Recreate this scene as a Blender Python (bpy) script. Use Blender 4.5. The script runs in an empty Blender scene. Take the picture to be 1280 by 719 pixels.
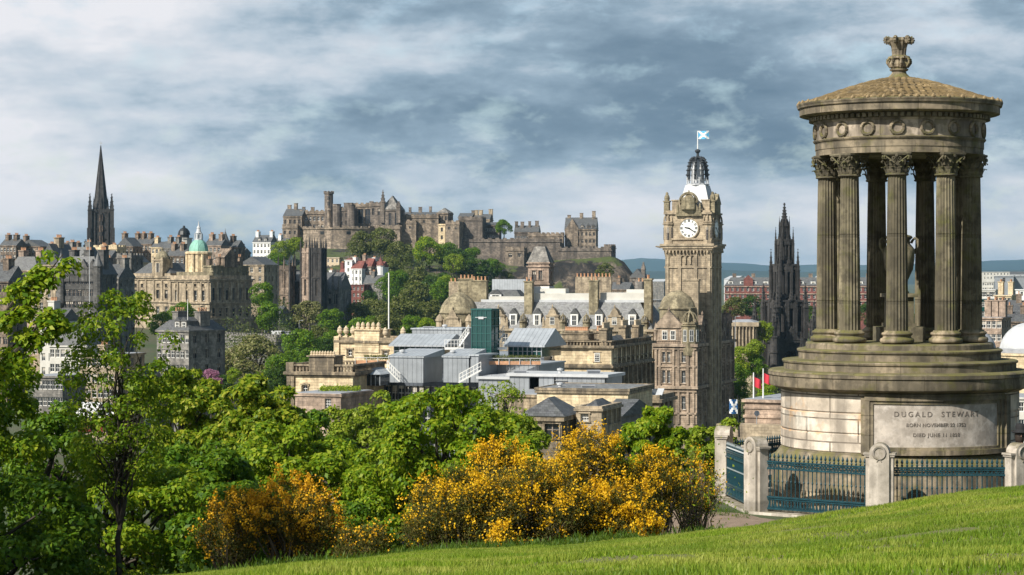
import bpy, math, random
import numpy as np
from mathutils import Vector, Matrix, noise
R = math.radians
C = bpy.context.scene.collection
F = 2750.0; CX = 640.0; HY = 345.0      # focal length in photo pixels, principal column, horizon row
def wx(px, Y): return (px-CX)/F*Y
def wz(py, Y): return (HY-py)/F*Y
def P(px, py, Y): return Vector((wx(px, Y), Y, wz(py, Y)))
# ---------------------------------------------------------------- camera, sky, sun
sc = bpy.context.scene
cam = bpy.data.cameras.new('camera'); camo = bpy.data.objects.new('camera', cam); C.objects.link(camo)
camo.location = (0, 0, 0); camo.rotation_euler = (R(90), 0, 0)
cam.sensor_width = 36; cam.lens = F/1280*36; cam.shift_y = (HY-359.5)/1280
cam.clip_start = 0.5; cam.clip_end = 60000
sc.camera = camo
sc.view_settings.view_transform = 'Standard'; sc.view_settings.look = 'None'
sc.view_settings.exposure = 0.34; sc.view_settings.gamma = 1
sc.view_settings.use_curve_mapping = False
sc.cycles.use_denoising = True
sc.cycles.max_bounces = 5; sc.cycles.diffuse_bounces = 3; sc.cycles.glossy_bounces = 2
sc.cycles.transmission_bounces = 4; sc.cycles.volume_bounces = 1; sc.cycles.transparent_max_bounces = 6
SUN = Vector((-.63, -.62, .72)).normalized()
sun = bpy.data.lights.new('sun', 'SUN'); suno = bpy.data.objects.new('sun', sun); C.objects.link(suno)
sun.energy = 5.0; sun.angle = R(.53); sun.color = (1, .945, .84)
suno.rotation_euler = SUN.to_track_quat('Z', 'Y').to_euler()

def N(nt, t, **kw):
    n = nt.nodes.new(t)
    for k, v in kw.items():
        if k.startswith('i_'):
            n.inputs[int(k[2:]) if k[2:].isdigit() else k[2:].replace('_', ' ')].default_value = v
        else: setattr(n, k, v)
    return n
def ramp(nt, fac, stops, mode='LINEAR'):
    r = nt.nodes.new('ShaderNodeValToRGB'); r.color_ramp.interpolation = mode
    e = r.color_ramp.elements
    while len(e) < len(stops): e.new(0.5)
    for k, (p, c) in enumerate(stops):
        e[k].position = p; e[k].color = (*c, 1) if len(c) == 3 else c
    nt.links.new(fac, r.inputs[0]); return r.outputs[0]
def mix(nt, fac, a, b, mode='MIX'):
    m = nt.nodes.new('ShaderNodeMix'); m.data_type = 'RGBA'; m.blend_type = mode
    for s, v in ((m.inputs[0], fac), (m.inputs[6], a), (m.inputs[7], b)):
        if isinstance(v, (int, float)): s.default_value = v
        elif isinstance(v, tuple): s.default_value = (*v, 1) if len(v) == 3 else v
        else: nt.links.new(v, s)
    return m.outputs[2]
def math_(nt, op, a, b=0.0, c=None, clamp=False):
    m = nt.nodes.new('ShaderNodeMath'); m.operation = op; m.use_clamp = clamp
    for k, v in enumerate((a, b) if c is None else (a, b, c)):
        if isinstance(v, (int, float)): m.inputs[k].default_value = v
        else: nt.links.new(v, m.inputs[k])
    return m.outputs[0]
def vmul(nt, v, s, off=(0, 0, 0)):
    m = nt.nodes.new('ShaderNodeVectorMath'); m.operation = 'MULTIPLY_ADD'
    nt.links.new(v, m.inputs[0]); m.inputs[1].default_value = s; m.inputs[2].default_value = off
    return m.outputs[0]
def noi(nt, v, scale=1, detail=4, rough=.55, dist=0, dims='3D'):
    n = nt.nodes.new('ShaderNodeTexNoise'); n.noise_dimensions = dims
    nt.links.new(v, n.inputs['Vector']); n.inputs['Scale'].default_value = scale
    n.inputs['Detail'].default_value = detail; n.inputs['Roughness'].default_value = rough
    n.inputs['Distortion'].default_value = dist
    return n.outputs[0]

# sky: Nishita daylight seen through layered cloud
w = bpy.data.worlds.new('World'); sc.world = w; w.use_nodes = True
nt = w.node_tree; nt.nodes.clear()
out = N(nt, 'ShaderNodeOutputWorld'); bg = N(nt, 'ShaderNodeBackground'); bg.inputs[1].default_value = .1
sky = N(nt, 'ShaderNodeTexSky'); sky.sky_type = 'NISHITA'; sky.sun_disc = False
sky.sun_elevation = math.asin(SUN.z); sky.sun_rotation = math.atan2(SUN.x, SUN.y)
sky.air_density = 1.0; sky.dust_density = .6; sky.ozone_density = 1.5
g = N(nt, 'ShaderNodeTexCoord').outputs['Generated']
sep = N(nt, 'ShaderNodeSeparateXYZ'); nt.links.new(g, sep.inputs[0]); el = sep.outputs[2]
v1 = vmul(nt, g, (6.0, 6.0, 19), (3.1, 1.7, .35))
big = noi(nt, v1, 1.0, 12, .57, .10)
v2 = vmul(nt, g, (30, 30, 62), (7.7, 2.1, 5.0))
fine = noi(nt, v2, 1.0, 9, .60, .15)
v3 = vmul(nt, g, (3.0, 3.0, 11), (1.3, 9.2, 0.0))
huge = noi(nt, v3, 1.0, 3, .5, 0)
d = math_(nt, 'ADD', math_(nt, 'MULTIPLY', big, .66), math_(nt, 'MULTIPLY', fine, .13))
d = math_(nt, 'ADD', d, math_(nt, 'MULTIPLY', math_(nt, 'ADD', huge, -.105), .42))
# heavier, darker deck a few degrees up; paler towards the horizon and just above; unseen zenith darkened to lower ambient light
band = ramp(nt, el, [(0.0, (.59,)*3), (.018, (.62,)*3), (.036, (.60,)*3), (.052, (.52,)*3), (.074, (.43,)*3), (.098, (.47,)*3), (.125, (.62,)*3), (.2, (.5,)*3), (.4, (.30,)*3)])
d = math_(nt, 'ADD', d, math_(nt, 'MULTIPLY', math_(nt, 'SUBTRACT', band, .5), .62))
# the deck thins towards the left (south)
d = math_(nt, 'ADD', d, math_(nt, 'MULTIPLY', math_(nt, 'MULTIPLY', sep.outputs[0], math_(nt, 'MULTIPLY', el, 14, clamp=True)), -.30))
cc = ramp(nt, d, [(.39, (1.0, 1.6, 2.25)), (.47, (1.55, 2.25, 2.95)), (.53, (2.5, 3.35, 4.15)), (.575, (4.1, 4.8, 5.5)), (.67, (6.8, 6.8, 7.1))])
gap = ramp(nt, fine, [(.52, (0,)*3), (.70, (.45,)*3)])
col = mix(nt, gap, cc, sky.outputs[0])
nt.links.new(col, bg.inputs[0]); nt.links.new(bg.outputs[0], out.inputs[0])

# ---------------------------------------------------------------- materials
def newmat(name):
    m = bpy.data.materials.new(name); m.use_nodes = True
    nt = m.node_tree; b = nt.nodes['Principled BSDF']; b.inputs['Roughness'].default_value = .8
    return m, nt, b
def bump(nt, b, h, dist, strength=1.0):
    n = N(nt, 'ShaderNodeBump'); n.inputs['Strength'].default_value = strength
    n.inputs['Distance'].default_value = dist
    nt.links.new(h, n.inputs['Height']); nt.links.new(n.outputs[0], b.inputs['Normal'])
def stone(name, c1, c2, bw=.9, bh=.35, mortar=None, dark=(.07, .06, .05), stain=.5, cyl=0, moss=None, mossamt=0, rough=.85, sc_=1.0, speck=.3, bd=.02, rnd=0):
    """coursed masonry with patchy tone, vertical soot streaks and optional moss; cyl>0 wraps the courses round a drum of that radius"""
    m, nt, b = newmat(name); b.inputs['Roughness'].default_value = rough
    co = N(nt, 'ShaderNodeTexCoord').outputs['Object']
    if rnd:
        oi = N(nt, 'ShaderNodeObjectInfo'); va = N(nt, 'ShaderNodeVectorMath'); va.operation = 'MULTIPLY_ADD'; nt.links.new(oi.outputs['Location'], va.inputs[0]); va.inputs[1].default_value = (7.3, 5.1, .6); nt.links.new(co, va.inputs[2]); co = va.outputs[0]
    s = N(nt, 'ShaderNodeSeparateXYZ'); nt.links.new(co, s.inputs[0])
    if cyl: h = math_(nt, 'MULTIPLY', math_(nt, 'ARCTAN2', s.outputs[1], s.outputs[0]), cyl)
    else: h = math_(nt, 'ADD', s.outputs[0], s.outputs[1])
    cb = N(nt, 'ShaderNodeCombineXYZ'); nt.links.new(h, cb.inputs[0]); nt.links.new(s.outputs[2], cb.inputs[1])
    br = N(nt, 'ShaderNodeTexBrick'); nt.links.new(cb.outputs[0], br.inputs[0])
    br.inputs['Scale'].default_value = 1; br.inputs['Brick Width'].default_value = bw; br.inputs['Row Height'].default_value = bh
    br.inputs['Mortar Size'].default_value = .012*bh/.35; br.inputs['Mortar Smooth'].default_value = .3; br.inputs['Bias'].default_value = -.1
    br.inputs['Color1'].default_value = (*c1, 1); br.inputs['Color2'].default_value = (*c2, 1)
    mo = mortar or tuple(x*.55 for x in c1); br.inputs['Mortar'].default_value = (*mo, 1)
    n1 = noi(nt, co, .35*sc_, 5, .6); n2 = noi(nt, co, 3.0*sc_, 6, .65)
    nb = noi(nt, co, 1.1*sc_, 3, .5); col = mix(nt, ramp(nt, nb, [(.48, (0,)*3), (.58, (.55,)*3)]), br.outputs[0], tuple(x*.55 for x in c2)); col = mix(nt, ramp(nt, nb, [(.34, (.45,)*3), (.44, (0,)*3)]), col, tuple(min(.9, x*1.35) for x in c1))
    col = mix(nt, ramp(nt, n2, [(.48, (0,)*3), (.60, (speck,)*3)]), col, dark)
    st = noi(nt, vmul(nt, co, (1.3*sc_, 1.3*sc_, .16*sc_)), 1.0, 5, .6)
    f = math_(nt, 'MULTIPLY', ramp(nt, st, [(.47, (0,)*3), (.60, (1,)*3)]), stain)
    col = mix(nt, f, col, dark)
    f1 = math_(nt, 'MULTIPLY', ramp(nt, n1, [(.38, (0,)*3), (.65, (1,)*3)]), .35)
    col = mix(nt, f1, col, tuple(x*.62 for x in c2))
    if moss:
        n3 = noi(nt, co, 1.6*sc_, 6, .65)
        geo = N(nt, 'ShaderNodeNewGeometry'); sn = N(nt, 'ShaderNodeSeparateXYZ'); nt.links.new(geo.outputs['Normal'], sn.inputs[0])
        up = math_(nt, 'MULTIPLY', math_(nt, 'MAXIMUM', sn.outputs[2], 0), .22)
        f2 = ramp(nt, math_(nt, 'ADD', n3, up), [(.60-mossamt*.25, (0,)*3), (.80-mossamt*.25, (.85,)*3)])
        col = mix(nt, f2, col, moss)
    nt.links.new(col, b.inputs['Base Color'])
    hh = math_(nt, 'ADD', math_(nt, 'MULTIPLY', br.outputs['Fac'], -1.0), math_(nt, 'MULTIPLY', n2, .8))
    bump(nt, b, hh, bd)
    return m
def plain(name, c, rough=.6, metal=0, var=.12, scale=2.0, bumpd=0, spec=.5):
    m, nt, b = newmat(name); b.inputs['Roughness'].default_value = rough; b.inputs['Metallic'].default_value = metal
    b.inputs['Specular IOR Level'].default_value = spec
    co = N(nt, 'ShaderNodeTexCoord').outputs['Object']; n = noi(nt, co, scale, 5, .6)
    col = mix(nt, ramp(nt, n, [(.3, (0,)*3), (.72, (1,)*3)]), tuple(x*(1-var) for x in c), tuple(min(1, x*(1+var)) for x in c))
    nt.links.new(col, b.inputs['Base Color'])
    if bumpd: bump(nt, b, n, bumpd)
    return m
def slate(name, c=(.075, .08, .09), row=.28):
    m, nt, b = newmat(name); b.inputs['Roughness'].default_value = .55
    co = N(nt, 'ShaderNodeTexCoord').outputs['Object']
    s = N(nt, 'ShaderNodeSeparateXYZ'); nt.links.new(co, s.inputs[0])
    cb = N(nt, 'ShaderNodeCombineXYZ'); nt.links.new(math_(nt, 'ADD', s.outputs[0], math_(nt, 'MULTIPLY', s.outputs[1], .31)), cb.inputs[0])
    nt.links.new(math_(nt, 'ADD', s.outputs[2], math_(nt, 'MULTIPLY', s.outputs[1], .25)), cb.inputs[1])
    br = N(nt, 'ShaderNodeTexBrick'); nt.links.new(cb.outputs[0], br.inputs[0])
    br.inputs['Brick Width'].default_value = row*1.4; br.inputs['Row Height'].default_value = row; br.inputs['Scale'].default_value = 1
    br.inputs['Mortar Size'].default_value = .01
    br.inputs['Color1'].default_value = (*[x*.75 for x in c], 1); br.inputs['Color2'].default_value = (*[x*1.6 for x in c], 1)
    br.inputs['Mortar'].default_value = (*[x*.4 for x in c], 1)
    n = noi(nt, co, .8, 5, .6)
    col = mix(nt, ramp(nt, n, [(.4, (0,)*3), (.75, (.6,)*3)]), br.outputs[0], (c[0]*1.7, c[1]*1.75, c[2]*1.5))
    nt.links.new(col, b.inputs['Base Color']); bump(nt, b, br.outputs['Fac'], .02)
    return m
def zinc(name, c=(.30, .33, .36), pitch=.6, rough=.42):
    m, nt, b = newmat(name); b.inputs['Roughness'].default_value = rough; b.inputs['Metallic'].default_value = .25
    co = N(nt, 'ShaderNodeTexCoord').outputs['Object']
    s = N(nt, 'ShaderNodeSeparateXYZ'); nt.links.new(co, s.inputs[0])
    wv = math_(nt, 'FRACT', math_(nt, 'MULTIPLY', math_(nt, 'ADD', s.outputs[0], math_(nt, 'MULTIPLY', s.outputs[1], .02)), 1/pitch))
    seam = ramp(nt, wv, [(0, (1,)*3), (.07, (1,)*3), (.1, (0,)*3), (1, (0,)*3)])
    n = noi(nt, co, .7, 5, .6)
    col = mix(nt, ramp(nt, n, [(.3, (0,)*3), (.7, (1,)*3)]), tuple(x*.82 for x in c), tuple(x*1.15 for x in c))
    col = mix(nt, math_(nt, 'MULTIPLY', seam, .5), col, tuple(x*.45 for x in c))
    nt.links.new(col, b.inputs['Base Color']); bump(nt, b, seam, .03)
    return m
def leafmat(name, stops, trans=.35, rough=.5, tcol=None, patch=None):
    m, nt, b = newmat(name); b.inputs['Roughness'].default_value = rough
    b.inputs['Specular IOR Level'].default_value = .22
    geo = N(nt, 'ShaderNodeNewGeometry')
    col = ramp(nt, geo.outputs['Random Per Island'], [(k/(len(stops)-1), s) for k, s in enumerate(stops)])
    if patch:
        co = N(nt, 'ShaderNodeTexCoord').outputs['Object']; pn = noi(nt, co, patch[0], 5, .62)
        col = mix(nt, ramp(nt, pn, [(.42, (0,)*3), (.62, (.75,)*3)]), col, patch[1]); pn2 = noi(nt, co, patch[0]*.35, 3, .5); col = mix(nt, ramp(nt, pn2, [(.45, (0,)*3), (.6, (.5,)*3)]), col, patch[2])
    nt.links.new(col, b.inputs['Base Color'])
    if trans:
        t = N(nt, 'ShaderNodeBsdfTranslucent'); ms = N(nt, 'ShaderNodeMixShader'); ms.inputs[0].default_value = trans
        tc = mix(nt, .5, col, tcol or (.35, .5, .02)); nt.links.new(tc, t.inputs[0])
        o = [n for n in nt.nodes if n.type == 'OUTPUT_MATERIAL'][0]
        nt.links.new(b.outputs[0], ms.inputs[1]); nt.links.new(t.outputs[0], ms.inputs[2]); nt.links.new(ms.outputs[0], o.inputs[0])
    return m
M = {}
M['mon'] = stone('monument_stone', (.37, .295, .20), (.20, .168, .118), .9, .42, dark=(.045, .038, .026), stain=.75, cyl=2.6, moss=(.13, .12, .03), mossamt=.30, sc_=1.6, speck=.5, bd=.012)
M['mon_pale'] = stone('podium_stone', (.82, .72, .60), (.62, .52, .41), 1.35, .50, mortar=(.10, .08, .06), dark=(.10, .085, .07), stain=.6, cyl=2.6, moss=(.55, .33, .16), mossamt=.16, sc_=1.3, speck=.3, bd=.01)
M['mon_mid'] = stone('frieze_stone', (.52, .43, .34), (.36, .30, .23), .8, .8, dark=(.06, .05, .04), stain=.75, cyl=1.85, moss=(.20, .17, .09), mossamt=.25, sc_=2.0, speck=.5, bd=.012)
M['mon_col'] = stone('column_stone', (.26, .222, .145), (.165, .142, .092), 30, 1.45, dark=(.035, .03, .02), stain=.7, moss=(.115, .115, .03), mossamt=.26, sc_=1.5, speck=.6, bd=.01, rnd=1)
M['mon_roof'] = stone('roof_stone', (.44, .32, .17), (.26, .19, .10), .3, .3, dark=(.035, .028, .018), stain=.6, moss=(.15, .10, .035), mossamt=.35, sc_=2.5, speck=.7, bd=.03)
M['post'] = stone('post_stone', (.56, .50, .43), (.50, .44, .37), 9, 9, dark=(.15, .13, .10), stain=.4, moss=(.14, .12, .06), mossamt=.12, sc_=2.2, speck=.25, bd=.006)
M['plaque'] = stone('plaque_stone', (.50, .44, .38), (.46, .40, .34), 9, 9, dark=(.22, .19, .16), stain=.25, moss=(.62, .56, .50), mossamt=.42, sc_=2.4, speck=.35, bd=.005)
M['letter'] = plain('worn_lettering', (.17, .145, .125), .9, var=.5, scale=14)
M['teal'] = plain('teal_paint', (.010, .048, .064), .38, var=.35, scale=6)
M['dmetal'] = plain('dark_metal', (.035, .04, .045), .45)
M['blind'] = plain('window_blind', (.42, .38, .32), .9, var=.2)
M['black'] = plain('black_paint', (.012, .014, .014), .4)
M['cream'] = stone('cream_sandstone', (.82, .66, .43), (.74, .58, .36), 1.0, .38, dark=(.15, .11, .07), stain=.30, sc_=.9, speck=.2)
M['creamd'] = stone('weathered_cream', (.42, .33, .22), (.30, .24, .16), 1.0, .38, dark=(.06, .05, .04), stain=.75, sc_=.9, speck=.5)
M['tan'] = stone('tan_sandstone', (.52, .42, .29), (.42, .335, .23), .95, .4, dark=(.06, .05, .04), stain=.5, sc_=.6, speck=.35)
M['hotel'] = stone('hotel_sandstone', (.48, .37, .275), (.37, .28, .20), 1.0, .42, dark=(.055, .045, .038), stain=.6, sc_=.5, speck=.4)
M['olive'] = stone('mossy_sandstone', (.40, .34, .22), (.28, .235, .145), 1.0, .42, dark=(.06, .05, .03), stain=.6, sc_=.6, speck=.5)
M['brown'] = stone('brown_stone', (.38, .285, .21), (.23, .17, .125), .95, .4, dark=(.03, .026, .022), stain=.7, sc_=.5, speck=.5)
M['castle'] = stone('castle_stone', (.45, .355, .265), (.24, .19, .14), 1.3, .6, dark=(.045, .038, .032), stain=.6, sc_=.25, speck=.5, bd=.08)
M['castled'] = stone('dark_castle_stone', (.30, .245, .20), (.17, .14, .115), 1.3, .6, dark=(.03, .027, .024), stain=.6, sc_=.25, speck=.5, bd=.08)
M['soot'] = stone('sooty_stone', (.070, .064, .060), (.044, .041, .040), 1.0, .5, dark=(.014, .013, .012), stain=.6, sc_=.4, speck=.5)
M['sootb'] = stone('sooty_brown_stone', (.30, .20, .14), (.15, .105, .078), 1.0, .5, dark=(.022, .018, .016), stain=.7, sc_=.4, speck=.5)
M['grey'] = stone('grey_stone', (.34, .315, .28), (.20, .188, .17), .9, .4, dark=(.045, .043, .042), stain=.55, sc_=.5, speck=.45)
M['dgrey'] = stone('dark_grey_stone', (.19, .18, .17), (.10, .096, .09), .9, .4, dark=(.03, .03, .03), stain=.6, sc_=.5, speck=.45)
M['pink'] = stone('pinkish_stone', (.56, .42, .32), (.38, .28, .21), .9, .4, dark=(.08, .065, .055), stain=.5, sc_=.5, speck=.45)
M['red'] = stone('red_sandstone', (.26, .085, .065), (.21, .07, .055), 1.0, .5, dark=(.06, .03, .028), stain=.35, sc_=.3, speck=.3)
M['white'] = plain('white_paint', (.78, .77, .74), .6, var=.08, scale=.6)
M['render'] = plain('white_render', (.56, .54, .49), .8, var=.12, scale=.4)
M['frame'] = plain('window_paint', (.72, .71, .67), .5, var=.05)
M['slate'] = slate('roof_slate', (.075, .076, .08))
M['slatel'] = slate('pale_roof_slate', (.15, .15, .155))
M['lead'] = plain('roof_lead', (.30, .31, .33), .55, var=.2, scale=.7)
M['leadw'] = plain('pale_lead', (.48, .49, .50), .5, var=.15, scale=.8)
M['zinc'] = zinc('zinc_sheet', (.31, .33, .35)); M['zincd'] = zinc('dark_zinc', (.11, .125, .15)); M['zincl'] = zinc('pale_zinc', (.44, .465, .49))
M['copper'] = zinc('green_copper', (.24, .47, .38), 1.1, .7)
M['pot'] = plain('clay_pot', (.50, .27, .15), .8, var=.3, scale=1.5)
M['potc'] = plain('cream_pot', (.56, .45, .31), .8, var=.25, scale=1.5)
M['asphalt'] = plain('asphalt', (.055, .055, .057), .9, var=.2)
M['bark'] = plain('bark', (.055, .045, .034), .95, var=.4, scale=5, bumpd=.03)
M['flagr'] = plain('red_flag_cloth', (.55, .03, .05), .8); M['flagb'] = plain('blue_flag_cloth', (.02, .10, .26), .8)
M['flagl'] = plain('light_blue_flag_cloth', (.10, .38, .62), .8)
M['dirt'] = plain('bare_earth', (.20, .145, .105), .95, var=.3, scale=3, bumpd=.03)
m, nt, b = newmat('window_glass'); b.inputs['Base Color'].default_value = (.02, .024, .028, 1); b.inputs['Roughness'].default_value = .12
b.inputs['Specular IOR Level'].default_value = .6; M['glass'] = m
m, nt, b = newmat('green_glass'); b.inputs['Base Color'].default_value = (.010, .055, .050, 1); b.inputs['Roughness'].default_value = .1
b.inputs['Specular IOR Level'].default_value = .7; M['gglass'] = m
m, nt, b = newmat('clock_dial'); b.inputs['Base Color'].default_value = (.82, .82, .78, 1); b.inputs['Roughness'].default_value = .3; M['dial'] = m
M['cloth'] = plain('black_cloth', (.012, .012, .014), .85); M['skin'] = plain('skin', (.55, .33, .24), .55); M['hair'] = plain('hair', (.03, .02, .015), .6)
M['coat'] = plain('dark_coat', (.03, .032, .04), .85)

# ---------------------------------------------------------------- mesh builder
class MB:
    def __init__(s): s.v = []; s.f = []; s.m = []; s.mi = 0; s.T = None
    def p(s, x, y, z):
        if s.T is not None: q = s.T @ Vector((x, y, z)); s.v.append((q.x, q.y, q.z))
        else: s.v.append((x, y, z))
        return len(s.v)-1
    def face(s, *idx): s.f.append(tuple(idx)); s.m.append(s.mi)
    def poly(s, pts): s.face(*[s.p(*q) for q in pts])
    def box(s, x0, x1, y0, y1, z0, z1):
        a = [s.p(x, y, z) for z in (z0, z1) for x, y in ((x0, y0), (x1, y0), (x1, y1), (x0, y1))]
        for q in ((3, 2, 1, 0), (4, 5, 6, 7), (0, 1, 5, 4), (1, 2, 6, 5), (2, 3, 7, 6), (3, 0, 4, 7)): s.face(*[a[k] for k in q])
        return s
    def cbox(s, x, y, w, d, z0, z1): return s.box(x-w/2, x+w/2, y-d/2, y+d/2, z0, z1)
    def prism(s, pts, z0, z1, top=None):
        """vertical prism over a counter-clockwise outline; top scales the upper outline about its centre"""
        n = len(pts); cx = sum(q[0] for q in pts)/n; cy = sum(q[1] for q in pts)/n; t = 1 if top is None else top
        a = [s.p(x, y, z0) for x, y in pts]; s.face(*a[::-1])
        if t == 0:
            k = s.p(cx, cy, z1)
            for i in range(n): s.face(a[i], a[(i+1) % n], k)
        else:
            b = [s.p(cx+(x-cx)*t, cy+(y-cy)*t, z1) for x, y in pts]; s.face(*b)
            for i in range(n): s.face(a[i], a[(i+1) % n], b[(i+1) % n], b[i])
        return s
    def ngon(s, x, y, r, n, z0, z1, top=None, rot=0):
        return s.prism([(x+r*math.cos(rot+2*math.pi*k/n), y+r*math.sin(rot+2*math.pi*k/n)) for k in range(n)], z0, z1, top)
    def lathe(s, prof, n=16, x=0, y=0, flute=None, closed=True):
        rings = []
        for r, z in prof:
            if r <= 1e-6: rings.append([s.p(x, y, z)]*1)
            else:
                ring = []
                for k in range(n):
                    a = 2*math.pi*k/n; rr = r*(flute(k) if flute else 1)
                    ring.append(s.p(x+rr*math.cos(a), y+rr*math.sin(a), z))
                rings.append(ring)
        for A, B in zip(rings, rings[1:]):
            for k in range(n):
                j = (k+1) % n
                if len(A) == 1 and len(B) == 1: continue
                if len(A) == 1: s.face(A[0], B[j], B[k])
                elif len(B) == 1: s.face(A[k], A[j], B[0])
                else: s.face(A[k], A[j], B[j], B[k])
        if closed:
            if len(rings[0]) > 1: s.face(*rings[0][::-1])
            if len(rings[-1]) > 1: s.face(*rings[-1])
        return s
    def tube(s, a, b, r0, r1=None, n=6, cap=True):
        a = Vector(a); b = Vector(b); r1 = r0 if r1 is None else r1; d = (b-a)
        if d.length < 1e-6: return s
        d.normalize(); u = d.orthogonal().normalized(); v = d.cross(u)
        A = [s.p(*(a+(u*math.cos(t)+v*math.sin(t))*r0)) for t in [2*math.pi*k/n for k in range(n)]]
        B = [s.p(*(b+(u*math.cos(t)+v*math.sin(t))*r1)) for t in [2*math.pi*k/n for k in range(n)]]
        for k in range(n): s.face(A[k], A[(k+1) % n], B[(k+1) % n], B[k])
        if cap: s.face(*A[::-1]); s.face(*B)
        return s
    def gable(s, x0, x1, y0, y1, z0, h, along='x', over=0):
        if along == 'x':
            x0 -= over; x1 += over; ym = (y0+y1)/2
            a = [s.p(x0, y0, z0), s.p(x1, y0, z0), s.p(x1, y1, z0), s.p(x0, y1, z0), s.p(x0, ym, z0+h), s.p(x1, ym, z0+h)]
            s.face(a[0], a[1], a[5], a[4]); s.face(a[2], a[3], a[4], a[5]); s.face(a[3], a[0], a[4]); s.face(a[1], a[2], a[5]); s.face(a[3], a[2], a[1], a[0])
        else:
            y0 -= over; y1 += over; xm = (x0+x1)/2
            a = [s.p(x0, y0, z0), s.p(x1, y0, z0), s.p(x1, y1, z0), s.p(x0, y1, z0), s.p(xm, y0, z0+h), s.p(xm, y1, z0+h)]
            s.face(a[0], a[1], a[4]); s.face(a[2], a[3], a[5]); s.face(a[1], a[2], a[5], a[4]); s.face(a[3], a[0], a[4], a[5]); s.face(a[3], a[2], a[1], a[0])
        return s
    def hip(s, x0, x1, y0, y1, z0, h, inset=None, flat=0):
        """hipped roof; flat>0 leaves a level top of that inset fraction (mansard)"""
        w = x1-x0; d = y1-y0; i = (min(w, d)/2 if inset is None else inset)
        X0, X1, Y0, Y1 = x0+i, x1-i, y0+i, y1-i
        if X1-X0 < .02: X0 = X1 = (x0+x1)/2
        if Y1-Y0 < .02: Y0 = Y1 = (y0+y1)/2
        a = [s.p(*q, z0) for q in ((x0, y0), (x1, y0), (x1, y1), (x0, y1))]
        b = [s.p(*q, z0+h) for q in ((X0, Y0), (X1, Y0), (X1, Y1), (X0, Y1))]
        s.face(*a[::-1])
        for k in range(4): s.face(a[k], a[(k+1) % 4], b[(k+1) % 4], b[k])
        s.face(*b); return s
    def mesh(s, name, mats, smooth=False):
        me = bpy.data.meshes.new(name); me.from_pydata(s.v, [], s.f)
        for k in (mats if isinstance(mats, (list, tuple)) else [mats]): me.materials.append(M[k] if isinstance(k, str) else k)
        if any(s.m): me.polygons.foreach_set('material_index', s.m)
        if smooth: me.shade_smooth()
        me.validate(); me.update(); return me
    def obj(s, name, mats, parent=None, smooth=False, loc=None, rz=0):
        o = bpy.data.objects.new(name, s.mesh(name, mats, smooth)); C.objects.link(o)
        if parent: o.parent = parent
        if loc: o.location = loc
        o.rotation_euler.z = rz
        return o
def smooth_by_angle(o, ang=35):
    me = o.data
    me.shade_smooth()
    try: me.set_sharp_from_angle(angle=R(ang))
    except Exception: pass
def link(name, me, parent=None, loc=(0, 0, 0), rz=0, scale=None):
    o = bpy.data.objects.new(name, me); C.objects.link(o); o.parent = parent; o.location = loc; o.rotation_euler.z = rz
    if scale: o.scale = scale
    return o
def tag(o, label=None, cat=None, group=None, kind=None):
    if label: o['label'] = label
    if cat: o['category'] = cat
    if group: o['group'] = group
    if kind: o['kind'] = kind
    return o
def empty(name, loc, rz=0, label=None, cat=None, group=None):
    o = bpy.data.objects.new(name, None); C.objects.link(o); o.location = loc; o.rotation_euler.z = rz; o.empty_display_size = .5
    return tag(o, label, cat, group)
def copy_tree(o, parent=None):
    c = o.copy(); C.objects.link(c); c.parent = parent
    for ch in o.children: copy_tree(ch, c)
    return c
def npmesh(name, V, Fq, mats):
    """fast mesh from arrays: V (n,3), Fq (m,k) all faces with k corners"""
    me = bpy.data.meshes.new(name); V = np.asarray(V, np.float32); Fq = np.asarray(Fq, np.int32); m_, k_ = Fq.shape
    me.vertices.add(len(V)); me.vertices.foreach_set('co', V.ravel())
    me.loops.add(m_*k_); me.loops.foreach_set('vertex_index', Fq.ravel())
    me.polygons.add(m_); me.polygons.foreach_set('loop_start', np.arange(0, m_*k_, k_, dtype=np.int32))
    for q in (mats if isinstance(mats, (list, tuple)) else [mats]): me.materials.append(M[q] if isinstance(q, str) else q)
    me.update(calc_edges=True); return me
# ---------------------------------------------------------------- terrain
def sm(a, b, x):
    t = min(1, max(0, (x-a)/(b-a))); return t*t*(3-2*t)
YC = 27.0
def lerp_tab(tab, x):
    if x <= tab[0][0]: return tab[0][1]
    for (a, p), (b, q) in zip(tab, tab[1:]):
        if x <= b: return p+(q-p)*(x-a)/(b-a)
    return tab[-1][1]
CREST = [(-400, 800), (100, 742), (320, 714), (440, 703), (540, 691), (690, 684), (840, 670), (960, 656), (1100, 634), (1280, 606), (1500, 570), (2100, 480)]
def zcrest(X):
    px = CX+X/YC*F
    return wz(lerp_tab(CREST, px), YC)
MX, MY, MG = 8.62, 49.0, -5.06       # monument centre and the level of its enclosure
def castle_hill(X, Y):
    # Castle Rock: a crag with a steep right-hand (western) end and a wooded slope towards us
    px = CX+X/Y*F
    top = lerp_tab([(280, -30), (330, -6), (352, 17), (480, 17), (560, 14), (640, 8), (700, 11), (764, 13), (780, 10), (794, 1), (806, -8), (818, -20), (836, -33)], px)
    return top, sm(960, 1290, Y)
def zg(X, Y):
    zc = zcrest(X)
    if Y < YC: z = zc*(.07+.93*max(Y, 4)/YC)
    else:
        z = zc-.165*(min(Y, 62)-YC)-.145*max(0, min(Y, 225)-62)
        z = z*(1-sm(150, 230, Y))+(-35)*sm(150, 230, Y)
        dm = math.hypot(X-MX, (Y-MY))
        k = 1-sm(5.2, 10, dm) if X < MX else 1-sm(5.2, 14, abs(Y-MY))
        z = z*(1-k)+MG*k
    z += (-35-z)*sm(200, 260, Y)
    if Y > 500:
        px = CX+X/Y*F
        # old-town ridge on the left
        z += sm(520, 900, Y)*22*(1-sm(330, 420, px))
    return z
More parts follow.
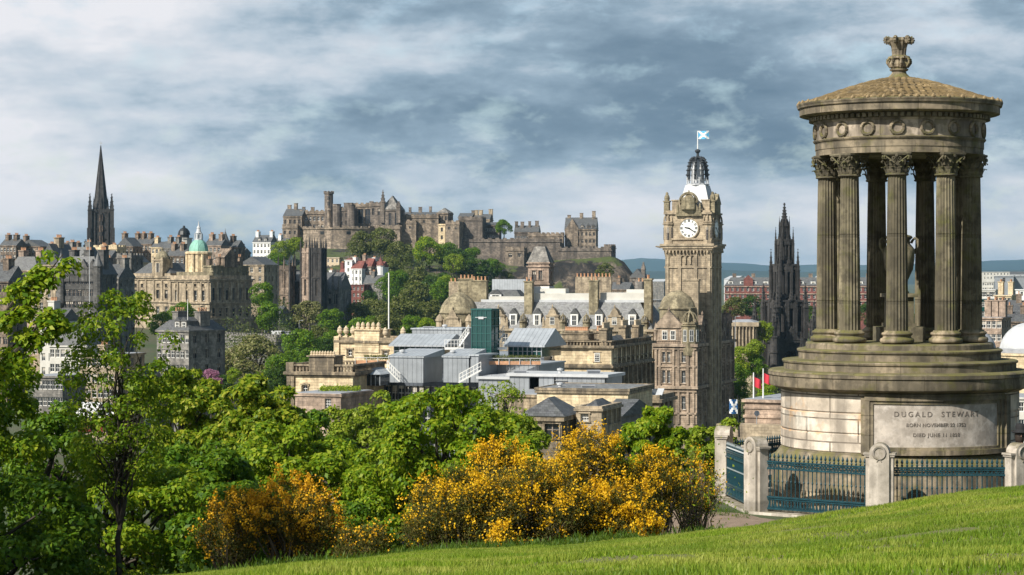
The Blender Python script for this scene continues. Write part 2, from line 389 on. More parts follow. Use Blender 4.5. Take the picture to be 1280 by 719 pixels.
def grid_sheet(name, xs, ys, mat, zf, sub=None, flat=False):
    V = np.array([(x, y, zf(x, y)) for y in ys for x in xs]); nx, ny = len(xs), len(ys)
    q = [(j*nx+i, j*nx+i+1, (j+1)*nx+i+1, (j+1)*nx+i) for j in range(ny-1) for i in range(nx-1)]
    me = npmesh(name, V, q, mat)
    if not flat: me.shade_smooth()
    return link(name, me)
# ground materials
m, nt, b = newmat('lawn_soil'); b.inputs['Roughness'].default_value = .9
co = N(nt, 'ShaderNodeTexCoord').outputs['Object']
n1 = noi(nt, co, .9, 6, .6); n2 = noi(nt, co, 9, 5, .7)
col = mix(nt, ramp(nt, n2, [(.3, (0,)*3), (.7, (1,)*3)]), (.115, .125, .035), (.165, .155, .05))
col = mix(nt, ramp(nt, n1, [(.56, (0,)*3), (.64, (.9,)*3)]), col, (.20, .145, .08))
nt.links.new(col, b.inputs['Base Color']); bump(nt, b, n2, .04); M['lawn'] = m
m, nt, b = newmat('park_ground'); b.inputs['Roughness'].default_value = .95
co = N(nt, 'ShaderNodeTexCoord').outputs['Object']
n1 = noi(nt, co, .05, 6, .6); n2 = noi(nt, co, .6, 5, .7)
col = mix(nt, ramp(nt, n1, [(.4, (0,)*3), (.6, (1,)*3)]), (.045, .075, .018), (.085, .075, .045))
col = mix(nt, ramp(nt, n2, [(.4, (0,)*3), (.7, (.7,)*3)]), col, (.03, .045, .012))
nt.links.new(col, b.inputs['Base Color']); M['park'] = m
m, nt, b = newmat('crag'); b.inputs['Roughness'].default_value = .95
co = N(nt, 'ShaderNodeTexCoord').outputs['Object']
geo = N(nt, 'ShaderNodeNewGeometry'); sn = N(nt, 'ShaderNodeSeparateXYZ'); nt.links.new(geo.outputs['Normal'], sn.inputs[0])
n1 = noi(nt, vmul(nt, co, (1, 1, .5)), .11, 10, .7, .6); n2 = noi(nt, co, .035, 6, .65)
col = ramp(nt, n1, [(.42, (.010, .009, .008)), (.52, (.040, .033, .027)), (.62, (.19, .15, .11))])
gmask = ramp(nt, math_(nt, 'ADD', math_(nt, 'MULTIPLY', sn.outputs[2], .5), n2), [(.95, (0,)*3), (1.06, (1,)*3)])
col = mix(nt, gmask, col, (.07, .09, .022))
nt.links.new(col, b.inputs['Base Color']); bump(nt, b, n1, 2.5); M['crag'] = m
m, nt, b = newmat('far_land'); b.inputs['Roughness'].default_value = .95
co = N(nt, 'ShaderNodeTexCoord').outputs['Object']
n1 = noi(nt, vmul(nt, co, (.0009, .0009, .003)), 1, 7, .62)
col = ramp(nt, n1, [(.38, (.010, .022, .018)), (.5, (.018, .036, .024)), (.62, (.04, .055, .035))], 'LINEAR')
nt.links.new(col, b.inputs['Base Color']); M['far'] = m

# lawn (near sheet) and the hillside beyond it: one sheet, shared edge
ys = list(np.arange(4, 27, .5))+list(np.arange(27, 64, 1.0))+list(np.arange(64, 262, 6.0))
xs = list(np.arange(-60, -12, 3.0))+list(np.arange(-12, 16, .5))+list(np.arange(16, 61, 3.0))
def zl(x, y):
    z = zg(x, y)
    if 5 < y < 30: z += .06*noise.noise((x*.7, y*.7, 3))
    return z
tag(grid_sheet('lawn', xs, [y for y in ys if y <= 31.5], 'lawn', zl), kind='structure')
tag(grid_sheet('hillside_ground', xs, [y for y in ys if y >= 31], 'park', lambda x, y: zl(x, y)-(.25*sm(31, 32, 33-y))), kind='structure')
# town ground out to the horizon
ys = [200, 260, 330, 420, 520, 600, 680, 760, 850, 950, 1050, 1200, 1400, 1800, 2600, 4000, 6500, 10000, 23000]
xs = list(np.arange(-620, 621, 40.0)); xs = [-12000, -4000, -1800, -1000]+xs+[1000, 1800, 4000, 12000]
tag(grid_sheet('town_ground', xs, ys, 'park', lambda x, y: (zg(x, y) if abs(x) < 700 and y < 1500 else -35)-(3 if y < 262 else 0)), kind='structure')
# castle rock
def zrock(x, y):
    top, s = castle_hill(x, y)
    base = zg(x, y)
    px = CX+x/y*F
    # wooded apron at the left, bare cliff on the right: the right-hand part rises later and steeper
    cl = sm(560, 700, px); s2 = s*(1-cl)+(.25*sm(1150, 1262, y)+.75*sm(1262, 1303, y))*cl
    e = 1-.0*x
    z = base+(max(top, base)-base)*s2-1.5
    nz = noise.fractal((x*.022, y*.03, 7.7), .9, 2.1, 5)*9+abs(noise.noise((x*.06, y*.05, 2)))*7-2
    k = s2*(1-s2)*4
    z += nz*(.12+.9*k*cl+.35*k)*(1 if y < 1312 else .15)
    return z
ys = list(np.arange(950, 1200, 12.0))+list(np.arange(1200, 1330, 3.0))+[1345, 1380, 1420, 1500]
xs = list(np.arange(-185, 95, 3.0))
def rock_vert(x, y):
    return zrock(x*(y/1330.0) if False else x, y)
tag(grid_sheet('castle_rock', xs, ys, 'crag', zrock, flat=True), kind='structure')
# distant hills, three overlapping ranges of terrain
def range_sheet(name, Y0, Y1, tab, seed, n=10):
    X0 = wx(-250, Y1); X1 = wx(1530, Y1)
    xs = np.linspace(X0, X1, 220); ys = np.linspace(Y0, Y1, n*2)
    def zf(x, y):
        t = (y-Y0)/(Y1-Y0); px = CX+x/y*F
        h = wz(lerp_tab(tab, px), (Y0+Y1)/2)+35
        k = math.sin(math.pi*min(1, max(0, t)))**.8
        return -36+h*k*(1+.10*noise.fractal((x*.0006, y*.0006, seed), 1, 2, 4))+noise.fractal((x*.003, y*.003, seed), 1, 2, 4)*10*k
    tag(grid_sheet(name, xs, ys, 'far', zf), kind='structure')
range_sheet('hills', 15500, 20500, [(0, 340), (300, 338), (700, 330), (770, 326), (800, 323), (835, 325), (900, 328), (960, 332), (1030, 331), (1100, 330), (1200, 329), (1240, 326), (1300, 324)], 2.2)
range_sheet('hills', 9000, 12500, [(0, 346), (700, 341), (800, 339), (900, 338), (1000, 340), (1100, 338), (1200, 337), (1280, 337)], 5.1)
# dirt path beside the railings
path = MB()
pts = []
for t in np.linspace(0, 1, 14):
    x = 2.4+t*3.4; y = 47.5-t*4.2
    pts.append((x, y))
L_ = []
for k, (x, y) in enumerate(pts):
    wd = 1.5+.25*math.sin(k*1.3)
    a = path.p(x-.62*wd, y-.62*wd, zg(x-.62*wd, y-.62*wd)+.05); c_ = path.p(x, y, zg(x, y)+.06); b_ = path.p(x+.5*wd, y+.5*wd, zg(x+.5*wd, y+.5*wd)+.05)
    L_.append((a, c_, b_))
for A, B in zip(L_, L_[1:]):
    path.face(A[1], A[0], B[0], B[1]); path.face(A[2], A[1], B[1], B[2])
tag(path.obj('path', 'dirt', smooth=True), kind='structure')

# ---------------------------------------------------------------- windows (shared meshes, local -y is outward, origin at sill centre)
WC = {}; WR = random.Random(4)
def window_mesh(kind, w, h):
    var = WR.choice((0, 0, 1, 2, 3)); key = (kind, round(w, 2), round(h, 2), var)
    if key in WC: return WC[key]
    b = MB(); f = min(.12, w*.1); b.mi = 1
    arch = kind in ('arch',)
    b.poly([(-w/2, 0, 0), (w/2, 0, 0), (w/2, 0, h), (-w/2, 0, h)]); b.mi = 0
    if kind in ('sash', 'wide', 'arch', 'grid'):
        y0, y1 = -.07, .01
        b.box(-w/2, -w/2+f, y0, y1, 0, h); b.box(w/2-f, w/2, y0, y1, 0, h); b.box(-w/2+f, w/2-f, y0, y1, 0, f); b.box(-w/2+f, w/2-f, y0, y1, h-f, h)
        b.box(-w/2+f, w/2-f, y0-.02, y1, h*.5-f*.4, h*.5+f*.4)
        if kind == 'wide':
            b.box(-f*.9, f*.9, y0-.03, y1, f, h-f)
        if kind == 'grid':
            for k in (1, 2): b.box(-w/2+k*w/3-.02, -w/2+k*w/3+.02, y0, y1, f, h-f)
            for z in (.25, .75): b.box(-w/2+f, w/2-f, y0, y1, h*z-.02, h*z+.02)
        elif w < 2 and kind != 'wide': b.box(-.025, .025, y0+.01, y1, f, h-f)
    elif kind == 'dark':
        b.mi = 2; b.box(-.07, .07, -.08, .01, 0, h); b.box(-w/2, w/2, -.05, .01, h*.55, h*.55+.08)
    if kind != 'none':
        b.mi = 3
        if var == 1: b.poly([(-w/2, -.004, h*.58), (w/2, -.004, h*.58), (w/2, -.004, h), (-w/2, -.004, h)])
        elif var == 2: b.poly([(-w/2, -.004, h*.80), (w/2, -.004, h*.80), (w/2, -.004, h), (-w/2, -.004, h)])
        elif var == 3: b.poly([(-w/2, -.004, 0), (-w*.28, -.004, 0), (-w*.34, -.004, h), (-w/2, -.004, h)]); b.poly([(w*.28, -.004, 0), (w/2, -.004, 0), (w/2, -.004, h), (w*.34, -.004, h)])
    WC[key] = b.mesh('window', ['frame', 'glass', 'castled', 'blind']); return WC[key]

class B:
    """rectangular block: A, E = (photo column, depth) of the left and right ends of its front; local x along the front, y inward, z up from the base"""
    def __init__(s, name, label, cat, A, E, D, zt, zb, mat, group=None, absz=False):
        a = Vector((wx(*A), A[1])); e = Vector((wx(*E), E[1])); u = e-a
        s.W = u.length; s.D = D; s.Y = A[1]
        s.zt = zt if absz else wz(zt, (A[1]+E[1])/2); s.zb = zb
        s.H = s.zt-zb; s.mat = mat; s.Ym = (A[1]+E[1])/2
        s.root = empty(name, (a.x, a.y, zb), math.atan2(u.y, u.x), label, cat, group)
        s.wins = {k: [] for k in 'FRLB'}; s.trim = MB(); s.roof = MB(); s.nw = 0; s.holes = True
        s.u = s.W/max(1e-6, abs(E[0]-A[0]))    # metres per photo column along the front
    def lz(s, py): return wz(py, s.Ym)-s.zb
    def fr(s, f):   # origin, direction, outward, length, rotation
        W, D = s.W, s.D
        return {'F': ((0, 0), (1, 0), (0, -1), W, 0), 'R': ((W, 0), (0, 1), (1, 0), D, R(90)), 'L': ((0, D), (0, -1), (-1, 0), D, R(-90)), 'B': ((W, D), (-1, 0), (0, 1), W, R(180))}[f]
    def win(s, f, c, z, w, h, kind='sash'): s.wins[f].append((c, z, w, h, kind)); return s
    def grid(s, f, cols, rows, w, m0=None, m1=None, kind='sash'):
        """rows: list of (sill z, height)"""
        L = s.fr(f)[3]; m0 = L/cols/2 if m0 is None else m0; m1 = m0 if m1 is None else m1
        for i in range(cols):
            c = m0+(L-m0-m1)*(i/(cols-1) if cols > 1 else .5)
            for z, h in rows: s.wins[f].append((c, z, w, h, kind))
        return s
    def floors(s, f, cols, n, w=1.1, frac=.55, z0=None, z1=None, kind='sash', m0=None):
        z0 = 0 if z0 is None else z0; z1 = s.H if z1 is None else z1; fh = (z1-z0)/n
        return s.grid(f, cols, [(z0+k*fh+fh*.22, fh*frac) for k in range(n)], w, m0, kind=kind)
    def band(s, z, proud=.2, h=.35, faces='FRLB', mb=None):
        t = mb or s.trim; W, D = s.W, s.D
        t.box(-proud, W+proud, -proud, 0, z, z+h)
        t.box(-proud, W+proud, D, D+proud, z, z+h)
        t.box(-proud, 0, 0, D, z, z+h); t.box(W, W+proud, 0, D, z, z+h); return s
    def parapet(s, h=.9, t=.35, cren=0, z=None, proud=0.05, bal=False):
        z = s.H if z is None else z; m = s.trim; W, D = s.W, s.D; p = proud
        hh = h*.55 if cren else h
        for x0, x1, y0, y1 in ((-p, W+p, -p, t), (-p, W+p, D-t, D+p), (-p, t, t, D-t), (W-t, W+p, t, D-t)):
            if bal:
                m.box(x0, x1, y0, y1, z, z+h*.2); m.box(x0-.03, x1+.03, y0-.03, y1+.03, z+h*.8, z+h)
                L = max(x1-x0, y1-y0); n = max(2, int(L/.45))
                for k in range(n):
                    q = (k+.5)/n
                    if x1-x0 > y1-y0: m.cbox(x0+(x1-x0)*q, (y0+y1)/2, .2, .2, z+h*.2, z+h*.8)
                    else: m.cbox((x0+x1)/2, y0+(y1-y0)*q, .2, .2, z+h*.2, z+h*.8)
            else: m.box(x0, x1, y0, y1, z, z+hh)
            if cren:
                L = max(x1-x0, y1-y0); n = max(1, int(L/(cren*2)))
                for k in range(n+1):
                    q = min(1, (k+.25)*2*cren/L)
                    if x1-x0 > y1-y0: m.cbox(min(x1-cren/2, x0+L*q), (y0+y1)/2, cren, y1-y0, z+hh, z+h)
                    else: m.cbox((x0+x1)/2, min(y1-cren/2, y0+L*q), x1-x0, cren, z+hh, z+h)
        return s
    def hiproof(s, h, mat='slate', inset=None, over=.25, z=None):
        r = MB(); z = s.H if z is None else z; r.hip(-over, s.W+over, -over, s.D+over, z, h, inset); r.obj('roof', mat, s.root); return s
    def gableroof(s, h, mat='slate', along='x', over=.25, z=None):
        r = MB(); z = s.H if z is None else z
        if along == 'x': r.gable(0, s.W, -over, s.D+over, z, h, 'x', over)
        else: r.gable(-over, s.W+over, 0, s.D, z, h, 'y', over)
        r.obj('roof', mat, s.root); return s
    def flatroof(s, mat='lead', z=None):
        r = MB(); z = s.H if z is None else z; r.box(.02, s.W-.02, .02, s.D-.02, z-.3, z+.08); r.obj('roof', mat, s.root); return s
    def chimney(s, x, y, w, d, z0, h, pots=0, mat=None, pot='pot', ph=.9):
        c = MB(); c.cbox(x, y, w, d, z0, z0+h); c.cbox(x, y, w+.3, d+.3, z0+h, z0+h+.3)
        o = c.obj('chimney', mat or s.mat, s.root)
        if pots:
            L = max(w, d)
            for k in range(pots):
                q = (k+.5)/pots-.5; px_, py_ = (x+q*L, y) if w >= d else (x, y+q*L)
                pb = POTM.setdefault((pot, ph), None)
                if pb is None:
                    t = MB(); t.lathe([(.20, 0), (.17, ph*.8), (.22, ph*.85), (.22, ph), (.12, ph), (.12, ph*.5)], 7, closed=False); pb = POTM[(pot, ph)] = t.mesh('chimney_pot', pot)
                link('chimney_pot', pb, o, (px_, py_, z0+h+.3))
        return s
    def dormer(s, f, c, z, w=1.6, h=2.0, dep=2.2, inset=.3, gable=.8, mat='white', kind='sash'):
        o_, d_, n_, L, rz = s.fr(f); b = MB()
        b.box(-w/2, w/2, 0, dep, 0, h); b.mi = 1; b.gable(-w/2-.12, w/2+.12, -.15, dep+.8, h, gable, 'y'); b.mi = 0
        # local frame of dormer has outward = -y
        ob = b.obj('dormer', [mat, 'slate'], s.root, loc=(o_[0]+d_[0]*c-n_[0]*inset, o_[1]+d_[1]*c-n_[1]*inset, z), rz=rz)
        link('window', window_mesh(kind, w*.68, h*.8), ob, (0, -.02, h*.1)); return s
    def turret(s, x, y, r, z0, z1, cone=3, mat=None, roofmat='slate', n=10, name='turret'):
        b = MB(); b.lathe([(r*.35, z0-r*1.1), (r*.8, z0-r*.4), (r, z0), (r, z1), (r*1.12, z1+.05), (r*1.12, z1+.3)], n, x, y)
        o = b.obj(name, mat or s.mat, s.root)
        if cone: k = MB(); k.lathe([(r*1.18, z1+.3), (r*.55, z1+.3+cone*.5), (.12, z1+.3+cone*.92), (.05, z1+.3+cone*1.12), (0, z1+.3+cone*1.15)], n, x, y); k.obj('cone_roof', roofmat, o)
        return s
    def finish(s, frames=True, wallname='wall', surround=0, rec=.28, top=True):
        b = MB()
        for f in 'FRLB':
            o_, d_, n_, L, rz = s.fr(f)
            ws = [(max(.02, c-w/2), min(L-.02, c+w/2), z, min(z+h, s.H-.05)) for c, z, w, h, k in s.wins[f]]
            ss = sorted({0.0, L, *[a for q in ws for a in q[:2]]}); zz = sorted({0.0, s.H, *[a for q in ws for a in q[2:]]})
            g = lambda t, off=0: (o_[0]+d_[0]*t+n_[0]*off, o_[1]+d_[1]*t+n_[1]*off)
            for a, c in zip(ss, ss[1:]):
                if c-a < 1e-5: continue
                run = None
                for z0, z1 in zip(zz, zz[1:]):
                    if z1-z0 < 1e-5: continue
                    mid = ((a+c)/2, (z0+z1)/2)
                    if any(q[0] < mid[0] < q[1] and q[2] < mid[1] < q[3] for q in ws):
                        if run is not None: b.poly([(*g(a), run), (*g(c), run), (*g(c), z0), (*g(a), z0)]); run = None
                    elif run is None: run = z0
                if run is not None: b.poly([(*g(a), run), (*g(c), run), (*g(c), s.H), (*g(a), s.H)])
            for (c, z, w, h, kind), q in zip(s.wins[f], ws):
                a0, a1, z0, z1 = q; r_ = -rec
                A, Bp, A2, B2 = g(a0), g(a1), g(a0, r_), g(a1, r_)
                b.poly([(*A, z0), (*A2, z0), (*A2, z1), (*A, z1)]); b.poly([(*B2, z0), (*Bp, z0), (*Bp, z1), (*B2, z1)])
                b.poly([(*A2, z0), (*A, z0), (*Bp, z0), (*B2, z0)]); b.poly([(*A, z1), (*A2, z1), (*B2, z1), (*Bp, z1)])
                m_ = g((a0+a1)/2, r_)
                if frames: link('window', window_mesh(kind, a1-a0, z1-z0), s.root, (m_[0], m_[1], z0), rz)
                if surround:
                    t = s.trim; p = .10; sw = surround
                    def bar(c0, c1, y0, y1, off=p):
                        P0, P1 = g(c0, 0), g(c1, off); t.box(min(P0[0], P1[0]), max(P0[0], P1[0]), min(P0[1], P1[1]), max(P0[1], P1[1]), y0, y1)
                    bar(a0-sw, a0, z0, z1); bar(a1, a1+sw, z0, z1); bar(a0-sw-.08, a1+sw+.08, z1, z1+sw*1.3, p*1.6); bar(a0-sw-.08, a1+sw+.08, z0-sw*.7, z0, p*1.8)
                    if kind == 'arch':
                        pass
        if top: b.poly([(0, 0, s.H), (s.W, 0, s.H), (s.W, s.D, s.H), (0, s.D, s.H)])
        b.obj(wallname, s.mat, s.root)
        if s.trim.v: s.trim.obj('cornice', s.trimmat if hasattr(s, 'trimmat') else s.mat, s.root)
        return s
POTM = {}
# ---------------------------------------------------------------- the round monument on the hill
def lzm(py, Y=49.0): return wz(py, Y)-MG
mon = empty('monument', (MX, MY, MG), 0, 'tall round colonnade of mossy fluted columns under a domed stone roof on a drum', 'monument')
def ring(prof, name, mat, n=96, parent=None, ang=30):
    b = MB(); b.lathe(prof, n); o = b.obj(name, mat, parent or mon); smooth_by_angle(o, ang); return o
pod = ring([(2.82, 0), (2.82, .86), (2.80, .92), (2.84, .95), (2.86, 1.0), (2.83, 1.05), (2.74, 1.10), (2.68, 1.17), (2.63, 1.25), (2.60, 1.27), (2.585, 1.29)], 'plinth', 'mon', 128)
ring([(2.585, 1.28), (2.585, 2.58), (2.60, 2.60)], 'drum', 'mon_pale', 128)
# three drum courses with open joints
b = MB()
for z0, z1 in ((1.295, 1.68), (1.705, 2.12), (2.145, 2.555)):
    b.lathe([(2.60, z0), (2.612, z0+.015), (2.612, z1-.015), (2.60, z1)], 128)
o = b.obj('drum_course', 'mon_pale', mon); smooth_by_angle(o, 25)
ring([(2.55, 2.52), (2.66, 2.56), (2.74, 2.60), (2.86, 2.64), (2.87, 2.66), (2.87, 2.86), (2.90, 2.88), (2.90, 2.95), (2.86, 2.985), (2.60, 3.0)], 'step', 'mon', 128)
ring([(2.55, 2.9), (2.55, 3.15), (2.58, 3.155), (2.59, 3.19), (2.57, 3.21), (2.2, 3.23)], 'step', 'mon', 128)
ring([(2.22, 3.2), (2.22, 3.39), (2.25, 3.395), (2.26, 3.43), (2.23, 3.45), (1.9, 3.47)], 'step', 'mon', 128)
ring([(2.06, 3.44), (2.06, 3.56), (2.04, 3.59), (.2, 3.61)], 'floor_slab', 'mon', 128)
# inscription panel, bent round the drum
VIEW = -10.0      # the side turned to the viewer
def ang(deg): a = R(deg+VIEW); return (math.sin(a), -math.cos(a))
def curved(b, a0, a1, z0, z1, r0, r1, n=24):
    """solid bent slab between radii r0<r1"""
    A = []
    for k in range(n+1):
        x, y = ang(a0+(a1-a0)*k/n); A.append([b.p(x*r, y*r, z) for r, z in ((r0, z0), (r1, z0), (r1, z1), (r0, z1))])
    for p, q in zip(A, A[1:]):
        for k in range(4): b.face(p[k], q[k], q[(k+1) % 4], p[(k+1) % 4])
    b.face(*A[0]); b.face(*A[-1][::-1])
pa = [-15.5, 56]
b = MB()
for a0, a1, z0, z1, r in ((-15.5, 56, 2.42, 2.56, 2.70), (-15.5, 56, 1.27, 1.38, 2.72), (-15.5, -13.2, 1.38, 2.42, 2.69), (53.5, 56, 1.38, 2.42, 2.69),
                          (-13.2, 53.5, 2.35, 2.42, 2.66), (-13.2, 53.5, 1.38, 1.44, 2.66), (-13.2, -11.6, 1.44, 2.35, 2.66), (51.8, 53.5, 1.44, 2.35, 2.66),
                          (-17.5, -15.5, 1.27, 2.5, 2.66), (56, 59.5, 1.27, 2.52, 2.74)):
    curved(b, a0, a1, z0, z1, 2.5, r)
b.obj('panel_frame', 'mon', mon)
b = MB(); curved(b, -11.6, 51.8, 1.44, 2.35, 2.5, 2.632)
pan = b.obj('inscription_panel', 'plaque', mon)
def bent_text(txt, ac, z, size, width, name, parent, mat='letter', r=2.636):
    cu = bpy.data.curves.new(name, 'FONT'); cu.body = txt; cu.size = size; cu.align_x = 'CENTER'; cu.extrude = .004; cu.offset = .0015
    o = bpy.data.objects.new('tmp', cu); C.objects.link(o); bpy.context.view_layer.update()
    cu.space_character = 1.0; bpy.context.view_layer.update()
    w0 = max(.01, o.dimensions.x); n = len(txt)
    # letter spacing widens until the line has the carved width
    for _ in range(6):
        cu.space_character *= width/max(.01, o.dimensions.x); bpy.context.view_layer.update()
    me = bpy.data.meshes.new_from_object(o.evaluated_get(bpy.context.evaluated_depsgraph_get()))
    xs_ = [v.co.x for v in me.vertices]; mid = (min(xs_)+max(xs_))/2
    for v in me.vertices:
        a = R(ac+VIEW)+(v.co.x-mid)/r; rr = r+v.co.z
        v.co = (math.sin(a)*rr, -math.cos(a)*rr, z+v.co.y)
    me.materials.clear(); me.materials.append(M[mat]); bpy.data.objects.remove(o)
    return link(name, me, parent)
bent_text('DUGALD  STEWART', 18.5, 2.09, .155, 1.90, 'lettering', pan)
bent_text('BORN NOVEMBER 22 1753', 17.5, 1.88, .105, 1.30, 'lettering', pan)
bent_text('DIED JUNE 11 1828', 17.5, 1.67, .105, 1.02, 'lettering', pan)
# columns
def flute_lathe(b, rings, nf=20, x=0, y=0):
    n = nf*4; pat = [1, .93, .885, .93]
    b.lathe(rings, n, x, y, flute=lambda k: pat[k % 4])
def column_meshes():
    H = 4.12; hb = .30; hc = .47
    b = MB(); b.lathe([(.30, 0), (.355, .02), (.37, .065), (.355, .11), (.315, .125), (.30, .15), (.305, .175), (.33, .19), (.335, .215), (.32, .24), (.285, .25), (.268, .28)], 40)
    base = b.mesh('base', 'mon'); base.shade_smooth()
    b = MB(); z0, z1 = .27, H-hc; rr = []
    for k in range(9):
        t = k/8; rr.append((.236-.038*t**1.5, z0+(z1-z0)*t))
    flute_lathe(b, rr); shaft = b.mesh('shaft', 'mon_col')
    c = MB()
    c.lathe([(.228, -.03), (.25, -.015), (.25, .01), (.228, .02), (.215, .03), (.22, .2), (.235, .32), (.29, .42)], 32)
    # acanthus leaves in two rows
    def leaf(a, r0, z0, h, w, out):
        ca, sa = math.cos(a), math.sin(a); prev = None
        prof = [(0, 0, 1), (.015, .35, 1.15), (.03, .65, 1.0), (.06, .88, .8), (out, 1.0, .55), (out+.03, .92, .3), (out+.02, .82, .1)]
        for dr, t, ww in prof:
            r = r0+dr; q = []
            for sgn, dd in ((-1, -.008), (0, .018), (1, -.008)):
                tx = sgn*w/2*ww; q.append(c.p(ca*(r+dd)-sa*tx, sa*(r+dd)+ca*tx, z0+h*t))
            if prev: c.face(prev[0], prev[1], q[1], q[0]); c.face(prev[1], prev[2], q[2], q[1])
            prev = q
    for k in range(10): leaf(2*math.pi*k/10, .225, .02, .14, .11, .075)
    for k in range(8): leaf(2*math.pi*(k+.5)/8, .225, .05, .24, .13, .10)
    for k in range(4):
        a = math.pi/4+k*math.pi/2; leaf(a, .235, .20, .20, .09, .13)
        # corner volutes: paired spirals under the abacus horns, and smaller inner ones
        for sg in (-1, 1):
            pts = []
            for i in range(15):
                t = i/14
                if t < .45: u = t/.45; r = .24+.13*u; z = .24+.15*u; off = sg*(.15*(1-u)+.03)
                else:
                    u = (t-.45)/.55; th = math.pi*.5-u*2.2*math.pi; rad = .045*(1-.6*u); r = .365+rad*math.cos(th); z = .355+rad*math.sin(th); off = sg*.03
                pts.append((math.cos(a)*r-math.sin(a)*off, math.sin(a)*r+math.cos(a)*off, z))
            for p, q in zip(pts, pts[1:]): c.tube(p, q, .017, n=5)
        a2 = k*math.pi/2
        for sg in (-1, 1):
            pts = []
            for i in range(12):
                u = i/11; th = -math.pi*.5+sg*(0)+u*1.9*math.pi; rad = .04*(1-.5*u)
                off = sg*(.06+rad*math.cos(th)); z = .34+rad*math.sin(th)
                pts.append((math.cos(a2)*.275-math.sin(a2)*off, math.sin(a2)*.275+math.cos(a2)*off, z))
            for p, q in zip(pts, pts[1:]): c.tube(p, q, .013, n=5)
        c.tube((math.cos(a2)*.26, math.sin(a2)*.26, .40), (math.cos(a2)*.31, math.sin(a2)*.31, .40), .035, n=7)
    # abacus with hollow sides
    out = []
    for k in range(4):
        a = math.pi/4+k*math.pi/2
        for i in range(6):
            t = i/6; aa = a+t*math.pi/2; u = (t-.5)*2
            out.append((math.cos(aa)*(.28+.13*abs(u)**1.5), math.sin(aa)*(.28+.13*abs(u)**1.5)))
    c.prism(out, .405, .43); c.prism([(x*1.06, y*1.06) for x, y in out], .43, .47)
    cap = c.mesh('capital', 'mon_col'); cap.shade_smooth()
    try: cap.set_sharp_from_angle(angle=R(40))
    except Exception: pass
    return base, shaft, cap, H, hc
cb, cs, cc_, CH, chc = column_meshes()
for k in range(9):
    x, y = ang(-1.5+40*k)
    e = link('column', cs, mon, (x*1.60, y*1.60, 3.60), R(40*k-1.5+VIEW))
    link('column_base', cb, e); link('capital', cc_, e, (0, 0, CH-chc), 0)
# entablature (a ring, open inside) and ceiling
zt = 3.60+CH
ent = ring([(1.42, zt), (1.84, zt), (1.84, zt+.13), (1.855, zt+.135), (1.855, zt+.29), (1.88, zt+.30), (1.90, zt+.33), (1.90, zt+.345), (1.85, zt+.36)], 'architrave', 'mon', 128)
fr = ring([(1.58, zt+.345), (1.85, zt+.355), (1.85, zt+.70), (1.88, zt+.72), (1.90, zt+.75), (1.60, zt+.76)], 'frieze', 'mon_mid', 128)
b = MB(); b.lathe([(.01, zt+.12), (1.6, zt+.12), (1.6, zt+.2), (.01, zt+.2)], 64); b.obj('ceiling', 'mon', mon)
wr = MB()
n, mn, r1, r2 = 20, 6, .135, .036
idx = [[wr.p((r1+r2*math.cos(2*math.pi*j/mn))*math.cos(2*math.pi*i/n)*(1+.05*(i % 2)), (-.02-r2*math.sin(2*math.pi*j/mn)), (r1+r2*math.cos(2*math.pi*j/mn))*math.sin(2*math.pi*i/n)*(1+.05*(i % 2))) for j in range(mn)] for i in range(n)]
for i in range(n):
    for j in range(mn): wr.face(idx[i][j], idx[i][(j+1) % mn], idx[(i+1) % n][(j+1) % mn], idx[(i+1) % n][j])
wr.tube((-.02, -.02, -.15), (-.07, -.02, -.19), .02, .01); wr.tube((.02, -.02, -.15), (.07, -.02, -.19), .02, .01)
wrm = wr.mesh('wreath', 'mon')
for k in range(18):
    x, y = ang(-1+20*k); link('wreath', wrm, fr, (x*1.85, y*1.85, zt+.53), R(-1+20*k+VIEW))
b = MB()
for k in range(90):
    a = R(4*k); T = Matrix.Rotation(a, 4, 'Z'); b.T = T; b.box(-.04, .04, -1.99, -1.88, zt+.765, zt+.85)
b.T = None; b.obj('dentils', 'mon_col', mon)
cor = ring([(1.60, zt+.755), (1.90, zt+.757), (1.91, zt+.86), (2.16, zt+.885), (2.20, zt+.90), (2.20, zt+1.05), (2.24, zt+1.06), (2.26, zt+1.12), (2.265, zt+1.15), (2.20, zt+1.17), (1.8, zt+1.2)], 'cornice', 'mon', 128)
b = MB()
for k in range(40):
    b.T = Matrix.Rotation(R(9*k), 4, 'Z'); pass
b.T = None; b.lathe([(0, 0), (.05, .0), (.05, .03), (.03, .07), (0, .095)], 7); am_ = b.mesh('antefix', 'mon_roof')
for k in range(40): link('antefix', am_, cor, (2.22*math.cos(R(9*k)), 2.22*math.sin(R(9*k)), zt+1.14))
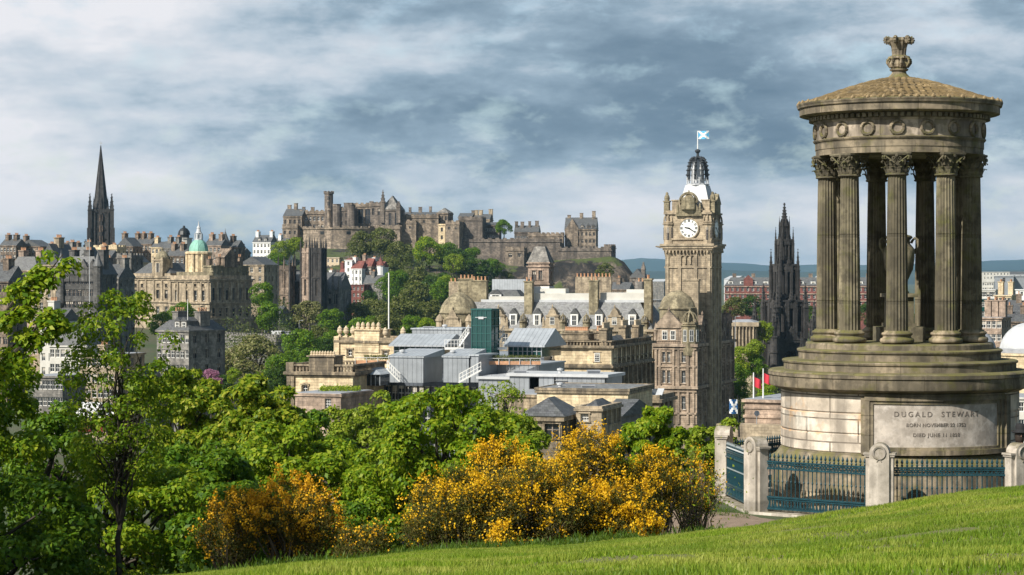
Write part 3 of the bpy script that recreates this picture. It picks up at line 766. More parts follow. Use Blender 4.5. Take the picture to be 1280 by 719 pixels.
# stone-scaled roof: overlapping rings of leaf-shaped tiles
rp = [(2.20, zt+1.17), (2.0, zt+1.23), (1.75, zt+1.31), (1.5, zt+1.40), (1.25, zt+1.485), (1.0, zt+1.56), (.77, zt+1.63), (.54, zt+1.685), (.36, zt+1.72), (.2, zt+1.74)]
b = MB(); nn = 96
for i, ((ra, za), (rb, zb_)) in enumerate(zip(rp, rp[1:])):
    cnt = max(16, int(2*math.pi*ra/.16)); st = .5*(i % 2)
    for k in range(cnt):
        a0 = 2*math.pi*(k+st)/cnt; da = 2*math.pi/cnt
        up = .030; q = []
        for (t, rr, zz) in ((0, ra-.06, za+up*.7), (.28, ra-.005, za+up*.5), (.5, ra+.035, za+up*.35), (.72, ra-.005, za+up*.5), (1, ra-.06, za+up*.7)):
            q.append((math.cos(a0+da*t)*rr, math.sin(a0+da*t)*rr, zz))
        t0, t1 = (math.cos(a0)*rb, math.sin(a0)*rb, zb_+.0), (math.cos(a0+da)*rb, math.sin(a0+da)*rb, zb_+.0)
        up_ = [b.p(*v) for v in q]; lo = [b.p(v[0], v[1], v[2]-.05) for v in q]; T0, T1 = b.p(*t0), b.p(*t1)
        mid = b.p(math.cos(a0+da/2)*(ra+rb)/2, math.sin(a0+da/2)*(ra+rb)/2, (za+zb_)/2+.034)
        b.face(up_[0], up_[1], mid); b.face(up_[1], up_[2], mid); b.face(up_[2], up_[3], mid); b.face(up_[3], up_[4], mid); b.face(up_[4], T1, mid); b.face(T1, T0, mid); b.face(T0, up_[0], mid)
        for u in range(4): b.face(lo[u], lo[u+1], up_[u+1], up_[u])
b.lathe([(r-.05, z-.02) for r, z in rp], 64)
rf = b.obj('roof', 'mon_roof', mon)
# finial
zf = zt+1.72
b = MB(); b.lathe([(.36, zf-.05), (.33, zf+.02), (.24, zf+.05), (.17, zf+.12), (.155, zf+.17), (.20, zf+.19), (.21, zf+.22), (.16, zf+.24)], 24)
b.lathe([(.15, zf+.22), (.22, zf+.27), (.235, zf+.33), (.20, zf+.40), (.19, zf+.44), (.25, zf+.46), (.24, zf+.50), (.16, zf+.53), (.155, zf+.56), (.17, zf+.70), (.21, zf+.82), (.24, zf+.86), (.22, zf+.92), (0, zf+.93)], 24, flute=lambda k: 1 if k % 2 else .88)
for k in range(8):
    a = 2*math.pi*k/8; ca, sa = math.cos(a), math.sin(a)
    for p, q in (((.19, .26), (.26, .34)), ((.26, .34), (.27, .42)), ((.27, .42), (.21, .47))): b.tube((ca*p[0], sa*p[0], zf+p[1]), (ca*q[0], sa*q[0], zf+q[1]), .03, .022, 5)
for k in range(6):
    a = 2*math.pi*(k+.05)/6; ca, sa = math.cos(a), math.sin(a); pts = []
    for i in range(9):
        th = math.pi*.75-i/8*1.75*math.pi; pts.append((.265+.05*math.cos(th), .865+.055*math.sin(th)))
    for p, q in zip(pts, pts[1:]): b.tube((ca*p[0], sa*p[0], zf+p[1]), (ca*q[0], sa*q[0], zf+q[1]), .046, .046, 6)
b.obj('finial', 'mon', mon)
# urn on its pedestal inside the colonnade: stands on the floor slab, a thing of its own
urn = empty('urn', (MX, MY, MG+3.61), 0, 'dark two-handled stone urn on a square pedestal inside the colonnade', 'urn')
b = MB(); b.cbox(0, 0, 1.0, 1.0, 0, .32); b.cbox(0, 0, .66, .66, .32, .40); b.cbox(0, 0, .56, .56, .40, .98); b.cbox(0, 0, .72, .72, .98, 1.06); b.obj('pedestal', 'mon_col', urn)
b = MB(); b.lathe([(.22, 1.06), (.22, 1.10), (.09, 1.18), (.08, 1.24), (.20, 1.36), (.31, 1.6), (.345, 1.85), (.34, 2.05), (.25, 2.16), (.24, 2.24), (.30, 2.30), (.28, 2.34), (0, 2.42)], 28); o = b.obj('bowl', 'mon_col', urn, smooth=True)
for sg in (-1, 1):
    b = MB(); pts = [(.33*sg, 1.95), (.42*sg, 2.12), (.42*sg, 2.24), (.36*sg, 2.30), (.30*sg, 2.24), (.27*sg, 2.18)]
    for p, q in zip(pts, pts[1:]): b.tube((p[0], 0, p[1]), (q[0], 0, q[1]), .03, n=6)
    b.obj('handle', 'mon_col', urn)

# ---------------------------------------------------------------- railings round it
PP = [(265/F*50.2, 50.2), (305/F*46.9, 46.9), (460/F*45.1, 45.1), (634/F*45.1, 45.1), (12.45, 47.8), (12.6, 50.9), (10.7, 53.1), (7.2, 53.0)]
PGz = MG
kb = MB()
for k in range(8):
    a = Vector(PP[k]); c_ = Vector(PP[(k+1) % 8]); d_ = (c_-a); L = d_.length; d_.normalize()
    kb.T = Matrix.Translation((a.x, a.y, PGz)) @ Matrix.Rotation(math.atan2(d_.y, d_.x), 4, 'Z')
    kb.box(-.05, L+.05, -.24, .24, -.5, .06+.001*k)
kb.T = None
tag(kb.obj('kerb', 'post'), kind='structure')
fl = MB(); fl.prism([(p[0]*.97+MX*.03, p[1]*.97+MY*.03) for p in PP], PGz-.3, PGz+.045); tag(fl.obj('paving', 'olive'), kind='structure')
def post_parts():
    b = MB(); b.box(-.2, .2, -.17, .17, 0, 1.44)
    n = 12; fr_ = [b.p(.2*math.cos(math.pi*i/n), -.17, 1.44+.2*math.sin(math.pi*i/n)) for i in range(n+1)]; bk = [b.p(.2*math.cos(math.pi*i/n), .17, 1.44+.2*math.sin(math.pi*i/n)) for i in range(n+1)]
    b.face(*fr_); b.face(*bk[::-1])
    for i in range(n): b.face(fr_[i+1], fr_[i], bk[i], bk[i+1])
    pil = b.mesh('shaft', 'post')
    b = MB()
    b.box(0, .08, -.11, .11, 0, 1.36); b.box(0, .105, -.14, .14, 1.36, 1.40); b.box(0, .125, -.155, .155, 1.40, 1.44)
    wing = b.mesh('wing', 'post')
    return pil, wing
pil, wing = post_parts()
wr2 = MB(); n, mn, r1, r2 = 16, 5, .125, .028
idx = [[wr2.p((r1+r2*math.cos(2*math.pi*j/mn))*math.cos(2*math.pi*i/n), -r2*math.sin(2*math.pi*j/mn), (r1+r2*math.cos(2*math.pi*j/mn))*math.sin(2*math.pi*i/n)) for j in range(mn)] for i in range(n)]
for i in range(n):
    for j in range(mn): wr2.face(idx[i][j], idx[i][(j+1) % mn], idx[(i+1) % n][(j+1) % mn], idx[(i+1) % n][j])
wr2.tube((-.01, 0, -.12), (-.05, 0, -.19), .02, .01); wr2.tube((.01, 0, -.12), (.05, 0, -.19), .02, .01)
wr2m = wr2.mesh('carved_wreath', 'post')
PL = ['pale stone fence post at the far left corner of the railings, beside the bushes', 'pale stone fence post with a carved wreath between the short and the long railing panel', 'round-topped stone fence post with carved wreath in front of the inscribed panel', 'stone fence post in front of the person in the black hat']
for k, (x, y) in enumerate(PP):
    a = math.atan2(MY-y, MX-x)-math.pi/2      # local -y faces outward
    e = empty('fence_post', (x, y, PGz), a, PL[k] if k < 4 else 'stone fence post on the far side of the round monument', 'fence post', 'stone posts of the monument railings')
    link('shaft', pil, e); link('wing', wing, e, (.2, 0, 0)); w2 = link('wing', wing, e, (-.2, 0, 0), math.pi)
    link('carved_wreath', wr2m, e, (0, -.172, 1.44))
# one cast bar with its spear head
bb = MB(); bb.tube((0, 0, .06), (0, 0, 1.10), .013, n=5); bb.lathe([(.012, 1.08), (.028, 1.11), (.012, 1.14), (.03, 1.165), (.026, 1.19), (0, 1.26)], 6)
for s_ in (0,): bb.lathe([(.013, .62), (.024, .65), (.013, .68)], 6)
barm = bb.mesh('bar', 'teal')
RL = ['short teal iron railing panel seen edge-on at the left corner', 'long teal iron railing panel left of the wreathed post', 'teal iron railing panel below the inscription, half behind the lawn', 'teal iron railing panel right of the monument']
for k in range(8):
    a = Vector(PP[k]); c_ = Vector(PP[(k+1) % 8]); d_ = c_-a; L = d_.length; rz = math.atan2(d_.y, d_.x)
    e = empty('railing', (a.x, a.y, PGz+.06), rz, RL[k] if k < 4 else 'dark iron railing behind the monument', 'railing', 'iron railings round the monument')
    for (nm, z0, z1) in (('top_rail', .90, 1.08), ('bottom_rail', .05, .33)):
        b = MB(); b.box(.26, L-.26, -.03, .03, z0, z0+.035); b.box(.26, L-.26, -.03, .03, z1-.035, z1); b.box(.26, L-.26, -.022, .022, z1-.075, z1-.05) 
        n = int((L-.6)/.075)
        for i in range(n):
            x = .33+i*(L-.66)/(n-1)
            b.tube((x-.03, 0, z0+.03), (x+.03, 0, z1-.03), .011, n=4, cap=False); b.tube((x+.03, .0, z0+.03), (x-.03, .0, z1-.03), .011, n=4, cap=False)
            if nm == 'bottom_rail': b.tube((x, 0, z0+.03), (x, 0, z1-.03), .012, n=4, cap=False)
        b.obj(nm, 'teal', e)
    n = int((L-.6)/.10)
    for i in range(n): link('bar', barm, e, (.35+i*(L-.7)/(n-1), 0, 0))

# ---------------------------------------------------------------- person behind the right-hand post
def skin(name, verts, edges, radii, mat, parent, sub=2, root=0):
    me = bpy.data.meshes.new(name); me.from_pydata(verts, edges, [])
    o = bpy.data.objects.new(name, me); C.objects.link(o)
    md = o.modifiers.new('s', 'SKIN'); md.use_smooth_shade = True
    for k, r_ in enumerate(radii):
        sv = me.skin_vertices[0].data[k]; sv.radius = (r_, r_) if isinstance(r_, (int, float)) else r_; sv.use_root = (k == root)
    m2 = o.modifiers.new('d', 'SUBSURF'); m2.levels = sub; m2.render_levels = sub
    bpy.context.view_layer.update()
    me2 = bpy.data.meshes.new_from_object(o.evaluated_get(bpy.context.evaluated_depsgraph_get()))
    bpy.data.objects.remove(o); me2.materials.clear(); me2.materials.append(M[mat]); me2.name = name; me2.shade_smooth()
    return link(name, me2, parent)
PX, PY = 10.72, 46.4
pe = empty('person', (PX, PY, PGz+.045), R(90), 'person in a black brimmed hat and dark coat standing behind the right-hand stone post', 'person')
# local -y is the facing direction
vs = [(0, 0, .95), (0, -.01, 1.15), (0, .0, 1.38), (0, -.005, 1.50), (0, -.02, 1.58), (0, -.03, 1.66), (0, -.025, 1.74),
      (.10, 0, .90), (.11, -.02, .50), (.11, .02, .09), (.12, -.13, .04), (-.10, 0, .90), (-.12, .03, .50), (-.12, .06, .09), (-.13, -.09, .04),
      (.17, .01, 1.40), (.24, .04, 1.13), (.22, -.06, .90), (.21, -.09, .82), (-.17, .01, 1.40), (-.24, .04, 1.13), (-.22, -.06, .90), (-.21, -.09, .82)]
es = [(0, 1), (1, 2), (2, 3), (3, 4), (4, 5), (5, 6), (0, 7), (7, 8), (8, 9), (9, 10), (0, 11), (11, 12), (12, 13), (13, 14), (2, 15), (15, 16), (16, 17), (17, 18), (2, 19), (19, 20), (20, 21), (21, 22)]
rad = [(.15, .11), (.145, .105), (.16, .10), .058, .058, (.072, .088), (.066, .082), .09, .065, .045, (.045, .035), .09, .065, .045, (.045, .035), .06, .047, .035, .032, .06, .047, .035, .032]
body = skin('body', vs, es, rad, 'skin', pe)
coat_v = [(0, .01, .62), (0, .0, .95), (0, -.01, 1.15), (0, .0, 1.38), (0, .0, 1.47), (.17, .01, 1.40), (.245, .04, 1.13), (.22, -.06, .90), (-.17, .01, 1.40), (-.245, .04, 1.13), (-.22, -.06, .90)]
skin('coat', coat_v, [(0, 1), (1, 2), (2, 3), (3, 4), (3, 5), (5, 6), (6, 7), (3, 8), (8, 9), (9, 10)], [(.21, .16), (.185, .145), (.175, .135), (.185, .13), (.09, .085), .078, .062, .052, .078, .062, .052], 'coat', pe, root=1)
skin('trousers', [(0, 0, .92), (.10, 0, .88), (.11, -.02, .50), (.11, .02, .07), (-.10, 0, .88), (-.12, .03, .50), (-.12, .06, .07)], [(0, 1), (1, 2), (2, 3), (0, 4), (4, 5), (5, 6)], [.13, .105, .08, .065, .105, .08, .065], 'cloth', pe)
b = MB(); b.lathe([(.0, 1.46), (.07, 1.47), (.098, 1.56), (.103, 1.66), (.098, 1.74), (.06, 1.79), (0, 1.80)], 18, 0, .012); b.obj('hair', 'hair', pe, smooth=True)
b = MB(); b.tube((0, -.105, 1.655), (0, -.135, 1.63), .012, .016, 6); b.tube((-.02, -.112, 1.595), (.02, -.112, 1.595), .007, .007, 5); b.obj('nose', 'skin', pe, smooth=True)
for s_ in (-1, 1):
    b = MB(); b.lathe([(0, -.012), (.011, 0), (0, .012)], 8, s_*.032, -.108); b.obj('eye', 'cloth', pe, loc=(0, 0, 1.675))
    b = MB(); b.lathe([(0, -.03), (.014, -.01), (.016, .01), (0, .032)], 8, s_*.098, -.0); b.obj('ear', 'skin', pe, loc=(0, 0, 1.65))
    # hand: palm, four fingers and a thumb
    hx = s_*.21
    skin('hand', [(hx, -.09, .83), (hx, -.10, .77), (hx-.0, -.12, .71), (hx, -.10, .68), (hx, -.135, .72), (hx, -.13, .67), (hx, -.08, .71), (hx, -.075, .67), (hx, -.06, .74), (hx, -.055, .70), (hx-s_*.02, -.145, .77), (hx-s_*.03, -.155, .73)],
         [(0, 1), (1, 2), (2, 3), (1, 4), (4, 5), (1, 6), (6, 7), (1, 8), (8, 9), (0, 10), (10, 11)], [.026, .034, .011, .008, .011, .008, .011, .008, .010, .007, .013, .009], 'skin', body, 1)
b = MB(); b.lathe([(.0, 1.72), (.17, 1.705), (.19, 1.72), (.185, 1.735), (.118, 1.742), (.115, 1.80), (.11, 1.86), (.09, 1.895), (.04, 1.905), (0, 1.90)], 28, 0, -.01); b.obj('hat', 'cloth', pe, smooth=True)

# ---------------------------------------------------------------- grass blades on the lawn
rng = np.random.default_rng(5)
SOIL = [(wx(950, 12.6), 12.6, .16, .32), (wx(905, 13.2), 13.2, .14, .3), (wx(1075, 14.5), 14.5, .30, .22), (wx(1120, 15.2), 15.2, .18, .25), (wx(780, 19), 19, .3, .2), (wx(1180, 12.0), 12.0, .16, .12)]
def lawn_blades(n):
    Y = 6.5+(31.0-6.5)*rng.random(n*3)**.75
    px = -170+1640*rng.random(n*3)
    X = (px-CX)/F*Y
    keep = rng.random(n*3) < np.clip((Y/31)**.4, .3, 1); X, Y = X[keep][:n], Y[keep][:n]
    Z = np.array([zl(x, y) for x, y in zip(X, Y)])
    tuft = np.array([noise.noise((x*1.3, y*1.3, 5)) for x, y in zip(X, Y)]); bare = np.array([noise.fractal((x*.55+3, y*.55, 9), 1, 2, 3) for x, y in zip(X, Y)])
    h = (.019+.021*rng.random(len(X)))*(1+.7*tuft)*np.where(bare > .38, .3, 1)
    w_ = .0052+.0035*rng.random(len(X)); a = rng.random(len(X))*2*np.pi; ln = rng.normal(0, .45, len(X))*h; la = rng.random(len(X))*2*np.pi
    soil = np.array([min(((x-sx)/rx_)**2+((y-sy)/ry_)**2+.5*noise.noise((x*3, y*3, 1)) for sx, sy, rx_, ry_ in SOIL) for x, y in zip(X, Y)]); kp = (soil > 1) | (rng.random(len(X)) < .12); kp &= ~((bare > .42) & (rng.random(len(X)) < .5)); X, Y, Z, h, w_, a, ln, la = (q[kp] for q in (X, Y, Z, h, w_, a, ln, la))
    V = np.zeros((len(X), 3, 3)); dx, dy = np.cos(a)*w_, np.sin(a)*w_
    V[:, 0] = np.stack([X-dx, Y-dy, Z-.01], 1); V[:, 1] = np.stack([X+dx, Y+dy, Z-.01], 1); V[:, 2] = np.stack([X+np.cos(la)*ln, Y+np.sin(la)*ln, Z+h], 1)
    return V.reshape(-1, 3)
M['blade'] = leafmat('grass_blade', [(.09, .17, .012), (.16, .26, .018), (.23, .34, .025), (.34, .40, .06)], .4, .5, patch=(1.1, (.40, .40, .09), (.07, .15, .014)))
V = lawn_blades(490000)
tag(link('grass', npmesh('grass', V, np.arange(len(V)).reshape(-1, 3), 'blade')), kind='stuff')
# ================================================================ TOWN
def pw(b, pxs, y0, y1, wpx, kind='sash', f='F', x0=None):
    """windows on the front at photo columns pxs between photo rows y0 (top) and y1 (sill)"""
    for p in pxs: b.win(f, (p-b.px0)*b.u, b.lz(y1), wpx*b.u, b.lz(y0)-b.lz(y1), kind)
POTM_DONE=1
def blk(name, label, cat, A, E, D, zt, mat, zb=-36, group=None):
    b = B(name, label, cat, A, E, D, zt, zb, mat, group); b.px0 = A[0]; return b
def crown(b, x, y, r, z, h, n=8):
    """small open stone crown: ribs bent in to a finial"""
    b.lathe([(r, z), (r*1.12, z+h*.05), (r*1.12, z+h*.12), (r, z+h*.14)], n, x, y)
    for k in range(n):
        a = 2*math.pi*k/n; pr = None
        for t in (0, .3, .6, .85, 1):
            q = (x+math.cos(a)*r*math.cos(t*1.45), y+math.sin(a)*r*math.cos(t*1.45), z+h*.14+h*.6*math.sin(t*1.57))
            if pr: b.tube(pr, q, r*.13, r*.13, 4)
            pr = q
    b.lathe([(r*.2, z+h*.7), (r*.28, z+h*.78), (r*.1, z+h*.86), (r*.16, z+h*.92), (0, z+h)], 6, x, y)
def scroll_gable(b, xc, w, z, h, y=-.15, t=.6):
    """curved stone gable with pediment cap, seen from the front"""
    pts = [(-.5, 0), (.5, 0), (.5, .12), (.40, .20), (.36, .38), (.30, .50), (.30, .62), (.22, .66), (.16, .80), (.08, .92), (0, 1), (-.08, .92), (-.16, .80), (-.22, .66), (-.30, .62), (-.30, .50), (-.36, .38), (-.40, .20), (-.5, .12)]
    f_ = [b.p(xc+p*w, y, z+q*h) for p, q in pts]; k_ = [b.p(xc+p*w, y+t, z+q*h) for p, q in pts]
    b.face(*f_); b.face(*k_[::-1])
    for i in range(len(pts)): j = (i+1) % len(pts); b.face(f_[j], f_[i], k_[i], k_[j])
    b.box(xc-.33*w, xc+.33*w, y-.2, y, z+h*.56, z+h*.62); b.box(xc-.52*w, xc+.52*w, y-.2, y, z+.0, z+h*.06)
    for s_ in (-1, 1): b.box(xc+s_*.44*w-.2, xc+s_*.44*w+.2, y-.1, y+.4, z+h*.12, z+h*.42); b.lathe([(.2, z+h*.42), (.25, z+h*.46), (0, z+h*.58)], 6, xc+s_*.44*w, y+.15)
    b.lathe([(.12, z+h*.98), (.2, z+h*1.04), (0, z+h*1.14)], 6, xc, y+.3)
    b.lathe([(.0, 0), (.34, .02), (.34, .1), (0, .12)], 10, 0, 0) if False else None
def pilasters(b, f, n, z0, z1, w=.5, pr=.28, skip=()):
    o_, d_, n_, L, rz = b.fr(f)
    for i in range(n+1):
        if i in skip: continue
        c = min(L-w/2, max(w/2, L*i/n)); a0, a1 = c-w/2, c+w/2
        xs_ = sorted((o_[0]+d_[0]*a0, o_[0]+d_[0]*a1+n_[0]*pr)); ys_ = sorted((o_[1]+d_[1]*a0, o_[1]+d_[1]*a1+n_[1]*pr))
        if xs_[1]-xs_[0] < .01: xs_[1] += pr
        b.trim.box(xs_[0], xs_[1], ys_[0], ys_[1], z0, z1)

# ---------------------------------------------------------------- the clock-tower hotel
H_ = blk('hotel', 'dark brown corner hotel block below the clock tower, with domed roof and carved gable', 'hotel', (818, 448), (869, 445.4), 36, 432, 'hotel')
pw(H_, [829.8, 836.0], 440, 453, 4.2); pw(H_, [829.8, 836.0], 463, 479, 4.2); pw(H_, [829.8, 836.0], 496, 511, 4.2)
pw(H_, [854.5], 440, 453, 5.2); pw(H_, [854.5], 463, 479, 5.2); pw(H_, [854.5], 495, 512, 5.2)
for y0, y1 in ((440, 453), (463, 479), (495, 512)):
    for c in (3, 7.5, 12, 16.5, 21, 25.5, 30, 34): H_.win('R', c, H_.lz(y1), 1.4, H_.lz(y0)-H_.lz(y1), 'dark' if c in (3, 7.5, 16.5, 25.5) else 'sash')
for y, pr, h in ((433.5, .7, .6), (437, .35, .35), (459, .25, .3), (486, .7, .55), (490, .35, .3), (518, .3, .4)): H_.band(H_.lz(y), pr, h)
pilasters(H_, 'R', 8, H_.lz(486), H_.lz(434), .7, .45); pilasters(H_, 'R', 8, H_.lz(530), H_.lz(488), .8, .35)
for px in (820, 825, 842, 848.5, 860, 867): H_.trim.box((px-818)*H_.u-.22, (px-818)*H_.u+.22, -.3, 0, H_.lz(530), H_.lz(434))
H_.parapet(1.1, bal=True, z=H_.H)
H_.finish(surround=.22, rec=.4)
z0 = H_.H
att = MB(); W = H_.W
# attic storey with the pedimented gable, corner bay and little crowns
att.box(.6, 5.4, .1, 6, z0, H_.lz(408)); att.box(.2, 5.8, -.25, .4, H_.lz(410), H_.lz(407))
att.poly([(.1, -.2, H_.lz(407)), (5.9, -.2, H_.lz(407)), (3, -.2, H_.lz(388))]); att.poly([(.1, 1.2, H_.lz(407)), (3, 1.2, H_.lz(388)), (5.9, 1.2, H_.lz(407))])
att.poly([(.1, -.2, H_.lz(407)), (3, -.2, H_.lz(388)), (3, 1.2, H_.lz(388)), (.1, 1.2, H_.lz(407))]); att.poly([(3, -.2, H_.lz(388)), (5.9, -.2, H_.lz(407)), (5.9, 1.2, H_.lz(407)), (3, 1.2, H_.lz(388))])
att.lathe([(.25, H_.lz(390)), (.3, H_.lz(387)), (.1, H_.lz(384)), (0, H_.lz(380))], 6, 3, .3)
for x in (.2, 5.8): att.lathe([(.35, z0), (.35, H_.lz(414)), (.45, H_.lz(413)), (.2, H_.lz(409)), (0, H_.lz(402))], 8, x, .1)
ao = att.obj('attic', 'hotel', H_.root)
for x in (2.15, 3.85): link('window', window_mesh('sash', 1.1, 1.9), ao, (x, .08, H_.lz(425)))
tb = MB(); tb.lathe([(1.5, z0-2), (1.9, z0), (1.9, H_.lz(408)), (2.15, H_.lz(407.5)), (2.15, H_.lz(406))], 8, W-1.3, 1.0); crown(tb, W-1.3, 1.0, 1.6, H_.lz(406), 3.4)
to = tb.obj('corner_turret', 'olive', H_.root)
for a in (-112, -68, -22): 
    aa = R(a); link('window', window_mesh('sash', .8, 2.4), to, (W-1.3+math.cos(aa)*1.80, 1.0+math.sin(aa)*1.80, H_.lz(427)), aa+math.pi/2)
dm = MB(); dz = H_.lz(385); dm.lathe([(3.8, z0), (3.8, dz-.4), (4.1, dz-.3), (4.1, dz), (3.8, dz+.1), (3.5, dz+1.2), (2.9, dz+2.2), (1.9, dz+3.0), (1.0, dz+3.4), (.5, dz+3.5), (0, dz+3.6)], 24, 3.4, 6.5, flute=lambda k: 1 if k % 3 else 1.04); smooth_by_angle(dm.obj('dome', 'olive', H_.root), 30)
H_.chimney(6.2, 6.5, 3.2, 1.4, z0, H_.lz(351)-z0, 0, 'tan')
rf2 = MB(); rf2.hip(.8, W-.8, 9, 35.5, z0, H_.lz(392)-z0, 3.2); rf2.obj('roof', 'slate', H_.root)
for c in (6, 11, 16.5, 22, 27.5, 33):
    t = MB(); zz = H_.lz(408 if c != 16.5 else 400); t.cbox(W-.7, c, 1.6, 3.0, z0, zz); t.mi = 0; t.gable(W-1.7, W+.3, c-1.6, c+1.6, zz, 2.2, 'x'); t.lathe([(.2, zz+2.2), (.28, zz+2.5), (0, zz+3.1)], 6, W+.1, c)
    o = t.obj('stone_dormer', 'brown', H_.root); link('window', window_mesh('dark', 1.1, 1.8), o, (W+.12, c, z0+1.3), R(90))
for c in (8.5, 14, 19.5, 25, 30.5):
    t = MB(); t.lathe([(.5, z0), (.5, z0+1.8), (.65, z0+1.9), (.3, z0+2.8), (.12, z0+3.4), (0, z0+4.2)], 6, W-.2, c); t.obj('pinnacle', 'brown', H_.root)
for c, hh in ((12, 5.8), (21, 6.2), (30, 4.8)): H_.chimney(W-4, c, 1.2, 2.2, z0, hh, 3, 'brown', 'potc')

# clock tower
T = blk('clock_tower', 'tall honey stone hotel clock tower with white dial, corner turrets and white pyramid roof', 'clock tower', (832, 458), (888, 455), 9.3, 263, 'tan')
W = T.W; u = T.u; c310 = T.lz(310)
T.finish(rec=.3)
tm = MB(); mid = (861.5-832)*u
for y, pr, h in ((307.5, 1.0, .45), (310.5, .8, .5), (313, .5, .4), (335, .25, .3), (268, .35, .4), (300, .3, .35)):
    z = T.lz(y); tm.box(-pr, W+pr, -pr, 0, z, z+h); tm.box(-pr, W+pr, 9.3, 9.3+pr, z, z+h); tm.box(-pr, 0, 0, 9.3, z, z+h); tm.box(W, W+pr, 0, 9.3, z, z+h)
for k in range(13):   # corbels under the cornice
    tm.box((k+.2)*W/13, (k+.6)*W/13, -.75, 0, T.lz(316), T.lz(313)); tm.box(W, W+.75, (k+.2)*9.3/13, (k+.6)*9.3/13, T.lz(316), T.lz(313))
for x in (-.9, W+.9):
    tm.tube((x, -.6, T.lz(309)), (x*1.0+(-.9 if x < 0 else .9), -1.3, T.lz(308)), .25, .12, 5)
for s0 in (.0, .28, .64, .93):   # shaft pilasters
    tm.box(W*s0, W*s0+.7, -.28, 0, 0, T.lz(317)); tm.box(W, W+.28, 9.3*s0*.98, 9.3*s0*.98+.6, 0, T.lz(317))
for k in range(3):   # blind arcade
    xx = W*.34+k*W*.11; tm.box(xx-.15, xx+.15, -.35, 0, T.lz(330), T.lz(320)); tm.lathe([(.0, 0)], 3) if False else None
    for i in range(8):
        a0, a1 = math.pi*i/8, math.pi*(i+1)/8
        tm.tube((xx+.5+.45*math.cos(a0), -.25, T.lz(322)+.5*math.sin(a0)), (xx+.5+.45*math.cos(a1), -.25, T.lz(322)+.5*math.sin(a1)), .13, .13, 4)
tm.obj('cornice', 'tan', T.root)
for x, y in ((.6, .6), (W-.6, .6), (W-.6, 8.7), (.6, 8.7)):
    t = MB(); r = 1.15
    t.lathe([(.8, T.lz(322)), (r*1.05, T.lz(312)), (r, T.lz(308)), (r, T.lz(281)), (r*1.22, T.lz(280.5)), (r*1.22, T.lz(279))], 8, x, y)
    crown(t, x, y, r*.98, T.lz(279), T.lz(262)-T.lz(279))
    o = t.obj('corner_turret', 'tan', T.root)
    for a in (-90, 0, 180, 45, -45):
        aa = R(a); link('slit', window_mesh('dark', .45, 2.6), o, (x+math.cos(aa)*r*.97, y+math.sin(aa)*r*.97, T.lz(300)), aa+math.pi/2)
for x, y in ((-.1, 1.6), (W+.1, 1.6), (W-1, 9.0)):
    t = MB(); t.cbox(x, y, 1.1, 1.1, T.lz(266), T.lz(252)); t.cbox(x, y, 1.4, 1.4, T.lz(252), T.lz(250.5)); t.lathe([(.5, T.lz(250.5)), (.62, T.lz(247)), (.45, T.lz(244)), (.30, T.lz(243)), (.32, T.lz(241)), (0, T.lz(239))], 8, x, y); t.obj('statue', 'olive', T.root)
for x in ((844-832)*u, (881-832)*u):
    t = MB(); t.cbox(x, 1.5, 1.7, 1.6, T.lz(266), T.lz(251)); t.cbox(x, 1.5, 2.0, 1.9, T.lz(251), T.lz(249.5)); t.obj('chimney', 'tan', T.root)
g_ = MB(); scroll_gable(g_, mid, 5.4, T.lz(270), T.lz(241)-T.lz(270), -.5, .9)
for i in range(10):
    a0, a1 = math.pi*i/10, math.pi*(i+1)/10; g_.tube((mid+1.9*math.cos(a0), -.5, T.lz(253)+1.9*math.sin(a0)), (mid+1.9*math.cos(a1), -.5, T.lz(253)+1.9*math.sin(a1)), .3, .3, 5)
g_.ngon(mid, .0, 1.7, 10, T.lz(262), T.lz(247)); g_.obj('gable', 'olive', T.root)
g_ = MB(); g_.T = Matrix.Rotation(0, 4, 'Z'); g_.box(W, W+.6, 2.6, 6.8, T.lz(268), T.lz(255)); g_.gable(W-.2, W+.7, 2.2, 7.2, T.lz(255), 2.2, 'x'); g_.obj('gable', 'olive', T.root)
def clock(parent, x, y, z, r, rz):
    e = MB(); e.lathe([(r*1.14, 0), (r*1.14, .18), (r*1.0, .2), (r*1.0, .0)], 40); e.lathe([(r*1.14, 0), (0, .0)], 40, closed=False)
    ro = e.obj('dial', 'tan', parent, loc=(x, y, z)); ro.rotation_euler = (R(90), 0, rz)
    d_ = MB(); d_.lathe([(r*1.0, .02), (r, .10), (0, .10)], 40, closed=False); d_.obj('dial_face', 'dial', ro)
    n_ = MB()
    for k in range(12):
        a = R(90-30*k); wd = .16 if k % 3 else .2
        for off in ((0,) if k in (1, 5, 10) else (-.13, .13)):
            ca, sa = math.cos(a), math.sin(a); q = []
            for rr, tt in ((r*.68, -wd/2+off), (r*.94, -wd/2+off), (r*.94, wd/2+off), (r*.68, wd/2+off)): q.append((ca*rr-sa*tt, sa*rr+ca*tt, .115))
            n_.poly([q[0], q[3], q[2], q[1]][::-1])
    n_.obj('numerals', 'black', ro)
    for ang_, ln, wd, nm in ((90-282, r*.52, .26, 'hour_hand'), (90-122, r*.86, .20, 'minute_hand')):
        h_ = MB(); a = R(ang_); ca, sa = math.cos(a), math.sin(a)
        q = [(ca*rr-sa*tt, sa*rr+ca*tt) for rr, tt in ((-.25, -wd*.6), (ln*.8, -wd*.5), (ln, 0), (ln*.8, wd*.5), (-.25, wd*.6))]; h_.prism(q, .13, .16); h_.obj(nm, 'black', ro)
clock(T.root, mid, -.12, T.lz(285.5), 1.92, 0); clock(T.root, W+.12, 4.6, T.lz(285.5), 1.92, R(90)); clock(T.root, -.12, 4.6, T.lz(285.5), 1.92, R(-90))
cx_, cy_ = mid+.7, 4.65
t = MB(); zb_, zt_ = T.lz(262), T.lz(231)
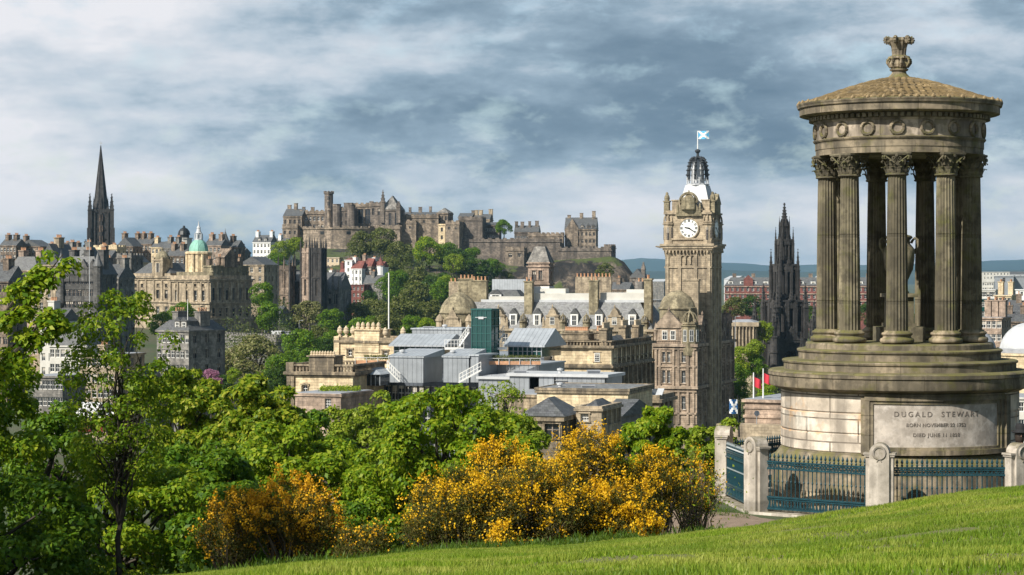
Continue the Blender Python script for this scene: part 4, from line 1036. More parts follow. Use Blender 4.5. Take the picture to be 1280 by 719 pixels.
t.prism([(cx_-3.5, cy_-3.5), (cx_+3.5, cy_-3.5), (cx_+3.5, cy_+3.5), (cx_-3.5, cy_+3.5)], zb_, zt_, .60); t.obj('roof', 'leadw', T.root)
t = MB(); t.lathe([(2.1, zt_-.1), (2.5, zt_), (2.5, zt_+.25), (2.2, zt_+.3), (2.2, zt_+.35)], 8, cx_, cy_)
for k in range(8):
    a = R(22.5+45*k); x, y = cx_+2.2*math.cos(a), cy_+2.2*math.sin(a); t.tube((x, y, zt_+.3), (x, y, zt_+1.7), .16, .16, 6); t.tube((x, y, zt_+1.1), (cx_+2.2*math.cos(a+R(45)), cy_+2.2*math.sin(a+R(45)), zt_+1.1), .07, n=4)
t.lathe([(1.35, zt_+.3), (1.35, zt_+3.2), (1.5, zt_+3.3), (.9, zt_+4.9), (.4, zt_+5.6), (0, zt_+5.8)], 8, cx_, cy_)
lo = t.obj('lantern', 'leadw', T.root)
t = MB(); ztop = T.lz(196)
for k in range(8):
    a = R(45*k); pr = None
    for q in range(8):
        tt = q/7; rr = 2.05*math.cos(tt*1.35)**.8+.05; zz = zt_+1.2+(ztop-zt_-1.2)*math.sin(tt*math.pi/2)
        p_ = (cx_+rr*math.cos(a), cy_+rr*math.sin(a), zz)
        if pr: t.tube(pr, p_, .30, .26, 5); t.lathe([(0, zz-.3), (.38, zz), (0, zz+.34)], 5, p_[0]+.2*math.cos(a), p_[1]+.2*math.sin(a))
        pr = p_
t.lathe([(.5, ztop-.4), (.6, ztop), (.3, ztop+.4), (.25, ztop+.9), (.6, ztop+1.3), (.6, ztop+1.6), (.2, ztop+1.8), (0, ztop+1.9)], 8, cx_, cy_)
t.obj('crown', 'dmetal', lo)
t = MB(); t.tube((cx_, cy_, ztop+1.7), (cx_, cy_, T.lz(162)), .13, .09, 6); fo = t.obj('flagpole', 'white', lo)
def flag(parent, x, y, z, L, h, mat, cross=None, sag=.15, name='flag', dirx=1, droop=0, pitch=1.0):
    """waving cloth with real folds; cross = (colour, 'saltire'/'bars')"""
    b = MB(); n = 14; mm = 7
    def pt(i, j, off=0):
        u_, v_ = i/n, j/mm
        yy = math.sin(u_*7*pitch+v_*.8)*sag*(.25+u_)+off
        return (x+dirx*L*u_*(1-.06*droop), y+yy, z-h*v_-droop*L*u_*.6-sag*.6*math.sin(u_*3.2)*h*.3)
    g_ = [[b.p(*pt(i, j)) for j in range(mm+1)] for i in range(n+1)]
    for i in range(n):
        for j in range(mm):
            u_, v_ = (i+.5)/n, (j+.5)/mm
            b.mi = 1 if cross and (abs(u_-v_) < .13 or abs(u_-(1-v_)) < .13) else 0
            b.face(g_[i][j], g_[i+1][j], g_[i+1][j+1], g_[i][j+1])
    return b.obj(name, [mat, cross or mat], parent, smooth=True)
flag(fo, cx_+.1, cy_, T.lz(162), 2.3, 1.7, 'flagl', 'white', .2)
# scaffold-free lower shaft windows
# ---------------------------------------------------------------- the long slate roofed wing behind the zinc roofs
Lh = blk('hotel_wing', 'long slate mansard building with stone gables, white dormers and tall chimneys beside the clock tower', 'hotel', (556, 472), (816, 460), 18, 411, 'tan')
Lh.floors('F', 22, 5, 1.3, .5, z0=6); Lh.band(Lh.H-.5, .5, .5); Lh.finish()
z0 = Lh.H; r_ = MB(); r_.hip(0, Lh.W, 0, 18, z0, Lh.lz(378)-z0, 3.4); r_.obj('roof', 'slatel', Lh.root)
r_ = MB(); r_.box(7, Lh.W-.5, 3.7, 14, Lh.lz(378), Lh.lz(375)); r_.obj('roof_edge', 'leadw', Lh.root)
r_ = MB()
for a, c, y0, y1, d0, d1 in ((606, 656, 375, 371, 3.9, 6), (664, 736, 375, 367, 4, 9), (746, 802, 375, 366, 4.2, 10), (668, 700, 367, 361, 6, 9), (775, 800, 366, 362, 7, 9)):
    r_.box((a-556)*Lh.u, (c-556)*Lh.u, d0, d1, Lh.lz(y0), Lh.lz(y1))
r_.obj('roof_housing', 'render', Lh.root)
for px in (642, 672, 718.5, 749, 790): Lh.dormer('F', (px-556)*Lh.u, Lh.lz(409), 1.6, Lh.lz(392)-Lh.lz(409), 3.5, 0.5, 1.1)
for px in (624, 692, 769): 
    t = MB(); scroll_gable(t, (px-556)*Lh.u, 4.4, z0, Lh.lz(384)-z0, -.1, 2.2); o = t.obj('gable', 'tan', Lh.root); link('window', window_mesh('sash', 1.0, 1.6), o, ((px-556)*Lh.u, -.12, z0+.9))
for px in (607, 655, 705, 734, 806):
    t = MB(); x = (px-556)*Lh.u; t.lathe([(.8, z0-1), (.8, z0+1.2), (1, z0+1.3)], 8, x, .3); crown(t, x, .3, .75, z0+1.3, 2.2); t.obj('turret', 'olive', Lh.root)
for a, c, y1, dd in ((583, 602, 352, 5), (654, 664, 353, 2.6), (735, 746, 352, 2.6), (803, 812, 350, 2.6), (561, 580, 350, 8)):
    Lh.chimney(((a+c)/2-556)*Lh.u, dd, (c-a)*Lh.u, 1.6, z0, Lh.lz(y1)-z0, 4 if c-a > 12 else 2, 'olive', 'pot', .8)
t = MB(); x, y = (570-556)*Lh.u, 2.5; dz = Lh.lz(391)
t.lathe([(4.0, z0-6), (4.0, dz-.3), (4.3, dz-.2), (4.2, dz+.1), (3.7, dz+1.5), (2.9, dz+2.7), (1.7, dz+3.7), (.7, dz+4.2), (.3, dz+4.3), (.3, dz+4.8), (0, dz+5.2)], 20, x, y); smooth_by_angle(t.obj('dome', 'olive', Lh.root), 30)
t = MB(); scroll_gable(t, x-.2, 4.2, z0-.5, 4.6, -1.9, 1.5)
for s_ in (-1, 1): t.lathe([(.8, z0-5), (.8, z0+1.4), (1.0, z0+1.5), (.95, z0+1.8), (.6, z0+2.5), (0, z0+3.1)], 8, x+s_*3.3, -1.0)
t.obj('gable', 'tan', Lh.root)
# small things on that roof line
b = blk('roof_house', 'dark slate attic house with one white dormer behind the long mansard roof', 'house', (603, 492), (654, 490), 8, 377, 'grey'); b.finish(); b.hiproof(2.6, 'slate', 2.2); b.dormer('F', (619-603)*b.u, b.H+.1, 2.6, 1.6, 2, .4, 1.0)
b = blk('plant_room', 'plain pale grey metal plant room behind the slate roofs', 'plant room', (615, 504), (657, 502), 8, 349.5, 'zincl'); b.finish(); b.flatroof('lead')
b = blk('belvedere_tower', 'white based stone tower with paired arched windows and pyramid roof', 'tower', (660, 512), (686, 510.7), 4.5, 328, 'pink')
pw(b, [667.5, 675.5], 338, 350, 5, 'dark'); b.win('R', 2.2, b.lz(350), .9, 2); 
for y in (329.5, 334, 356): b.band(b.lz(y), .3, .3)
b.finish(surround=.15); b.band
t = MB(); t.box(-.15, b.W+.15, -.15, 4.65, b.lz(395), b.lz(358)); t.obj('white_base', 'white', b.root)
b.hiproof(b.lz(308)-b.H, 'grey', 1.5, .2)
for (a, c, yt, yb, Y, nm, lab) in ((719, 764, 346, 372, 506, 'chimney_stack', 'broad stone chimney stack with a long row of clay pots behind the mansard'), (561, 600, 352, 374, 508, 'chimney_stack', 'broad pot-topped stone chimney wall behind the stone dome'), (794, 803, 352, 372, 508, 'chimney_stack', 'narrow dark chimney stack with clay pots near the clock tower')):
    b = blk(nm, lab, 'chimney', (a, Y), (c, Y-1), 2, yt, 'tan' if a != 794 else 'grey'); b.finish(); b.band(b.H-.5, .2, .3)
    n = max(2, int((c-a)/4.5))
    for k in range(n): 
        if ('pot', .8) in POTM and POTM[('pot', .8)]: link('chimney_pot', POTM[('pot', .8)], b.root, (b.W*(k+.5)/n, 1, b.H))
b = blk('rooftop_wall', 'pinkish rendered rooftop block left of the clock tower', 'building', (786, 510), (812, 509), 6, 364, 'pink'); b.finish(); b.band(b.H-.3, .2, .3)

# ---------------------------------------------------------------- cream sandstone block right of the zinc roofs
b3 = blk('sandstone_block', 'cream sandstone block with balustrade, its dark colonnaded side facing right', 'building', (671, 303), (764, 300), 25, 434, 'cream')
pw(b3, [688], 442, 449, 6.5); pw(b3, [747], 441, 452, 6.5)
for c in range(9): b3.win('R', 1.8+c*2.7, b3.lz(480), 1.2, 3.4, 'dark'); b3.win('R', 1.8+c*2.7, b3.lz(453), 1.2, 2.2, 'dark')
b3.band(b3.lz(435), .5, .35); b3.band(b3.lz(459.5), .35, .3); b3.band(b3.lz(457), .18, .2); pilasters(b3, 'R', 9, b3.lz(500), b3.lz(461), .55, .4)
b3.parapet(.9, bal=True); b3.trimmat = 'creamd'; b3.finish(surround=.15)
t = MB(); x0, x1 = (702-671)*b3.u, (735-671)*b3.u; t.box(x0, x1, .3, 3.5, b3.H, b3.lz(425)); t.box(x0-.2, x1+.2, .1, 3.7, b3.lz(425), b3.lz(424)); t.box(x0, x1, .3, 3.5, b3.lz(424), b3.lz(418)); t.box(x0-.15, x1+.15, .15, 3.65, b3.lz(418), b3.lz(417)); o = t.obj('raised_block', 'creamd', b3.root)
b3.chimney((x0+x1)/2, 1.2, 3.2, .4, b3.lz(417), .1, 11, 'creamd', 'pot', .5)
t = MB(); t.box((736-671)*b3.u, b3.W+.05, -.12, 4, b3.lz(459), b3.lz(436)); t.box((736-671)*b3.u-.15, b3.W+.2, -.3, 4.1, b3.lz(436), b3.lz(434.5)); t.obj('corner_block', 'cream', b3.root)
link('window', window_mesh('grid', .75, 1.2), b3.root, ((747-671)*b3.u, -.16, b3.lz(452)))
t = MB(); t.hip(x1+.6, b3.W-.6, 4.5, 14, b3.H, 1.4); t.obj('roof', 'slatel', b3.root)
for y, zz, n in ((3.0, 405, 7), (14, 404, 7), (22, 405, 6)):
    c = b3.chimney(b3.W-1.5, y, 1.0, 3.4, b3.H-.2, b3.lz(zz+6)-b3.H, n, 'creamd', 'potc', .75)
b3.chimney(b3.W-3.5, 8.5, 1.0, 4.5, b3.H-.2, 2.0, 8, 'creamd', 'pot', .7)
t = MB(); sk = b3.H+.8; t.box(b3.W-5, b3.W-3, 4.8, 7.0, sk, sk+.12); t.obj('skylight', 'glass', b3.root)

# ---------------------------------------------------------------- west block with urns, lower wing
b2 = blk('sandstone_house', 'cream stone house with stone urns and acorns along its raised parapet', 'building', (421, 303), (494, 299), 9, 427, 'cream')
pw(b2, [437.5], 437, 445.5, 6); pw(b2, [482], 438, 446, 6); b2.band(b2.lz(428.5), .35, .3); b2.parapet(.55); b2.trimmat = 'creamd'; b2.finish(surround=.15)
x0, x1 = (444-421)*b2.u, (475-421)*b2.u
t = MB(); t.box(x0, x1, -.15, 3, b2.H-1.5, b2.lz(413)); t.box(x0-.2, x1+.2, -.35, 3.2, b2.lz(413), b2.lz(411.5)); t.box(x0, x1, -.25, .0, b2.lz(431), b2.lz(430)); ro_ = t.obj('raised_block', 'cream', b2.root)
t = MB(); t.lathe([(.18, 0), (.28, .05), (.12, .18), (.35, .45), (.40, .7), (.30, .95), (.36, 1.02), (.18, 1.2), (.1, 1.35), (0, 1.45)], 10); um = t.mesh('urn', 'potc')
for px, yb in ((423, 420.5), (431, 420.5), (439.5, 420.5), (480, 422), (502, 421)): 
    link('urn_ornament', um, b2.root, ((px-421)*b2.u, .4, b2.lz(yb)))
t = MB(); [t.cbox((px-421)*b2.u, .4, .7, .7, b2.H-.1, b2.lz(yb)) for px, yb in ((423, 420.5), (431, 420.5), (439.5, 420.5), (480, 422))]; t.box(-.3, .5, -.3, .5, 0, b2.lz(421)); t.obj('pedestals', 'cream', b2.root)
t = MB(); t.lathe([(.30, 0), (.36, .05), (.36, .25), (.22, .32), (.30, .5), (.22, .8), (0, 1.0)], 8); am = t.mesh('acorn', 'potc')
for px in (446.5, 452.5, 459, 465.5, 472): link('acorn_ornament', am, ro_, ((px-421)*b2.u, .3, b2.lz(411.5)))
b1 = blk('sandstone_wing', 'low cream stone wing with arched window and balustraded roof at the left', 'building', (360, 273), (441, 270.6), 12, 467, 'cream')
pw(b1, [381.3], 481.5, 491, 7, 'arch'); b1.band(b1.lz(468.5), .45, .35); b1.band(b1.lz(471), .2, .2); b1.parapet(1.15, bal=True)
for px in (361, 366): b1.trim.box((px-360)*b1.u-.2, (px-360)*b1.u+.25, -.25, 0, 0, b1.lz(471))
b1.trim.box(-.2, .8, -.2, .8, b1.H, b1.lz(453.5)); b1.trimmat = 'creamd'; b1.finish(surround=.14)
x0, x1 = (387-360)*b1.u, (418-360)*b1.u
t = MB(); t.box(x0, x1, -.2, 3, b1.H, b1.lz(446)); t.box(x0-.25, x1+.25, -.4, 3.2, b1.lz(446), b1.lz(444.5)); o = t.obj('raised_block', 'creamd', b1.root)
for k in range(9): link('acorn_ornament', am, o, (x0+(x1-x0)*(k+.5)/9, .3, b1.lz(444.5)), scale=(.6, .6, .6))
# arch head over the window
t = MB(); xx = (381.3-360)*b1.u; zz = b1.lz(483)
for i in range(8):
    a0, a1 = math.pi*i/8, math.pi*(i+1)/8; t.tube((xx+.5*math.cos(a0), -.05, zz+.45*math.sin(a0)), (xx+.5*math.cos(a1), -.05, zz+.45*math.sin(a1)), .12, .12, 4)
t.obj('arch_moulding', 'cream', b1.root)
b = blk('brick_house', 'low reddish brown house with a white window under a planted roof', 'house', (369, 238), (426, 236), 8, 492, 'pink'); pw(b, [410], 498, 512, 8, 'grid'); b.band(b.H-.3, .15, .3); b.finish(); b.flatroof('lead')

# ---------------------------------------------------------------- zinc and glass rooftop pavilions
def zbox(name, label, A, E, D, yt, yb, mat='zinc', top='zincl', lean=0, Zb=None):
    b = blk(name, label, 'pavilion', A, E, D, yt, mat, zb=wz(yb, A[1])); b.finish()
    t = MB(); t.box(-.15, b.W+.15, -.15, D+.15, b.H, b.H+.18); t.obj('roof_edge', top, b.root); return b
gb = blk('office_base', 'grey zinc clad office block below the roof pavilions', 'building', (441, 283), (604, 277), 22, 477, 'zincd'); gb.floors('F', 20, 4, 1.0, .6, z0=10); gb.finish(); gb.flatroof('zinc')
gb2 = blk('office_base', 'dark zinc office block behind the pavilions, below the terraces', 'building', (488, 305), (680, 299), 20, 446, 'zincd'); gb2.finish(); gb2.flatroof('zinc')
b = zbox('zinc_pavilion', 'left of the two zinc boxes with slanted tops, seen with its dark side', (487, 272), (529, 270.5), 6.5, 447, 478)
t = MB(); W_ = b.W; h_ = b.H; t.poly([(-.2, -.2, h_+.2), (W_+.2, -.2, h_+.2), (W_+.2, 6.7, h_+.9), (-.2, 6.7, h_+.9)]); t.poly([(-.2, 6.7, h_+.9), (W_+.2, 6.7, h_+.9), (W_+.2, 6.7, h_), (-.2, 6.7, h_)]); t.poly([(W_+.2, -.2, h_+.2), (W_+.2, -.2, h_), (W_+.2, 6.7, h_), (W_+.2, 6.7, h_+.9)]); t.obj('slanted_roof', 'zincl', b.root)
b = zbox('zinc_pavilion', 'zinc box with slanted top directly below the green glass lift tower', (554, 271), (586, 270), 6, 447, 478)
t = MB(); W_ = b.W; h_ = b.H; t.poly([(-.2, -.2, h_+.2), (W_+.2, -.2, h_+.2), (W_+.2, 6.2, h_+.9), (-.2, 6.2, h_+.9)]); t.poly([(W_+.2, -.2, h_+.2), (W_+.2, -.2, h_), (W_+.2, 6.2, h_), (W_+.2, 6.2, h_+.9)]); t.obj('slanted_roof', 'zincl', b.root)
b = zbox('zinc_pavilion', 'narrow zinc box with a dark side, right of the slanted box', (588, 270), (598, 269.6), 6, 445, 478)
b = zbox('zinc_pavilion', 'wide zinc wall block rising behind the glazed roof pavilion', (515, 297), (577, 295), 7, 412, 440)
b = zbox('zinc_terrace', 'zinc faced terrace wall right of the lift tower', (604, 276), (674, 273.5), 10, 456, 480)
b = blk('long_zinc_hall', 'long low zinc hall with a white roof edge and dark end', 'building', (637, 262), (758, 258), 6.5, 471, 'zinc')
b.win('F', (668-637)*b.u, b.lz(487), 1.2, 1.4, 'none'); b.finish(frames=False); t = MB(); t.box(-.3, b.W+.3, -.3, 6.8, b.H, b.H+.35); t.obj('roof_edge', 'leadw', b.root)
t = MB(); [t.tube(((px-637)*b.u, -.12, b.lz(490)), ((px-637)*b.u, -.12, b.lz(472)), .07, n=5) for px in (694, 757)]; t.tube(((694-637)*b.u, -.12, b.lz(476)), ((710-637)*b.u, -.12, b.lz(476)), .05, n=5); t.obj('pipe', 'black', b.root)
b = blk('hall_end', 'shorter zinc annexe left of the long low hall', 'building', (598, 266), (637, 264.7), 12, 474, 'zinc'); b.finish(); t = MB(); t.box(-.2, b.W+.1, -.3, 12, b.H, b.H+.3); t.obj('roof_edge', 'leadw', b.root)
def glazed(label, A, E, D, ye, yb, yr, roofover=.6, n=8, gl='gglass'):
    b = blk('glass_pavilion', label, 'pavilion', A, E, D, ye, gl, zb=wz(yb, A[1])); b.finish(wallname='glazing')
    t = MB(); o = roofover; h = wz(yr, A[1]+D*.6)-b.zt
    t.gable(-o, b.W+o, -o, D+o, b.H+.12, h, 'x'); t.box(-o, b.W+o, -o, D+o, b.H-.08, b.H+.12); t.obj('roof', 'zincl', b.root)
    t = MB()
    for k in range(n+1):
        x = b.W*k/n; t.cbox(x, -.05, .12, .12, 0, b.H-.08)
    t.box(0, b.W, -.08, -.02, b.H*.5, b.H*.5+.08); t.obj('mullions', 'zinc', b.root); return b
glazed('glazed roof pavilion under a wide sloping zinc roof, left of the lift tower', (493, 285), (553, 283), 8, 432.5, 446, 418, n=9)
glazed('glazed roof pavilion under a sloping zinc roof, right of the lift tower', (636, 287), (677, 285.5), 8, 433, 446, 411, n=7)
b = blk('glass_link', 'low dark glazed link with a zinc roof beside the cream wing', 'building', (442, 276), (475, 275), 8, 468, 'glass', zb=wz(482, 276)); b.finish(wallname='glazing'); t = MB(); t.hip(-.2, b.W+.3, -.4, 8, b.H, .75, 3); t.obj('roof', 'zincl', b.root)
t = MB(); [t.cbox(b.W*k/6, -.04, .1, .1, 0, b.H) for k in range(7)]; t.obj('mullions', 'zinc', b.root)
# lift tower
b = blk('lift_tower', 'tall green glass lift tower rising above the zinc roofs', 'lift tower', (590, 281), (613.5, 280), 2.6, 388, 'gglass', zb=wz(446, 281)); b.finish(wallname='glazing')
t = MB(); D = 2.6
for k in range(5):
    for (x, y) in ((b.W*k/4, -.04), (b.W*k/4, D+.04)): t.cbox(x, y, .09, .09, 0, b.H)
for k in range(3): t.cbox(b.W+.04, D*k/2, .09, .09, 0, b.H); t.cbox(-.04, D*k/2, .09, .09, 0, b.H)
for k in range(7): z = b.H*k/6; t.box(-.07, b.W+.07, -.07, -.01, z-.05, z+.05); t.box(b.W+.01, b.W+.07, 0, D, z-.05, z+.05)
fm_ = plain('green_frame', (.015, .09, .08), .4); M['gframe'] = fm_; t.obj('frame', 'gframe', b.root)
t = MB(); t.box(-.15, b.W+.15, -.15, D+.15, b.H+.05, b.H+.2); t.obj('roof', 'gframe', b.root)
t = MB(); t.cbox(b.W*.5, -.12, .7, .1, b.lz(399), b.lz(396)); t.tube((b.W*.2, -.12, b.lz(397)), (b.W*.8, -.12, b.lz(397)), .05); t.obj('lamp', 'leadw', b.root)
# white steel stairs
def stair(label, p0, p1, Y, rail=True):
    e = empty('steel_stair', P(p0[0], p0[1], Y), 0, label, 'stair', 'white steel stairs on the zinc roofs')
    a = Vector((0, 0, 0)); c = P(p1[0], p1[1], Y)-P(p0[0], p0[1], Y)
    t = MB()
    for y in (-.5, .5): t.tube(a+Vector((0, y, 0)), c+Vector((0, y, 0)), .11, n=4)
    n = 12
    for k in range(n+1): q = a.lerp(c, k/n); t.box(q.x-.14, q.x+.14, -.5, .5, q.z-.02, q.z+.03)
    t.obj('flight', 'white', e); t = MB()
    for y in (-.5, .5):
        t.tube(a+Vector((0, y, 1)), c+Vector((0, y, 1)), .045, n=4); t.tube(a+Vector((0, y, .5)), c+Vector((0, y, .5)), .03, n=4)
        for k in range(0, n+1, 2): q = a.lerp(c, k/n)+Vector((0, y, 0)); t.tube(q, q+Vector((0, 0, 1)), .035, n=4)
    t.obj('handrail', 'white', e)
stair('white steel stair descending right beside the left zinc box', (484, 461), (500, 477), 270)
stair('white steel stair climbing right to the terrace wall', (574, 478), (601, 463), 267)
stair('white steel stair left of the green lift tower', (574, 433), (586, 416), 282)
stair('white steel stair right of the green lift tower', (617, 434), (630, 417), 284)
def deck(label, A, c, yz, Y):
    e = empty('balcony', P(A, yz, Y), 0, label, 'balcony'); w_ = wx(c, Y)-wx(A, Y); t = MB(); t.box(0, w_, -1, 1, -.25, 0); t.obj('slab', 'white', e)
    t = MB(); [t.tube((w_*k/6, -.95, 0), (w_*k/6, -.95, 1.0), .04, n=4) for k in range(7)]; t.tube((0, -.95, 1), (w_, -.95, 1), .05, n=4); t.tube((0, -.95, .5), (w_, -.95, .5), .03, n=4); t.obj('handrail', 'white', e)
deck('white balcony left of the green lift tower', 556, 580, 434.5, 281.5); deck('white balcony right of the green lift tower', 615, 634, 434.5, 283)
# terrace balustrades in warm timber
def terrace(label, a, c, y0, y1, Y):
    e = empty('roof_terrace', P(a, y1, Y), 0, label, 'terrace'); w_ = wx(c, Y)-wx(a, Y); h_ = wz(y0, Y)-wz(y1, Y)
    t = MB(); t.box(0, w_, 0, .25, 0, h_*.55); t.obj('planter', 'pot', e)
    t = MB(); n = max(3, int(w_/1.2)); [t.tube((w_*k/n, -.1, 0), (w_*k/n, -.1, h_), .05, n=4) for k in range(n+1)]; t.tube((0, -.1, h_), (w_, -.1, h_), .05, n=4); t.obj('handrail', 'leadw', e)
terrace('timber planter and handrail on the terrace left of the zinc box', 444, 486, 447, 455, 282); terrace('timber planter and handrail on the terrace right of the lift tower', 610, 676, 448, 456, 272.8)

# ---------------------------------------------------------------- lower buildings in front of the hotel
b = blk('parapet_building', 'low stone building with a long pale parapet below the zinc hall', 'building', (671, 247), (785, 244), 12, 487, 'cream'); b.band(b.lz(492), .2, .25); b.band(b.H-.15, .25, .3); b.trimmat = 'creamd'; b.finish(); b.flatroof('slatel')
b = blk('pavilion_house', 'hip roofed slate house with tall openings on its dark right side', 'house', (655, 222), (702, 220.9), 6.5, 520, 'creamd')
for c in (1.2, 3.2, 5.2): b.win('R', c, b.lz(548), 1.1, 2.0, 'dark')
b.win('F', (690-655)*b.u, b.lz(548), 1.5, 1.5, 'dark'); b.band(b.H-.5, .35, .5); b.finish(surround=.12); b.hiproof(1.75, 'slate', None, .5)
b = blk('ashlar_house', 'small pale ashlar house with one white twelve-pane window', 'house', (720, 224), (752, 223.2), 8, 512, 'tan')
b.win('F', (731-720)*b.u, b.lz(527), .85, b.lz(517)-b.lz(527), 'grid')
for c in (1.2, 3.1, 5.0, 6.9): b.win('R', c, b.lz(532), .9, 1.6, 'dark')
b.band(b.H-.15, .2, .25); b.parapet(.35); b.finish(surround=.12); b.hiproof(.9, 'slate', 2.2, -.4)
b = blk('slate_annexe', 'low slate roofed annexe right of the ashlar house', 'house', (752, 236), (776, 235), 9, 520, 'grey'); b.finish(); b.gableroof(1.6, 'slate')
b = blk('gallery', 'dark stone gallery with rooflights at the foot of the hotel', 'building', (774, 262), (824, 260.6), 8, 499, 'creamd')
for c in range(3): b.win('R', 1.4+c*2.4, b.lz(520), 1.3, 1.8, 'dark')
b.band(b.H-.4, .4, .4); b.parapet(.5); b.finish(); b.hiproof(1.6, 'slatel', 3, -.6)
for k in range(3):
    t = MB(); t.T = Matrix.Translation((1.4+k*1.4, .9, b.H+.35)) @ Matrix.Rotation(R(28), 4, 'X'); t.box(0, .8, 0, 1.6, 0, .1); t.obj('rooflight', 'leadw', b.root)
b = blk('stone_lodge', 'brown stone lodge behind the low parapet building', 'building', (622, 252), (672, 250), 10, 493, 'creamd'); b.band(b.H-.3, .2, .3); b.finish(); b.flatroof('lead')

# ---------------------------------------------------------------- terrace wall with flags, right of the hotel
b = blk('terrace_building', 'pale banded stone terrace building under the red flags', 'building', (931, 300), (1010, 296), 14, 500, 'pink')
b.band(b.lz(512), .15, .3); b.band(b.lz(523), .2, .35); b.band(b.H-.4, .35, .4); b.band(b.lz(535), .15, .3); b.finish(); b.flatroof('lead')
t = MB(); t.box(-3, b.W, -3, -.15, b.lz(560), b.lz(530)); t.obj('lower_terrace', 'tan', b.root)
for px, yt, lab in ((942, 463, 'left of the two red flags on white poles beside the monument'), (954, 458, 'taller red flag on a white pole nearest the monument')):
    e = empty('flagpole', P(px, 500, 301), 0, lab, 'flagpole', 'red flags'); e.location.z -= .3
    t = MB(); t.tube((0, 0, 0), (0, 0, wz(yt, 301)-wz(500, 301)), .12, .08, 6); t.obj('pole', 'white', e)
    flag(e, .1, 0, wz(yt, 301)-wz(500, 301)-.6, 1.0, 1.3, 'flagr', None, .12, droop=.7)
e = empty('flagpole', P(924, 518, 290), 0, 'blue and white saltire flag on a leaning dark pole', 'flagpole'); t = MB(); t.tube((0, 0, -3), (-.2, 0, 2.5), .12, .08, 6); t.obj('pole', 'black', e)
flag(e, -.1, 0, 2.0, 1.2, 1.9, 'flagb', 'white', .15, dirx=-1)
e = empty('traffic_sign', P(946, 530, 280), 0, 'round dark sign on a short pole on the terrace', 'sign'); t = MB(); t.tube((0, 0, 0), (0, 0, 1.6), .05, n=5); t.obj('pole', 'zincl', e)
t = MB(); t.T = Matrix.Translation((0, -.06, 1.35)) @ Matrix.Rotation(R(90), 4, 'X'); t.lathe([(.35, 0), (.35, .05)], 16); t.obj('disc', 'zincd', e)
b = blk('gallery_temple', 'long pale stone gallery with columns behind the trees right of the hotel', 'building', (906, 640), (945, 637), 9, 404, 'tan', zb=-40)
for k in range(9): b.trim.box(b.W*(k+.3)/9, b.W*(k+.55)/9, -.8, -.1, b.lz(440), b.lz(408))
b.band(b.lz(408), 1.0, 1.2); b.finish(); b.hiproof(1.0, 'lead', 3)

# roof plant on the zinc roofs
for k, (px, py, Y, kind) in enumerate(((503, 443, 274, 0), (517, 443, 275, 1), (566, 443.5, 273, 0), (650, 466.5, 263, 1), (700, 466.5, 262, 0), (742, 466.2, 261, 1), (536, 411, 298, 1), (556, 411, 298, 0), (700, 485, 250, 0), (735, 485, 249, 1), (622, 472, 268, 1))):
    e = empty(('roof_vent', 'air_handling_unit')[kind], P(px, py+2.2, Y), 0, ('small round vent ', 'grey air handling box ')[kind]+('on the left slanted zinc box', 'behind the vent of the left slanted zinc box', 'on the zinc box below the lift tower', 'at the left end of the long zinc hall roof', 'on the middle of the long zinc hall roof', 'at the right end of the long zinc hall roof', 'on the wide zinc wall block, left one', 'on the wide zinc wall block, right one', 'on the roof above the pale parapet, left one', 'on the roof above the pale parapet, right one', 'on the zinc annexe')[k], 'roof vent' if kind == 0 else 'roof unit')
    t = MB()
    if kind == 0: t.lathe([(.22, -.3), (.22, .5), (.36, .55), (.36, .75), (0, .85)], 10); t.obj('pipe', 'leadw', e)
    else:
        t.box(-.8, .8, -.5, .5, -.3, .55); t.obj('casing', 'lead', e); t = MB(); [t.box(-.7, .7, -.54, -.5, z/10, z/10+.04) for z in range(0, 5)]; t.obj('louvre', 'zincd', e)
# ---------------------------------------------------------------- bank on the Mound with the green dome
bk = blk('bank', 'domed classical stone bank building on a terrace, with pilastered right side', 'building', (213, 772), (262, 758), 19, 349, 'tan', zb=-34)
for p in (221, 233, 244.5, 254): bk.win('F', (p-213)*bk.u, bk.lz(376), 1.7, 3.6, 'sash'); bk.win('F', (p-213)*bk.u, bk.lz(358.5), 1.1, 1.0, 'dark')
for p in (221, 235, 253): bk.win('F', (p-213)*bk.u, bk.lz(391), 1.6, 2.4, 'dark')
bk.win('F', (256-213)*bk.u, bk.lz(419), 2.0, 4.2, 'dark')
for k in range(6):
    c = 1.8+k*3.05
    bk.win('R', c, bk.lz(375), 1.3, 4.2, 'dark'); bk.win('R', c, bk.lz(395), 1.3, 3.0, 'dark'); bk.win('R', c, bk.lz(413), 1.4, 2.6, 'sash')
for y, pr, h in ((350.5, .9, .5), (352.5, .5, .5), (379.5, .6, .6), (399.5, .6, .6), (402, .3, .4), (385, .15, .3), (392, .15, .3)): bk.band(bk.lz(y), pr, h)
pilasters(bk, 'R', 6, bk.lz(379), bk.lz(352), .8, .5); pilasters(bk, 'F', 5, bk.lz(379), bk.lz(352), .7, .4)
bk.parapet(1.3, bal=False); bk.finish(surround=.3, rec=.5)
z0 = bk.H; W = bk.W
t = MB(); t.box(1.5, W-1, 1.5, 17, z0, bk.lz(340)); t.box(W-4.5, W-.2, 1, 18, z0, bk.lz(334)); t.box(W-5, W, .7, 18.3, bk.lz(334), bk.lz(332)); t.obj('attic', 'olive', bk.root)
for k in range(4): bk.chimney(W-2.4, 2+4.6*k, 1.6, 1.6, bk.lz(334), 2.6+.8*(k % 2), 2, 'brown')
for k in range(5):
    t = MB(); t.lathe([(.6, z0), (.6, z0+2.2), (.8, z0+2.4), (.4, z0+3.2), (.5, z0+3.8), (0, z0+5.2)], 7, W-.5, 1.5+4*k); t.obj('statue', 'olive', bk.root)
